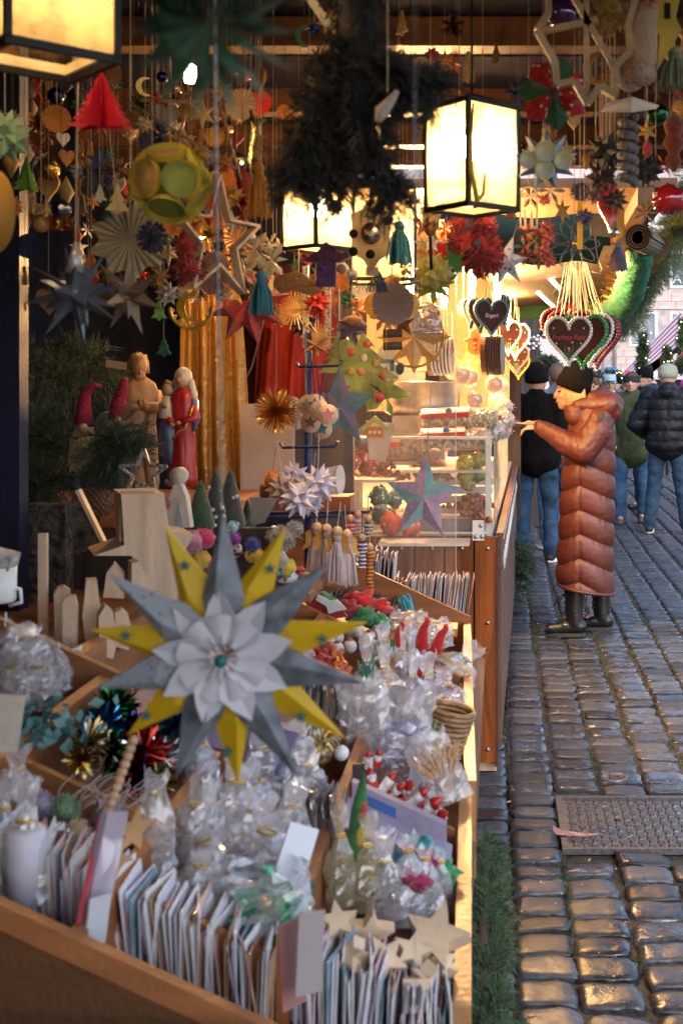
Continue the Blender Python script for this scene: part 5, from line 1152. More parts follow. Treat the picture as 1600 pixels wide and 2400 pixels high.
orn('patterned_star', 'white printed folded star behind the furry red ornament', 'paper star', 1184, 612, 2.55, [('star', g_star3d(6, m_(64, 2.55), m_(28, 2.55), .02), M('star_print_paper', (.52, .50, .56), .6, kind='dots', sc=60, col2=(.25, .1, .12)))], rz=30, top=.05, ry=20)
# top right group
Y = 2.1
RD = M('red_dotted_cloth', (.42, .015, .02), .8, kind='dots', sc=75, col2=(.75, .6, .5)); GR = M('green_felt_cloth', (.006, .10, .03), .8, sheen=.3, bump=.3, bsc=200)
k = 7; parts = []
t = orn('fabric_flower', 'red dotted and green fabric petal flower beside the wooden star frame at the upper right', 'fabric flower', 1296, 218, Y, [('centre', MB().ball((0, -.012, 0), .010, 12, 8), felt((.12, .05, .03)))], top=.03)
for i in range(7):
    a = 2*PI*i/7 + .35; L = m_(88, Y); w1 = .42; c_, s_ = math.cos(a), math.sin(a)
    pet = MB(); pp_ = [(0, -.01, 0), (L*.8*math.cos(a-w1), -.004, L*.8*math.sin(a-w1)), (L*math.cos(a), .004, L*math.sin(a)), (L*.8*math.cos(a+w1), -.004, L*.8*math.sin(a+w1)), (L*.55*c_, -.022, L*.55*s_), (L*.5*c_, .012, L*.5*s_)]
    pet.add(pp_, [(0, 1, 4), (1, 2, 4), (2, 3, 4), (3, 0, 4), (0, 5, 1), (1, 5, 2), (2, 5, 3), (3, 5, 0)]); obj('petal', pet, RD if i % 2 == 0 else GR, t, label='red dotted petal' if i % 2 == 0 else 'green petal')
# big frame star
Y = 1.85; WD = M('beech_strip', (.36, .23, .12), .6, kind='woodx', sc=2)
q = [(1282, -60), (1285, 30), (1257, 72), (1300, 145), (1305, 200), (1345, 190), (1375, 243), (1405, 202), (1441, 225), (1440, 155), (1478, 120), (1470, 60), (1500, -40)]
mb = MB(); c0 = P(1370, 80, Y); 
pts_ = [P(x, y, Y)-c0 for x, y in q]
for i in range(len(pts_)-1): mb.bar(pts_[i]+Vector((0, .0006*(i % 3), 0)), pts_[i+1]+Vector((0, .0006*(i % 3), 0)), .010, .016, up=(0, 1, 0))
for a, b in (((1325, -40), (1441, 160)), ((1372, -60), (1375, 235)), ((1257, 74), (1400, 45))): mb.bar(P(*a, Y)-c0+Vector((0, .004, 0)), P(*b, Y)-c0+Vector((0, .004, 0)), .009, .010, up=(0, 1, 0))
orn('frame_star', 'large wooden strip star frame hanging at the top right', 'star frame', 1370, 80, Y, [('frame', mb, WD)])
orn('glass_ball', 'dark purple glass ball inside the large wooden star frame', 'glass ball', 1315, 30, 2.0, [('ball', MB().ball((0, 0, 0), m_(38, 2.0), 18, 14), M('purple_glass', (.05, .01, .09), .08, .3, bump=0, coat=1))], top=.02)
orn('knit_sock', 'long pale knitted stocking at the top right edge of the roof', 'stocking', 1508, 100, 1.9, [('leg', MB().tube([(0, 0, m_(90, 1.9)), (-.006, 0, .03), (-.004, 0, 0), (-.002, 0, -.03), (.002, 0, -m_(88, 1.9))], [.015, .024, .026, .026, .012], 16), M('beige_knit', (.40, .27, .19), .9, kind='stripez', sc=90, bump=.8, bsc=150)), ('foot', MB().ball((0, 0, -.05), (.026, .024, .02), 14, 10), M('beige_knit', (.4, .3, .22)), None), ('bow', g_flower(.018, 6, .5), felt((.4, .02, .01)), (0, -.012, .062))], top=.07, ry=6)
orn('dotted_ball', 'pale ball with dark dots beside the long knitted stocking', 'ball', 1478, 178, 1.97, [('ball', MB().ball((0, 0, 0), m_(36, 1.97), 18, 14), M('dotted_white', (.55, .42, .38), .7, kind='dots', sc=80, col2=(.25, .1, .1)))], top=.02)
orn('yarn_tuft', 'mustard yellow yarn tuft at the top right inside the star frame', 'pompom', 1418, 30, 2.05, [('tuft', g_pompom(m_(58, 2.05), 320, 11), felt((.38, .22, .03)))], top=.03)
orn('yellow_star_strip', 'yellow cut out star strip at the top right corner', 'ornament', 1562, 70, 1.95, [('strip', MB().prism([(-.02, .06), (.022, .055), (.014, .02), (.024, .0), (.012, -.02), (.018, -.06), (-.004, -.045), (-.016, -.065), (-.012, -.01), (-.026, .01)], .004), M('mustard_card', (.55, .36, .03), .6)), ('hole', MB().box((.0, -.0025, .03), (.010, .002, .026)), M('black_void', (.004, .004, .004)))], top=.05)
orn('orange_strip', 'dark orange curved strip cut off by the top right corner', 'ornament', 1592, 60, 2.0, [('strip', MB().tube([(-.004, 0, .06), (-.018, 0, .02), (.006, 0, -.02), (.0, 0, -.07)], [.012, .014, .012, .005], 8, flat=.3), M('burnt_orange', (.32, .12, .03), .6))], top=.06)
orn('pale_tassel', 'pale grey green tassel below the yellow star strip', 'tassel', 1580, 165, 1.9, [('threads', g_tassel(m_(40, 1.9), m_(90, 1.9), 60, 4), felt((.22, .23, .15)))], top=.03)
orn('paper_boat', 'white lens shaped folded paper piece above the grey crochet spiral', 'ornament', 1476, 252, 2.2, [('fold', MB().add([(-m_(68, 2.2), 0, -.008), (-m_(58, 2.2), -.02, .004), (0, -.025, .014), (m_(68, 2.2), 0, .004), (m_(58, 2.2), -.015, -.006), (0, -.022, -.014), (0, .03, 0)], [(0, 1, 2, 5), (2, 3, 4, 5), (1, 6, 2), (2, 6, 3), (0, 5, 6), (5, 4, 6)]), paper((.66, .62, .6)))], top=.02)
sp = MB(); 
for i in range(70): a = i*.55; sp.ball((.013*math.cos(a), .013*math.sin(a), .062-.0018*i), .009, 6, 4)
orn('crochet_spiral', 'grey crochet spiral hanging at the right among the dark stars', 'ornament', 1470, 352, 2.25, [('spiral', sp, M('grey_yarn', (.17, .15, .15), .95, bump=1, bsc=180))], top=.06)
BLP = M('blue_map_paper', (.30, .34, .44), .5, sc=30, var=.45)
t = orn('mirror_star', 'blue patterned paper star with round mirror discs below the fabric flower', 'paper star', 1278, 375, 2.15, [('star', g_star3d(9, m_(76, 2.15), m_(42, 2.15), .03), BLP)], top=.05, rz=-8)
for (x, z, q_) in ((4, 12, 26), (2, -30, 24), (-36, -6, 22), (44, -10, 22)): obj('disc', MB().lathe([(m_(q_, 2.15), 0), (m_(q_, 2.15), .005), (m_(q_-5, 2.15), .002), (.0005, .002)], 12), M('ice_blue_card', (.42, .50, .58), .3, sc=25, var=.4, col2=(.5, .45, .15)), t, (m_(x, 2.15), -.03, m_(z, 2.15)), (R(90), 0, 0))
# wooden arch
Y = 2.5; a_ = MB(); W_ = m_(42, Y); Hh = m_(100, Y)
a_.box((-W_*.46, 0, -.01), (.004, .006, Hh*.78)); a_.box((W_*.46, 0, -.01), (.004, .006, Hh*.78)); a_.box((0, 0, -Hh*.46), (W_, .010, .006)); 
a_.tube([(W_*.46*math.cos(q), 0, Hh*.3+W_*.46*math.sin(q)) for q in [PI*i/10 for i in range(11)]], .003, 6)
for s_ in (-1, 1): a_.prism(circ(.008, 12, 1, .7, (s_*.009, Hh*.30)), .004); a_.prism([(0, Hh*.25), (s_*.012, Hh*.1), (s_*.006, Hh*.08)], .004, .0005*s_)
a_.prism([(-.009, -Hh*.43), (-.011, -Hh*.05), (-.006, -Hh*.02), (-.004, -Hh*.43)], .004, .001); a_.prism([(.002, -Hh*.43), (.004, -Hh*.1), (.008, -Hh*.05), (.010, -Hh*.43)], .004, .0015)
orn('wooden_arch', 'pale wooden arch with cut out bow and figures right of the large lantern', 'ornament', 1238, 488, Y, [('cutout', a_, M('lit_plywood', (.66, .48, .28), .6, transl=.2))], top=.05)
PK = M('coral_paper', (.55, .13, .10), .5, transl=.3); 
t = orn('star_chain', 'vertical chain of coral red paper stars in front of the green valance', 'star chain', 1272, 530, 2.45, [], top=.1)
for i, (dx, dy, q) in enumerate([(0, -120, 20), (3, -60, 18), (8, 5, 24), (12, 30, 22), (4, 60, 22), (14, 82, 22)]): obj('star', g_spiky(m_(q, 2.45), 16, .4, .3), PK, t, (m_(dx, 2.45), -.01, -m_(dy, 2.45)))
t = orn('paper_posy', 'cluster of red, yellow and grey folded paper flowers beside the coral star chain', 'paper flower', 1252, 568, 2.5, [], top=None)
for i, (dx, dz, c_) in enumerate([(-20, 20, (.5, .06, .04)), (-24, -12, (.35, .34, .25)), (0, 0, (.6, .42, .05)), (-16, -34, (.6, .09, .06)), (14, -20, (.30, .32, .26)), (20, 12, (.5, .05, .03)), (10, -44, (.55, .22, .15))]): obj('flower', g_flower(m_(28, 2.5), 5, .5, .4, .5), paper(c_), t, (m_(dx, 2.5), -.005*i, m_(dz, 2.5)), (0, i*.7, 0))
orn('loop_flower', 'large grey quilled loop flower in front of the green valance', 'loop flower', 1345, 572, 2.5, [('loops', g_petals(m_(60, 2.5), 9, .2, .028), M('grey_quill', (.15, .16, .18), .4)), ('bead', MB().ball((0, -.005, 0), .006, 10, 8), gold)], top=.05)
orn('yellow_stick', 'narrow yellow strip hanging across the loop flower', 'ornament', 1358, 528, 2.45, [('strip', MB().box((0, 0, 0), (m_(13, 2.45), .003, m_(112, 2.45))), M('yellow_strip', (.62, .34, .02), .6))], top=.04)
orn('blue_cluster', 'small dark blue bead cluster at the top of the yellow strip', 'ornament', 1368, 508, 2.42, [('beads', g_spiky(m_(24, 2.42), 22, .6, .2), felt((.04, .05, .14)))], top=.02)
for i, (px, py, q, lab) in enumerate([(1420, 355, 52, 'upper dark grey folded star left of the crochet spiral'), (1410, 412, 44, 'dark folded star with red glints above the glass heart'), (1515, 400, 46, 'dark folded star behind the foot of the crochet spiral'), (1440, 470, 36, 'narrow brown pointed star hanging over the red glass heart'), (1395, 455, 30, 'pinkish folded star left of the red glass heart')]):
    orn('folded_star', lab, 'paper star', px, py, 2.35, [('star', g_spiky(m_(q, 2.35), 18, .35, .28, sd_=i), paper([(.045, .045, .04), (.06, .04, .035), (.04, .04, .038), (.10, .06, .05), (.22, .12, .11)][i])), ('glint', g_spiky(m_(q*.5, 2.35), 8, .4, .3, sd_=i+5), foil((.4, .03, .03)))], top=.03, rz=i*20)
Y = 2.4; t = orn('glass_heart', 'shiny red heart with a silver bell tip left of the rolled mat', 'heart ornament', 1428, 492, Y, [('heart', MB().ball((0, 0, 0), (.001, .001, .001), 6, 4), M('red_lacquer', (.5, .012, .01), .25, coat=.5, sc=80)), ('bell', MB().ball((m_(10, Y), -.003, -m_(54, Y)), m_(11, Y), 14, 10), silver)], top=.03)
mb = MB(); hp = heart_pts(m_(34, Y), 30); mb.prism([(x*.85, z*1.45) for x, z in hp], .012); mb.prism([(x*.65, z*1.2) for x, z in hp], .022); o = obj('heart', mb, M('red_lacquer', (.5, .012, .01)), t)
orn('red_ball', 'large glossy red flower bauble above the fir garland at the right', 'glass ball', 1568, 468, 2.5, [('ball', MB().ball((0, 0, 0), (m_(40, 2.5), m_(34, 2.5), m_(34, 2.5)), 20, 14, nz=.3, nsc=30), M('ruby_glass', (.38, .006, .012), .12, coat=1, bump=0))], top=.03)
orn('pink_leaf', 'pink curled foil leaf above the glossy red bauble', 'ornament', 1535, 392, 2.45, [('leaf', MB().ball((0, 0, 0), (m_(24, 2.45), .008, m_(13, 2.45)), 12, 8), foil((.5, .16, .18)))], top=.01)
orn('red_icicle', 'dark rust crochet icicle at the right edge above the red bauble', 'icicle', 1578, 330, 2.3, [('icicle', MB().lathe([(.004, -.06), (.016, -.04), (.010, -.025), (.022, -.005), (.014, .01), (.02, .03), (.004, .055)], 12), felt((.20, .035, .012)))], top=.05)
orn('cloth_bird', 'red cloth drop hanging left of the rust icicle', 'ornament', 1516, 348, 2.3, [('drop', MB().lathe([(.002, -.018), (.009, -.008), (.008, .006), (.002, .016)], 10), felt((.42, .05, .03)))], top=.015)
orn('tassel', 'small blue grey tassel below the yellow ribbon by the rolled mat', 'tassel', 1447, 604, 2.9, [('threads', g_tassel(m_(24, 2.9), m_(66, 2.9), 40), felt((.16, .18, .30)))], top=.03)
orn('yellow_ribbon', 'yellow paper ribbon above the blue grey tassel', 'ribbon', 1462, 535, 2.95, [('ribbon', MB().prism([(-.03, .05), (0, .055), (.0, -.0), (-.005, -.02), (-.022, -.035), (-.014, 0)], .002), M('yellow_strip', (.62, .34, .02)))], top=.05)
orn('brown_cloth', 'tan cloth piece hanging left of the red glass heart', 'cloth', 1405, 530, 3.2, [('cloth', MB().prism([(-.03, .03), (.06, .028), (.07, -.015), (.03, -.03), (-.025, -.025)], .006), M('tan_felt', (.32, .2, .09), .8))], top=.02)
orn('mesh_ribbon', 'gold mesh bag hanging left of the rolled mat', 'ornament', 1510, 500, 2.9, [('mesh', g_flower(m_(30, 2.9), 7, .5), M('taupe_mesh', (.3, .24, .18), .6))], top=.02)
# mobile with striped rods around the green ball
mb = MB()
for a, b in (((300, 238), (555, 395)), ((512, 238), (565, 420)), ((446, 225), (415, 345)), ((330, 235), (470, 238))): mb.tube([P(*a, 2.3)-P(430, 300, 2.3), P(*b, 2.3)-P(430, 300, 2.3)], .003, 6)
orn('rod_mobile', 'thin striped sticks crossing above the green paper ball', 'mobile', 430, 300, 2.3, [('rods', mb, M('striped_rod', (.45, .32, .2), .5, kind='stripe', sc=60, col2=(.15, .06, .03)))])

# ------------------------------------------------------------------ loose crowd of dim ornaments under the roof
def filler(i, px, py, Y, q, kd, cn, col, lab):
    s = m_(q, Y)
    mt = paper(col) if kd not in ('tassel', 'pompom', 'ball', 'tinsel') else (foil(col) if kd in ('ball', 'tinsel') else felt(col))
    g = {'star': lambda: g_star3d(rnd.choice([5, 6, 8]), s, s*.42, s*.25), 'spiky': lambda: g_spiky(s, 18, .4, .28, sd_=i), 'fan': lambda: g_pleat(s, 20, .1), 'flower': lambda: g_flower(s, 6, .4, .5, .6), 'tassel': lambda: g_tassel(s*.5, s*2, 30, i), 'pompom': lambda: g_pompom(s*.8, 150, i), 'ball': lambda: MB().ball((0, 0, 0), s*.7, 16, 12), 'heart': lambda: MB().prism(heart_pts(s*.8), s*.2), 'tree': lambda: MB().prism(tree_pts(s), .004), 'tinsel': lambda: g_tinsel(s, 120, .04, i), 'straw': lambda: g_straw(s, 10), 'moon': lambda: MB().prism(moon_pts(s), .005), 'diamond': lambda: MB().lathe([(.0005, -s), (s*.6, 0), (.0005, s)], 4)}[kd]()
    nm = {'star': 'paper_star', 'spiky': 'folded_star', 'fan': 'pleated_fan', 'flower': 'paper_flower', 'tassel': 'tassel', 'pompom': 'pompom', 'ball': 'bauble', 'heart': 'heart', 'tree': 'felt_tree', 'tinsel': 'tinsel_star', 'straw': 'straw_star', 'moon': 'moon', 'diamond': 'paper_lantern'}[kd]
    p = P(px, py, Y); t = thing(nm, lab, nm.replace('_', ' '), p, (R(rnd.uniform(-20, 20)), R(rnd.uniform(-25, 25)), R(rnd.uniform(-50, 50))), 'small ornaments crowded under the stall roof')
    obj({'tassel': 'threads', 'pompom': 'tuft', 'heart': 'heart', 'ball': 'ball'}.get(kd, 'shape'), g, mt, t)
    h_ = ROOF-p.z
    if h_ > s*.8:
        o = obj('string', MB().tube([(0, 0, s*.6), (0, 0, h_)], .0005, 4), M('dark_string', (.08, .06, .04), .9) if i % 3 else twine, t); 
        t.rotation_euler = (0, 0, t.rotation_euler[2])
COLS = [('brown', (.16, .08, .035)), ('ochre', (.36, .20, .05)), ('dark red', (.28, .02, .018)), ('beige', (.40, .31, .2)), ('grey', (.2, .2, .22)), ('dark green', (.02, .10, .05)), ('copper', (.42, .17, .05)), ('navy', (.02, .03, .10)), ('white', (.55, .5, .45)), ('orange', (.5, .18, .03)), ('golden', (.55, .3, .06)), ('scarlet', (.5, .03, .02)), ('straw yellow', (.55, .4, .16))]
KN = {'star': 'paper star', 'spiky': 'spiky folded star', 'fan': 'pleated fan', 'flower': 'folded flower', 'tassel': 'tassel', 'pompom': 'pompom', 'ball': 'shiny bauble', 'heart': 'heart', 'tree': 'flat tree', 'tinsel': 'tinsel star', 'straw': 'stick star', 'moon': 'crescent moon', 'diamond': 'diamond lantern'}
regions = [((15, 170, 620, 520), 120, (1.95, 3.4)), ((180, 380, 560, 700), 60, (2.3, 3.6)), ((560, 560, 960, 760), 44, (3.0, 4.2)), ((620, 20, 980, 330), 10, (2.0, 3.0)), ((980, 500, 1060, 690), 14, (3.0, 4.3)), ((1190, 250, 1600, 520), 26, (2.5, 4.0)), ((1390, 0, 1600, 260), 12, (2.1, 3.2)), ((20, 560, 180, 780), 6, (2.4, 3.2)), ((980, 0, 1250, 220), 8, (2.2, 3.6))]
used = set(); LM = list(NAMED); n_ = 0; placed = []
for (x0, y0, x1, y1), cnt, (ya, yb) in regions:
    for _ in range(cnt):
        for tries in range(60):
            px, py, Y = rnd.uniform(x0, x1), rnd.uniform(y0, y1), rnd.uniform(ya, yb)
            q = rnd.uniform(18, 40)
            if all((px-a)**2+(py-b)**2 > (q+c)**2*.22 for a, b, c in placed): break
        placed.append((px, py, q))
        kd = rnd.choice(['star', 'star', 'spiky', 'spiky', 'fan', 'flower', 'flower', 'tassel', 'ball', 'heart', 'tree', 'straw', 'moon', 'diamond', 'tinsel', 'star', 'pompom'])
        cn, col = rnd.choice(COLS)
        # nearest landmark, and on which side of it
        best = None
        for lx, ly, _Y, ll in sorted(LM, key=lambda l: (l[0]-px)**2+(l[1]-py)**2)[:8]:
            dx, dy = px-lx, py-ly
            dr = ('right of' if dx > 0 else 'left of') if abs(dx) > abs(dy) else ('below' if dy > 0 else 'above')
            short = ' '.join(ll.split()[:7]); 
            for cut in (' hanging', ' below', ' beside', ' left of', ' right of', ' at the', ' above', ' behind', ' in the', ' with', ' cut off', ' among', ' partly', ' between', ' near', ' in front', ' on a', ' inside', ' in a', ' by a', ' close', ' across', ' crossing', ' lit', ' of the two'):
                short = short.split(cut)[0]
            if len(short.split()) < 2: continue
            key = (cn, kd, dr, short)
            if key not in used: used.add(key); best = f'{cn} {KN[kd]} {dr} the {short}'; break
        if best is None: continue
        filler(n_, px, py, Y, q, kd, cn, col, best); n_ += 1
# ================================================================== GINGERBREAD HEARTS
BR = M('gingerbread', (.055, .014, .009), .6, var=.2, sc=25, bump=.15, spec=.25)
icing = {n: M(n+'_icing', c, .45, bump=.05, var=.04) for n, c in (('white', (.62, .60, .60)), ('red', (.42, .025, .04)), ('green', (.02, .24, .10)), ('blue', (.08, .24, .32)), ('plum', (.22, .03, .05)), ('pink', (.6, .2, .25)), ('yellow', (.66, .42, .06)))}
def gheart(px, py, Y, spx, ic, label, rz=0, ry=0, top=None, txt=None, dec=True, group='gingerbread hearts on ribbons', tcol='red'):
    s = m_(spx, Y); t = thing('gingerbread_heart', label, 'gingerbread heart', P(px, py, Y), (0, R(ry), R(rz)), group)
    hp = heart_pts(s, 40); obj('cake', MB().prism(hp, s*.16), BR, t)
    obj('icing_border', ring_beads([(x*.93, z*.93) for x, z in hp], s*.085, -s*.085, n=7), icing[ic], t)
    if dec:
        fl = MB()
        for (x, z) in ((-.62, .5), (.62, .5), (-.5, -.12), (.5, -.12), (.15, -.08)): fl.prism([(x*s+a*.055*s/.1*.1/1*1, z*s+b) for a, b in [(0, 0)]][:0] or [(x*s+p[0], z*s+p[1]) for p in star_pts(5, .06*s, .028*s)], .002, -s*.088)
        obj('icing_star', fl, icing['yellow'], t)
        tl = MB(); tl.ball((0, -s*.088, -.42*s), (.07*s, .004, .1*s), 10, 8); obj('tulip', tl, icing['red'], t)
        lf = MB()
        for sg in (-1, 1):
            for j in range(3): lf.tube([(0, -s*.088, -.72*s+.05*j*s), (sg*.12*s, -s*.09, -.55*s+.08*j*s), (sg*.2*s, -s*.088, -.38*s+.09*j*s)], s*.010, 4)
        lf.tube([(0, -s*.088, -.8*s), (0, -s*.088, -.5*s)], s*.012, 4); obj('leaves', lf, icing['green'], t); 
        b = MB().ball((0, -s*.09, -.34*s), (.05*s, .003, .06*s), 8, 6); obj('petal', b, icing['yellow'], t)
    if txt:
        me = text_mesh(txt, s*.31, .0012, .2, .95); me.materials.append(icing[tcol]); obj('lettering', me, None, t, (0, -s*.09, .12*s), (R(90), 0, 0))
    if top:
        tx, ty, tY = top; e = P(tx, ty, tY)-P(px, py, Y); cz, sz = math.cos(R(-rz)), math.sin(R(-rz)); e = Vector((e.x*cz-e.y*sz, e.x*sz+e.y*cz, e.z))
        rb = MB()
        for sg in (-.42, .42): rb.tube([(sg*s, 0, .75*s), (sg*s*.5+e.x*.5, e.y*.5, e.z*.5), (e.x+sg*s*.12, e.y, e.z)], s*.030, 4, flat=.4)
        obj('ribbon', rb, M('cream_ribbon', (.62, .48, .36), .6, bump=0), t)
    return t
Yh = 5.2
hs = [(1400, 800, 5.55, 60, 'plum', 'dark plum gingerbread heart at the back right of the bunch', -30), (1383, 796, 5.45, 62, 'white', 'white edged gingerbread heart fourth from the front', -28), (1366, 800, 5.36, 62, 'green', 'green edged gingerbread heart behind the front heart', -22), (1335, 783, 5.42, 56, 'red', 'red edged gingerbread heart showing above the front heart on the right', -8), (1322, 780, 5.5, 58, 'red', 'red edged gingerbread heart furthest left behind the front heart', 5)]
for i, (px, py, Y, sp, ic, lb, rz) in enumerate(hs): gheart(px, py, Y, sp, ic, lb, rz, top=(1356-6*i+10, 600, Y-.1), dec=False)
gheart(1331, 798, 5.2, 57, 'white', 'front gingerbread heart reading Frohes Fest with white icing edge', 4, top=(1345, 600, 5.15), txt='Frohes Fest')
rb = MB()
for i in range(12): x = 1300+i*10.5; rb.tube([P(1345+(x-1350)*.35, 600, 5.3), P(x, 745+rnd.randint(-8, 8), 5.35)], .0032, 4, flat=.4)
tag(obj('ribbons', rb, M('cream_ribbon', (.62, .48, .36), .6)), 'bundle of cream ribbons holding the bunch of gingerbread hearts', 'ribbons')
Y = 5.1
gheart(1150, 745, Y, 43, 'blue', 'blue edged gingerbread heart lettered Engerl over the sweets counter', 18, top=(1150, 640, Y), txt='Engerl', dec=False, tcol='white')
gheart(1125, 738, 5.2, 40, 'blue', 'blue edged gingerbread heart turned edge on left of the lettered one', -48, top=(1140, 640, Y), dec=False)
gheart(1103, 733, 5.3, 34, 'blue', 'small dark heart at the left of the blue hearts', -62, top=(1130, 640, Y), dec=False)
gheart(1182, 726, 5.4, 34, 'blue', 'narrow edge on heart right of the lettered blue heart', 75, top=(1178, 640, 5.4), dec=False)
gheart(1188, 792, 6.2, 40, 'white', 'glowing white edged heart above the lollipop bags', 35, top=(1188, 680, 6.2))
gheart(1205, 800, 6.6, 42, 'white', 'second white edged heart right behind the glowing one', 30, top=(1200, 680, 6.6))
gheart(1208, 842, 7.0, 34, 'pink', 'pink and yellow decorated heart lowest beside the dark stall', 20, top=(1208, 700, 7.0))
gheart(1213, 858, 7.6, 30, 'yellow', 'orange edged heart behind the pink one', 20, top=(1213, 720, 7.6))
# hanging rows of cakes seen edge on
CH = M('dark_cake', (.07, .025, .012), .4, coat=.2); CK = M('light_cake', (.45, .22, .07), .5, sc=20, var=.3)
for g, (x0, x1, y0, y1, n, mt, lab, Y) in enumerate([(1010, 1052, 790, 880, 6, M('green_cake', (.16, .13, .05), .5), 'row of green edged cakes hanging edge on above the steel pot', 5.3), (1136, 1172, 785, 880, 7, CH, 'row of dark chocolate cakes hanging edge on beside the lettered heart', 5.5)]):
    for i in range(n):
        px = x0+(x1-x0)*i/(n-1); t = thing('hanging_cake', lab, 'cake', P(px, (y0+y1)/2, Y+.02*i), (0, R(-8), R(78)), ['hanging green cakes', 'hanging chocolate cakes'][g]); s = m_((y1-y0)/2, Y)
        obj('cake', MB().prism(circ(s, 20, .62, 1), .022), mt, t); 
        if g == 0: obj('icing_border', ring_beads(circ(s*.95, 24, .62, 1), .006, -.012), icing['white'], t)
        obj('ribbon', MB().tube([(0, 0, s), (0, 0, s+.16)], .003, 4), M('cream_ribbon', (.62, .48, .36)), t)
# cookies shaped as men and snowmen behind the glass
for i, (px, py, q, c, lab) in enumerate([(1040, 800, 30, (.55, .25, .06), 'orange gingerbread man biscuit hanging above the green cakes'), (1060, 860, 34, (.62, .5, .25), 'snowman biscuit with two star buttons'), (1112, 800, 36, (.55, .28, .07), 'golden biscuit left of the dark chocolate cakes'), (1100, 850, 34, (.6, .36, .12), 'pale gingerbread figure below the golden biscuit'), (1085, 720, 24, (.6, .42, .2), 'framed cream biscuit under the tube lamps'), (985, 760, 26, (.6, .34, .12), 'biscuit glowing behind the gold cut out star')]):
    Y = 5.4+.1*i; s = m_(q, Y); mb = MB(); mb.prism(circ(s*.55, 16, 1, 1, (0, -s*.35)), .016); mb.prism(circ(s*.36, 14, 1, 1, (0, s*.42)), .018); mb.prism([(-s*.75, .1*s), (-s*.2, .3*s), (s*.2, .3*s), (s*.75, .1*s), (s*.6, -.1*s), (-s*.6, -.1*s)], .014)
    t = thing('biscuit', lab, 'biscuit', P(px, py, Y), (0, 0, R(rnd.uniform(-25, 25)))); obj('cake', mb, M('biscuit_%d' % i, c, .5, sc=20, var=.15), t); obj('icing', MB().ball((0, -.011, -.2*s), .008, 8, 6).ball((0, -.011, -.5*s), .008, 8, 6).prism(circ(s*.2, 12, 1, .6, (0, .1*s)), .022), icing['blue' if i % 2 else 'red'], t); obj('ribbon', MB().tube([(0, 0, s*.7), (0, 0, s*.7+.2)], .003, 4), M('cream_ribbon', (.6, .5, .4)), t)

# lollipops, popcorn, pot, nuts
def swirl(px, py, Y, q, lab, c1=(.75, .45, .05), c2=(.7, .3, .35), inbag=True):
    s = m_(q, Y); t = thing('lollipop', lab, 'lollipop', P(px, py, Y), (0, 0, R(rnd.uniform(-25, 25))), 'lollipops in clear wrap')
    obj('candy', MB().lathe([(.0005, -s*.16), (s*.85, -s*.16), (s, 0), (s*.85, s*.16), (.0005, s*.16)], 24), M('candy_%d' % int(c1[0]*99), c1, .2, coat=.6), t, rot=(R(90), 0, 0))
    sp_ = MB(); 
    for k in range(3): sp_.tube([(s*.95*j/14*math.cos(j*.35+k*2.1), -s*.17, s*.95*j/14*math.sin(j*.35+k*2.1)) for j in range(15)], s*.07, 5)
    obj('swirl', sp_, M('candy_swirl_%d' % int(c2[0]*99), c2, .25, coat=.5), t); obj('stick', MB().tube([(0, 0, -s), (0, 0, -s*2.4)], .004, 6), white_plastic, t)
    if inbag: obj('wrap', MB().ball((0, 0, 0), (s*1.15, s*.4, s*1.2), 12, 8, nz=.3), cello, t)
for a in [(1113, 938, 5.3, 18, 'orange swirl lollipop in front of the steel pot'), (1082, 880, 5.4, 20, 'golden swirl lollipop above the pot rim'), (1100, 884, 5.5, 20, 'golden lollipop right of the one above the pot rim'), (1158, 902, 5.6, 20, 'lit golden lollipop at the end of the counter'), (1172, 905, 5.9, 18, 'second lit lollipop behind the end one')]: swirl(*a)
KERN = M('popcorn', (.62, .52, .34), .8, sc=40, var=.25)
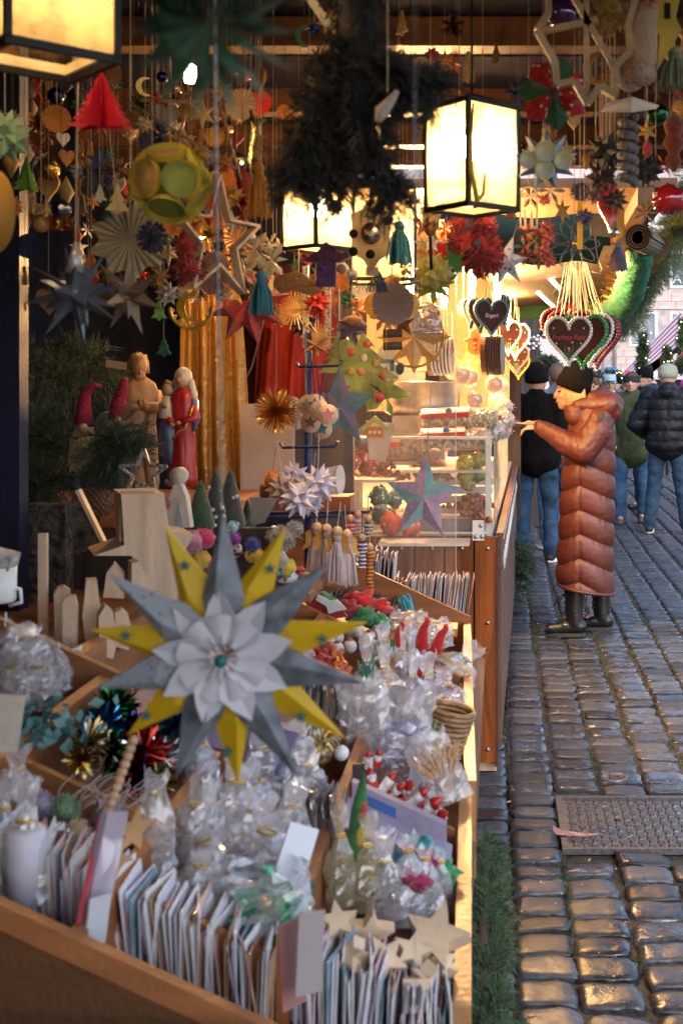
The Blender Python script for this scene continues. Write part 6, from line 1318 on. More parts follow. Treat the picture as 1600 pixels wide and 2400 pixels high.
def popbag(px0, px1, py, Y, q, lab, loose=1200):
    a, b = P(px0, py, Y), P(px1, py-4, Y); L = (b-a).length; s = m_(q, Y); t = thing('popcorn_bag', lab, 'popcorn bag', (a+b)/2, (0, R(-3), 0), 'popcorn bags on the display case')
    mb = MB(); rr = random.Random(int(py))
    for i in range(loose):
        x = rr.uniform(-L/2, L/2*.96); an = rr.random()*2*PI; q_ = s*(.80+.15*rr.random())*(1-.3*max(0, abs(x)/(L/2)-.8)/.2)
        mb.ball((x, q_*math.cos(an)*1.2, q_*math.sin(an)*.78), .0085+.005*rr.random(), 5, 3, nz=.6, nsc=200, seed=i)
    o = obj('popcorn', mb, KERN, t); o['kind'] = 'stuff'
    obj('filling', MB().tube([(-L/2, 0, 0), (-L/4, 0, 0), (L/4, 0, 0), (L/2*.95, 0, 0)], s*.78, 12), M('popcorn_deep', (.4, .28, .14), .9), t)
    w_ = MB(); n = 16; rows_ = []
    prof = [(-.52, .6), (-.46, 1.0), (-.2, 1.03), (0, 1.0), (.2, 1.03), (.4, 1.02), (.48, .8), (.515, .35), (.53, .14), (.56, .35), (.59, .55)]
    w_.lathe([(s*r_*1.08, x*L) for x, r_ in prof], 18); w_.v = [(z, y*1.15, x*.82 + .004*noise.noise(Vector((x*60, y*60, z*60)))) for x, y, z in w_.v]
    obj('wrap', w_, film('pop_film', (.9, .85, .8), .05, .25, bsc=50), t)
    lb = MB(); 
    for j in range(13):
        x = -L*.48 + L*.62*j/12
        for k in range(5):
            an = R(12+21*k); lb.v.append((x, -s*1.50*math.cos(an), s*1.12*math.sin(an)))
    lb.f = [(j*5+k, (j+1)*5+k, (j+1)*5+k+1, j*5+k+1) for j in range(12) for k in range(4)]
    o = obj('label_band', lb, M('red_label', (.55, .05, .025), .35, bump=0), t); 
    wl = MB()
    for j in range(13):
        x = -L*.44 + L*.58*j/12
        for k in range(3): an = R(36+12*k); wl.v.append((x, -s*1.53*math.cos(an), s*1.135*math.sin(an)))
    wl.f = [(j*3+k, (j+1)*3+k, (j+1)*3+k+1, j*3+k+1) for j in range(12) for k in range(2)]
    obj('label_stripe', wl, M('label_white', (.65, .6, .55), .4, bump=0), t)
    obj('emblem', MB().ball((-L*.12, -s*1.16, s*.86), (.014, .004, .012), 10, 8), M('blue_emblem', (.05, .13, .35), .4, bump=0), t)
    obj('knot', MB().ball((L*.53, 0, 0), .012, 8, 6), M('red_knot', (.5, .1, .05), .6), t)
popbag(985, 1165, 985, 5.08, 26, 'upper popcorn bag with red and white label on the display case')
popbag(985, 1150, 1032, 5.0, 28, 'lower popcorn bag directly on top of the display case')
popbag(850, 990, 1055, 5.35, 26, 'dim third popcorn bag left behind the two front ones', 500)
for i, (px, py, q, Y) in enumerate([(1180, 955, 20, 5.6), (1182, 985, 22, 5.5), (1165, 940, 20, 5.7), (1158, 1010, 24, 5.15), (1176, 1010, 20, 5.7)]):
    s = m_(q, Y); t = thing('popcorn_ball', ['pale popcorn ball at the counter end under the lit lollipop', 'popcorn ball in wrap nearest the outstretched phone', 'small popcorn ball above the others', 'wrapped white popcorn ball at the end of the lower bag', 'popcorn ball behind the end of the display case'][i], 'popcorn ball', P(px, py, Y)); mb = MB(); mb.ball((0, 0, 0), s*.85, 10, 8)
    for d in fib(70): mb.ball(d*s*.85, .009, 5, 3, nz=.6, nsc=200, seed=i)
    obj('popcorn', mb, KERN, t).__setitem__('kind', 'stuff'); obj('wrap', MB().ball((0, 0, 0), s*1.12, 12, 8, nz=.25), cello, t); obj('bow', g_flower(.02, 5, .4), M('pink_bow', (.6, .15, .2), .5), t, (s*1.05, 0, 0))
Y = 5.5; s = m_(92, Y); t = thing('steel_pot', 'wide polished steel roasting pot behind the popcorn bags', 'pot', P(985, 972, Y)); obj('pot', MB().lathe([(s*.8, 0), (s*.98, .02), (s, .05), (s, m_(74, Y)), (s*1.02, m_(76, Y)), (s*.96, m_(77, Y)), (s*.94, .05), (.01, .03)], 40), steel, t); obj('rim', MB().tube([(s*1.01*math.cos(a), s*1.01*math.sin(a), m_(76, Y)) for a in [2*PI*i/40 for i in range(41)]], .005, 6), steel, t)
obj('stand', MB().box((0, 0, -.10), (s*1.3, .3, .2)), M('bag_shelf', (.5, .4, .3), .7), t)
t = thing('steel_pan', 'black lidded steel machine top behind the pot rim', 'machine', P(975, 885, 5.9)); obj('box', MB().box((0, 0, 0), (.24, .2, .05)).box((0, 0, .05), (.16, .12, .04)), steel, t); obj('dark_top', MB().box((.12, -.05, .0), (.14, .1, .06)), black_metal, t)
Y = 4.98; t = thing('steel_bowl', 'round stainless steel bowl with handle left of the nuts', 'bowl', P(838, 1054, Y)); s = m_(45, Y); obj('bowl', MB().lathe([(s*.55, 0), (s*.85, .02), (s, .05), (s*.98, .058), (s*.8, .025), (.01, .01)], 28), steel, t); obj('handle', MB().tube([(s*.9, 0, .05), (s*1.3, 0, .045), (s*1.25, 0, .01), (s*.9, 0, .015)], .008, 6), steel, t)
# candied nuts and bags inside the case
NUT = M('candied_nuts', (.36, .12, .03), .35, sc=30, var=.35, coat=.3)
for i, (px, py, rx, rz_, Y, lab, n) in enumerate([(880, 1090, 60, 26, 5.3, 'heap of candied nuts at the left of the case', 160), (1000, 1095, 60, 24, 5.25, 'heap of orange nuts in the middle of the case', 160), (1110, 1172, 44, 14, 5.1, 'nuts on the upper white drawer in the case', 120), (1105, 1192, 26, 8, 5.02, 'few dark nuts on the middle white drawer', 50), (1125, 1208, 24, 6, 4.97, 'few dark nuts on the lowest white drawer', 40)]):
    mb = MB(); rr = random.Random(i)
    for k in range(n):
        x, y = rr.gauss(0, .45), rr.gauss(0, .45); h_ = max(0, 1-(x*x+y*y))*rr.random(); mb.ball((m_(rx, Y)*x, .10*y, m_(rz_, Y)*(2*h_-1)), .011*(.7+.6*rr.random()), 6, 4, nz=.5, nsc=150, seed=k)
    tag(obj('nuts', mb, NUT, loc=P(px, py, Y), kind='stuff'), lab, 'nuts', kind='stuff')
for i, (px, py, q, c, lab) in enumerate([(1090, 1085, 21, (.50, .46, .05), 'upper left yellow green bag of sweets in the case'), (1118, 1078, 20, (.46, .44, .06), 'upper right yellow green bag of sweets in the case'), (1090, 1115, 21, (.40, .40, .08), 'lower left green bag of sweets in the case'), (1120, 1112, 21, (.36, .37, .07), 'lower right green bag of sweets in the case'), (1095, 1135, 18, (.38, .4, .14), 'bottom pale green bag of sweets in the case')]):
    Y = 5.05+.05*(i % 2); s = m_(q, Y); t = thing('sweet_bag', lab, 'sweets bag', P(px, py, Y)); obj('bag', MB().ball((0, 0, 0), (s, s*.8, s*.85), 14, 10, nz=.5, nsc=60, seed=i), M('lime_foil_%d' % i, c, .3, coat=.4, bump=.8, bsc=60, sc=25), t)
DOT = {'red': M('red_dotted_paper', (.52, .10, .045), .6, kind='dots', sc=42, col2=(.72, .6, .5)), 'green': M('green_dotted_paper', (.05, .13, .10), .6, kind='dots', sc=42, col2=(.6, .6, .52))}
for i, (px, py, q, c, Y, lab) in enumerate([(828, 1082, 18, 'red', 4.9, 'small red polka dot bundle left of the nuts'), (855, 1076, 23, 'red', 4.95, 'larger red polka dot bundle beside the nuts'), (888, 1165, 26, 'green', 4.86, 'upper green polka dot bundle behind the patchwork star'), (893, 1205, 24, 'green', 4.8, 'lower green polka dot bundle behind the patchwork star'), (925, 1170, 22, 'green', 4.95, 'third green polka dot bundle half behind the patchwork star'), (915, 1228, 30, 'red', 4.7, 'left red polka dot bundle on the case sill'), (962, 1232, 28, 'red', 4.7, 'right red polka dot bundle on the case sill')]):
    s = m_(q, Y); t = thing('cloth_bundle', lab, 'bundle', P(px, py, Y), (0, 0, rnd.random()*3), 'polka dot bundles'); obj('bundle', MB().ball((0, 0, 0), (s, s*.8, s*.95), 16, 12, nz=.45, nsc=40, seed=i), DOT[c], t); obj('knot', g_flower(s*.5, 5, .8), DOT[c], t, (0, 0, s*.9), (R(70), 0, 0))
obj_ = obj('sill', MB().box((-.30, 4.80, .965), (.36, .16, .012)), M('white_worktop', (.6, .6, .6))); tag(obj_, 'narrow white sill in front of the display case carrying the dotted bundles', 'sill')

# ================================================================== MIDDLE OF THE CRAFT STALL
# gold cloth curtain
cu = MB(); n = 50; rows_ = 16
for j in range(rows_+1):
    v = j/rows_
    for i in range(n+1):
        u = i/n; px = (405+20*v)+(120+60*v)*u+8*math.sin(v*5); py = 470+700*v; p = P(px, py, 3.95); cu.v.append((p.x, p.y+.018*math.sin(u*26+v*1.5)+.03*math.sin(u*9), p.z))
cu.f = [(j*(n+1)+i, j*(n+1)+i+1, (j+1)*(n+1)+i+1, (j+1)*(n+1)+i) for j in range(rows_) for i in range(n)]; cu.smooth = set(range(len(cu.f)))
o = obj('gold_curtain', cu, M('gold_satin', (.46, .24, .055), .38, .35, kind='stripe', sc=5, col2=(.34, .17, .04), bump=.3, bsc=30)); o.modifiers.new('t', 'SOLIDIFY').thickness = .003; tag(o, 'draped golden brown cloth behind the painted Madonna', 'curtain')
lamp('warm_stall_light', P(470, 560, 3.5), 6.0, (1, .55, .2), .03)
hb = thing('spot_lamp', 'small brass spot lamp above the gold curtain', 'lamp', P(470, 556, 3.5)); obj('shade', MB().lathe([(.03, 0), (.02, .04), (.006, .05)], 14), GOLDW, hb); obj('bulb', MB().ball((0, 0, .008), .014, 8, 6), bulbm, hb); obj('cable', MB().tube([(0, 0, .05), (0, 0, ROOF-hb.location.z)], .002, 4), black_metal, hb)
# red cloth
rc = MB(); 
for j in range(11):
    for i in range(31):
        u, v = i/30, j/10; p = P(612+(170-30*v)*u-20*v*(u < .3), 640+310*v, 4.3); rc.v.append((p.x, p.y+.02*math.sin(u*20+v)+.01*math.sin(u*47), p.z))
rc.f = [(j*31+i, j*31+i+1, (j+1)*31+i+1, (j+1)*31+i) for j in range(10) for i in range(30)]; rc.smooth = set(range(300))
o = obj('red_cloth', rc, M('red_cloth', (.50, .03, .012), .7, var=.2, sc=6, bump=.2)); o.modifiers.new('t', 'SOLIDIFY').thickness = .003; tag(o, 'bright red cloth hung behind the blue post', 'cloth')
rc2 = MB().prism([(-.2, .3), (.2, .3), (.16, -.25), (-.19, -.28)], .01); tag(obj('dark_cloth', rc2, M('wine_cloth', (.10, .015, .012), .8), loc=P(600, 810, 4.4)), 'wine dark cloth with pale seam between curtain and red cloth', 'cloth')
tag(obj('cloth_seam', MB().tube([P(548, 940, 4.3), P(590, 860, 4.3), P(620, 745, 4.3), P(622, 700, 4.3)], .004, 5), M('pale_seam', (.45, .3, .28), .7)), 'pale beaded seam running down the dark cloth', 'seam')
# poinsettia
for k, (px, py, q) in enumerate([(580, 705, 105)]):
    Y = 3.4; t = orn('cloth_poinsettia', 'big dark red velvet poinsettia beside the gold curtain', 'poinsettia', px, py, Y, [], top=None)
    for i in range(6): a = R(200+i*42); L = m_(q, Y); obj('petal', MB().add([(0, 0, 0), (L*.5*math.cos(a-.4), -.02, L*.5*math.sin(a-.4)), (L*math.cos(a), -.01, L*math.sin(a)), (L*.5*math.cos(a+.4), .02, L*.5*math.sin(a+.4)), (L*.5*math.cos(a), -.04, L*.5*math.sin(a))], [(0, 1, 4), (1, 2, 4), (2, 3, 4), (3, 0, 4)]), felt((.30, .008, .008)), t)
orn('straw_star', 'golden straw star in front of the red cloth', 'straw star', 690, 722, 3.6, [('straws', g_straw(m_(52, 3.6), 14), M('straw', (.55, .32, .08), .5))], top=.05)
orn('straw_star', 'smaller straw star below the golden one near the blue post', 'straw star', 745, 790, 3.7, [('straws', g_straw(m_(42, 3.7), 12), M('straw', (.55, .32, .08)))], top=.05)
orn('folded_star', 'ochre paper star on the blue post below the straw stars', 'paper star', 740, 810, 3.5, [('star', g_star3d(6, m_(36, 3.5), m_(12, 3.5), .02), paper((.42, .2, .06)))], top=.03)
for px in (716, 768): tag(obj('glitter_strip', MB().box((0, 0, 0), (.018, .003, .26)), M('silver_glitter', (.4, .38, .36), .3, .6, sc=120, var=.4), loc=P(px, 720, 3.75)), 'silver glitter strip %s the straw star' % ('right behind' if px < 740 else 'well right of'), 'strip')
pole = thing('rack', 'dark blue metal display rack with hook arms holding small hangers', 'display rack', P(722, 1300, 3.6)); pm = M('blue_rack', (.012, .03, .13), .4)
pz = P(722, 780, 3.6).z-pole.location.z; obj('pole', MB().tube([(0, 0, -.1), (0, 0, pz)], .012, 10), pm, pole)
for (x0, x1, py) in ((653, 790, 1048), (590, 800, 1210), (585, 870, 1200), (692, 800, 860)):
    z = P(0, py, 3.6).z-pole.location.z; a = P(x0, 0, 3.55).x-pole.location.x; b = P(x1, 0, 3.55).x-pole.location.x; obj('arm', MB().tube([(a, -.03, z+.015), (a+.008, -.03, z), (b-.008, -.04, z+.004), (b, -.04, z+.02)], .005, 6), pm, pole)
# paper sheet and wooden box
tag(obj('paper_sheet', MB().box((0, 0, 0), (m_(125, 3.85), .003, m_(222, 3.85))), M('old_paper', (.40, .30, .26), .8, var=.12, sc=3), loc=P(628, 1057, 3.85), rot=(R(-6), 0, R(3))), 'large blank greyish paper sheet standing right of the gold curtain', 'sheet')
tag(obj('wooden_ledge', MB().box((0, 0, 0), (m_(270, 3.95), .12, m_(40, 3.95))), wood_trayx, loc=P(690, 1180, 3.95)), 'brown wooden ledge behind the white paper stars', 'ledge')
# tinsel, discs
orn('tinsel_star', 'spiky gold tinsel star left of the wooden discs', 'tinsel star', 648, 962, 3.4, [('strips', g_tinsel(m_(62, 3.4), 420, .022, 5), M('gold_tinsel', (.72, .42, .10), .25, 1, bump=0))], top=.06)
dm = MB().lathe([(m_(25, 3.3), -.0025), (m_(25, 3.3), .0025)], 28).mesh('disc'); dm.materials.append(M('birch_disc', (.60, .42, .30), .6))
for i, (px, py, ic, lab) in enumerate([(768, 972, (.55, .16, .18), 'front wooden disc with pink star'), (750, 962, (.5, .45, .4), 'wooden disc just behind the pink star disc'), (738, 948, (.04, .10, .25), 'wooden disc with dark blue star'), (722, 950, (.2, .1, .06), 'brown shaded wooden disc at the back left'), (728, 990, (.18, .14, .12), 'lower left wooden disc with grey star'), (755, 1005, (.02, .16, .26), 'lower wooden disc with blue star under the pink one')]):
    Y = 3.3+.02*i; t = thing('wooden_disc', lab, 'wooden disc', P(px, py, Y), (0, 0, R(10-i*5)), 'wooden star discs on the rack'); obj('disc', dm, None, t, rot=(R(90), 0, 0)); obj('star_print', MB().prism(star_pts(5, m_(17, Y), m_(8, Y)), .001, -.003), M('print_%d' % i, ic, .6), t); obj('cord', MB().tube([(0, 0, m_(24, Y)), (-.01, .01, m_(100, Y))], .0016, 4), M('navy_cord', (.02, .02, .06), .8), t)
for i, (px, py) in enumerate([(690, 960), (700, 955), (708, 965), (698, 975)]): tag(obj('wood_slice', dm, None, loc=P(px, py+rnd.randint(-6, 10), 3.42+.01*i), rot=(R(90), 0, R(72))), 'wooden disc turned edge on between tinsel star and star discs', 'wooden disc', 'edge on wooden discs')
# patchwork stars
def patch_star(px, py, Y, q, lab, cols, rz, stretch=1.0, tilt=0):
    s = m_(q, Y); t = thing('patchwork_star', lab, 'patchwork star', P(px, py, Y), (0, R(tilt), R(rz)), 'patchwork fabric stars')
    pts = [(x, z*stretch) for x, z in star_pts(5, s, s*.44)]; c = (0, 0)
    for i in range(10):
        a, b = pts[i], pts[(i+1) % 10]; mb = MB(); d = .011
        mb.add([(0, -d, 0), (a[0], 0, a[1]), (b[0], 0, b[1]), (0, d, 0)], [(0, 1, 2), (3, 2, 1)]); obj('patch', mb, cols[i % len(cols)], t)
    obj('ribbon', MB().tube([(0, 0, s*stretch), (0, 0, s*stretch+.22)], .005, 5, flat=.3), M('lilac_ribbon', (.30, .27, .36), .6), t)
LIL = M('lilac_cloth', (.42, .27, .36), .8, sc=15, bump=.3); TEA = M('aqua_cloth', (.20, .34, .34), .8, sc=15, bump=.3); FLO = M('flower_cloth', (.36, .22, .28), .8, sc=60, var=.4, col2=(.15, .12, .2)); PLU = M('plum_cloth', (.15, .10, .15), .8, sc=20); SEA = M('sea_cloth', (.09, .14, .15), .8, sc=15)
patch_star(992, 1168, 3.6, 92, 'lilac and aqua patchwork star in front of the display case', [LIL, FLO, TEA, FLO, TEA, FLO, LIL, LIL, TEA, TEA], 8, 1.15, 4)
patch_star(795, 955, 3.5, 88, 'dull purple and sea green patchwork star above the steel bowl', [SEA, PLU, PLU, LIL, SEA, SEA, PLU, SEA, SEA, PLU], 20, 1.15)
# felt cookie tree & snowman & house
Y = 3.7; t = orn('painted_tree', 'flat yellow green painted Christmas tree with baubles and snowman', 'painted tree', 850, 850, Y, [('tree', MB().prism([(x*1.0, z) for x, z in tree_pts(m_(112, Y), 5, .85)], .008), M('lime_painted', (.30, .32, .07), .5, sc=14, var=.3))], top=.1, ry=-12)
for i, (dx, dz, c) in enumerate([(-22, 30, (.55, .08, .05)), (5, 10, (.62, .5, .35)), (-8, -20, (.6, .2, .08)), (30, -8, (.55, .3, .06)), (20, 40, (.55, .1, .05)), (40, -40, (.6, .1, .05)), (-30, -15, (.5, .3, .08)), (0, 62, (.65, .42, .06))]): obj('bauble', MB().ball((m_(dx, Y), -.006, m_(dz, Y)), (m_(9, Y), .004, m_(10, Y)), 10, 8), M('bauble_%d' % i, c, .4), t)
orn('painted_tree', 'second painted tree with a star behind the paper bird', 'painted tree', 800, 820, 3.95, [('tree', MB().prism(tree_pts(m_(66, 3.95), 4, .8), .008), M('olive_painted', (.20, .24, .05), .5)), ('star', g_star3d(5, .025, .01, .008), GOLDW, (.03, -.01, .02))], top=.08)
t = orn('painted_tree', 'yellow green leaf branch with a round red bauble below the tree', 'ornament', 905, 930, 3.65, [('leaves', g_flower(m_(52, 3.65), 5, .2, .3, .5), M('lime_painted', (.3, .32, .07))), ('bauble', MB().ball((-.02, -.01, .0), .016, 12, 8), M('bauble_red', (.55, .07, .05), .4))], top=.03)
orn('gingerbread_house', 'orange flat house with snowflakes and yellow roof', 'house ornament', 878, 1002, 3.55, [('house', MB().box((0, 0, -.014), (m_(40, 3.55), .006, m_(26, 3.55))), M('ginger_card', (.55, .2, .05), .6)), ('roof', MB().prism([(-.042, .0), (.0, .036), (.042, .0), (.036, -.010), (0, .014), (-.036, -.010)], .009), M('lime_roof', (.5, .42, .12), .6)), ('snowflakes', MB().box((-.014, -.004, -.014), (.008, .001, .008)).box((0, -.004, -.014), (.008, .001, .008)).box((.014, -.004, -.014), (.008, .001, .008)), M('icing_white', (.7, .6, .5)))], top=.04)
tag(obj('paper_bag', MB().add([(-.03, 0, .06), (.06, -.0, .05), (.03, 0, -.07), (-.02, 0, -.06), (0, .02, .05)], [(0, 1, 2, 3), (1, 4, 2), (0, 3, 4), (4, 3, 2)]), paper((.6, .5, .4)), loc=P(880, 1030, 3.7)), 'crumpled white paper behind the orange flat house', 'paper')
Y = 3.9; mb = MB(); mb.prism(circ(m_(30, Y), 18, 1, 1, (0, -.035)), .008).prism(circ(m_(20, Y), 16, 1, 1, (0, .03)), .008, .001); orn('snowman', 'flat pale snowman with blue scarf hanging right of the painted tree', 'snowman', 905, 850, Y, [('body', mb, M('snow_card', (.62, .5, .33), .6)), ('scarf', MB().box((0, -.006, .005), (.055, .006, .012)).box((.02, -.006, -.012), (.012, .006, .03)), felt((.10, .18, .24))), ('mitten', MB().ball((.045, -.006, -.02), (.014, .006, .02), 8, 6), felt((.06, .07, .09))), ('mitten', MB().ball((-.045, -.006, -.01), (.014, .006, .02), 8, 6), felt((.06, .07, .09))), ('buttons', MB().ball((0, -.008, -.02), .005, 6, 4).ball((0, -.008, -.045), .005, 6, 4), felt((.2, .1, .05)))], top=.05)
lgm = MB(); lgm.tube([(-.03, 0, 0), (.03, 0, .003)], .014, 12); 
for (py, lab) in ((782, 'upper of two short dark logs on a cord above the snowman'), (812, 'lower of two short dark logs on a cord above the snowman')): orn('log', lab, 'log', 920, py, 3.9, [('log', lgm.mesh('log'), M('log_bark', (.07, .045, .035), .8))], top=.014, group='short logs on cords')
orn('cut_star', 'large gold openwork star behind the logs', 'star', 970, 790, 4.1, [('star', g_star3d(8, m_(88, 4.1), m_(48, 4.1), .015), M('gold_mesh', (.50, .30, .12), .4, .4, kind='dots', sc=90, col2=(.7, .5, .25))), ('ring', ring_beads(circ(m_(70, 4.1), 30), .005, -.02), GOLDW)], top=.1)
orn('glass_dome', 'clear round dome ornament above the openwork star', 'ornament', 1000, 745, 4.0, [('dome', MB().lathe([(m_(34, 4), -.05), (m_(36, 4), 0), (m_(26, 4), .04), (.002, .055)], 20), film('smoky_film', (.5, .4, .35), .25, .3)), ('rim', MB().tube([(m_(35, 4)*math.cos(a), m_(35, 4)*math.sin(a), -.05) for a in [2*PI*i/20 for i in range(21)]], .003, 5), silver)], top=.05)
# white folded stars
for i, (px, py, q, Y, lab) in enumerate([(745, 1135, 52, 3.2, 'right white bascetta star on the rack'), (700, 1170, 50, 3.15, 'lowest white bascetta star on the rack'), (665, 1150, 46, 3.25, 'pinkish white bascetta star at the left of the cluster'), (690, 1118, 40, 3.35, 'upper small white star behind the cluster'), (728, 1180, 34, 3.2, 'small white star tucked under the right one')]):
    t = thing('folded_star', lab, 'paper star', P(px, py, Y), (0, 0, i), 'white folded stars on the rack'); obj('star', g_spiky(m_(q, Y), 24, .42, .30, sd_=i), M('lilac_white', (.60, .54, .64), .6, transl=.2, var=.04) if i != 2 else M('pink_white', (.55, .40, .36), .6, transl=.2), t); obj('string', MB().tube([(0, 0, .02), (.0, .02, m_(120, Y))], .0008, 4), M('white_thread', (.6, .55, .5)), t)
orn('knit_ring', 'red and yellow knitted ring hanging left of the white stars', 'ornament', 638, 1135, 3.3, [('ring', g_pompom(m_(26, 3.3), 150, 3), M('redyellow_yarn', (.45, .04, .02), .9, kind='stripe', sc=90, col2=(.6, .36, .05)), (0, 0, .012)), ('cone', MB().ball((-.02, 0, -.02), (.016, .014, .024), 10, 8, nz=.3), felt((.14, .05, .02))), ('cord', MB().tube([(0, 0, .03), (.01, 0, m_(85, 3.3))], .0012, 4), felt((.4, .08, .02)))])
for i in range(7): tag(obj('door_hanger', MB().prism(circ(m_(16, 3.4), 16, .7, 2.1), .004), paper((.52, .42, .36)) if i < 6 else paper((.62, .6, .64)), loc=P(752+i*7.5, 1130-i, 3.5-.03*i), rot=(0, 0, R(62 if i < 6 else 25))), 'pale oval wooden tag with yellow end in front of its row' if i == 6 else 'pale oval wooden tag in the tight row beside the white stars', 'tag', None if i == 6 else 'oval tags in a row')
# knitted hangers, angels
for i, (px, py, lab) in enumerate([(790, 1268, 'front tassel angel with orange wings and bead head'), (765, 1262, 'tassel angel second from the front'), (742, 1258, 'tassel angel at the left of the bunch'), (812, 1275, 'tassel angel with cream macrame feather at the right')]):
    Y = 3.05+.06*i; t = thing('tassel_angel', lab, 'tassel angel', P(px, py, Y), (0, 0, R(-20+14*i)), 'tassel angels on the rack')
    obj('skirt', g_tassel(m_(26, Y), m_(120, Y), 60, i), M('mauve_thread', (.50, .42, .44) if i != 3 else (.6, .52, .38), .85), t, (0, 0, -.045)); obj('head', MB().ball((0, 0, .024), m_(13, Y), 12, 10), M('bead_wood', (.55, .32, .18), .5), t)
    wp = [(0, 0), (.018, .014), (.030, .006), (.030, -.02), (.038, -.04), (.022, -.034), (.012, -.012)]
    for sg in (-1, 1): obj('wing', MB().prism([(sg*a, b) for a, b in wp], .002), M('orange_felt', (.60, .32, .08), .8), t, (0, .004, .006))
    obj('string', MB().tube([(0, 0, .034), (.0, .02, m_(90, Y))], .0008, 4), M('white_thread', (.6, .55, .5)), t)
for i, (px, py, h_, c1, c2, lab) in enumerate([(848, 1295, 60, (.05, .03, .14), (.6, .55, .6), 'purple and white striped crochet twist'), (866, 1318, 78, (.55, .26, .02), (.2, .03, .05), 'orange and maroon crochet twist hanging lowest'), (820, 1250, 40, (.42, .02, .03), (.5, .3, .3), 'red knit drop at the left of the twists'), (862, 1250, 34, (.05, .10, .06), (.5, .5, .5), 'green knit drop above the orange twist'), (838, 1240, 36, (.5, .2, .25), (.6, .5, .5), 'pink knit drop with a white bead')]):
    Y = 3.3+.03*i; mb = MB(); n = max(6, h_//5)
    for j in range(n): mb.ball((.002*math.sin(j), 0, -m_(h_, Y)*j/n), (.014-.005*j/n, .014-.005*j/n, .008), 10, 6)
    t = thing('crochet_twist', lab, 'crochet hanger', P(px, py-20, Y), (0, 0, 0), 'crochet hangers on the rack'); obj('knit', mb, M('knit_mix_%d' % i, c1, .95, kind='stripez', sc=30, col2=c2, bump=.8, bsc=200), t); obj('bead', MB().ball((0, 0, .018), .011, 10, 8), M('bead_wood', (.55, .32, .18)), t); obj('cord', MB().tube([(0, 0, .02), (0, 0, m_(70, Y))], .0014, 4), felt(c1), t)
# plush pieces below the rack
PL = [(448, 1270, 30, (.42, .16, .22), 'grey pink plush animal at the left of the toy heap'), (478, 1262, 26, (.5, .03, .10), 'crimson knitted hat beside the pink plush'), (545, 1235, 15, (.25, .45, .5), 'light blue bobble on top of a purple plush hat'), (548, 1262, 18, (.25, .04, .28), 'purple plush hat under the light blue bobble'), (548, 1288, 20, (.66, .62, .6), 'white snowman face under the purple hat'), (592, 1276, 20, (.02, .03, .2), 'dark blue bobble above the yellow star ray'), (595, 1300, 22, (.62, .36, .02), 'yellow plush hat under the dark blue bobble'), (662, 1262, 34, (.30, .25, .22), 'grey fluffy yarn ball under the rack'), (690, 1240, 22, (.32, .27, .25), 'smaller grey yarn ball behind the fluffy one'), (640, 1255, 20, (.4, .34, .32), 'pale grey yarn ball left of the fluffy one'), (650, 1310, 24, (.33, .30, .28), 'grey plush cap behind the small yellow hat'), (645, 1342, 20, (.03, .16, .17), 'teal plush body beside the yellow hat penguin'), (668, 1330, 24, (.65, .45, .02), 'small bright yellow knitted hat'), (672, 1356, 24, (.62, .6, .62), 'penguin plush with black marks under the yellow hat'), (700, 1345, 18, (.38, .01, .07), 'crimson knitted drop beside the penguin'), (716, 1352, 12, (.6, .38, .02), 'small yellow felt flame beside the crimson drop'), (470, 1312, 24, (.62, .36, .05), 'orange yellow plush under the pink animal'), (505, 1330, 24, (.5, .2, .04), 'orange plush left of the white snowman'), (530, 1330, 22, (.2, .3, .3), 'teal striped plush behind the grey ray')]
for i, (px, py, q, c, lab) in enumerate(PL):
    Y = 2.75+.02*(i % 5); s = m_(q, Y); t = thing('plush_toy', lab, 'plush toy', P(px, py, Y), (0, 0, rnd.random()), 'plush toys heaped under the rack')
    obj('body', MB().ball((0, 0, 0), (s, s*.9, s*.92), 16, 12, nz=.35, nsc=50, seed=i) if 'yarn' not in lab and 'bobble' not in lab else g_pompom(s, 240, i), felt(c), t)
    if 'snowman face' in lab or 'penguin' in lab:
        obj('beak', MB().lathe([(.005, 0), (.0005, .018)], 8), felt((.6, .2, .02)), t, (0, -s*.85, 0), (R(90), 0, 0)); obj('eye', MB().ball((-.008, -s*.85, .008), .0028, 6, 4).ball((.008, -s*.85, .008), .0028, 6, 4), M('black_bead', (.01, .01, .01), .2), t)
        obj('stripes', MB().tube([(s*.93*math.cos(a), s*.84*math.sin(a), -s*.45) for a in [2*PI*k/14 for k in range(15)]], .004, 5), felt((.02, .02, .025)), t)
bs_ = MB().box((0, 0, 0), (.34, .2, .02)); tag(obj('toy_shelf', bs_, wood_trayx, loc=P(575, 1385, 2.85)), 'wooden shelf board under the plush toys', 'shelf')

# ================================================================== STATUES AND WOODEN THINGS AT THE LEFT
def drape(mb, prof, n=28, fold=.05, fn=9, seed=0, sx=1, sy=.75, lean=0):
    vs = []; k = len(prof)
    for i, (r_, z, cx_) in enumerate(prof):
        for j in range(n): a = 2*PI*j/n; q = r_*(1+fold*math.sin(a*fn+seed+z*20)*(1-.4*i/k)); vs.append((cx_+q*math.cos(a)*sx, q*math.sin(a)*sy, z))
    mb.add(vs, [(i*n+j, i*n+(j+1) % n, (i+1)*n+(j+1) % n, (i+1)*n+j) for i in range(k-1) for j in range(n)] + [tuple(range(n-1, -1, -1)), tuple(range((k-1)*n, k*n))], True)
Y = 3.2; b = P(325, 1160, Y); u = Y/F
CARV = M('carved_lime_wood', (.36, .17, .06), .5, kind='wood', sc=2, var=.15)
t = thing('wooden_saint', 'tall carved plain wooden bearded saint with folded hands', 'statue', b, (0, 0, R(25)))
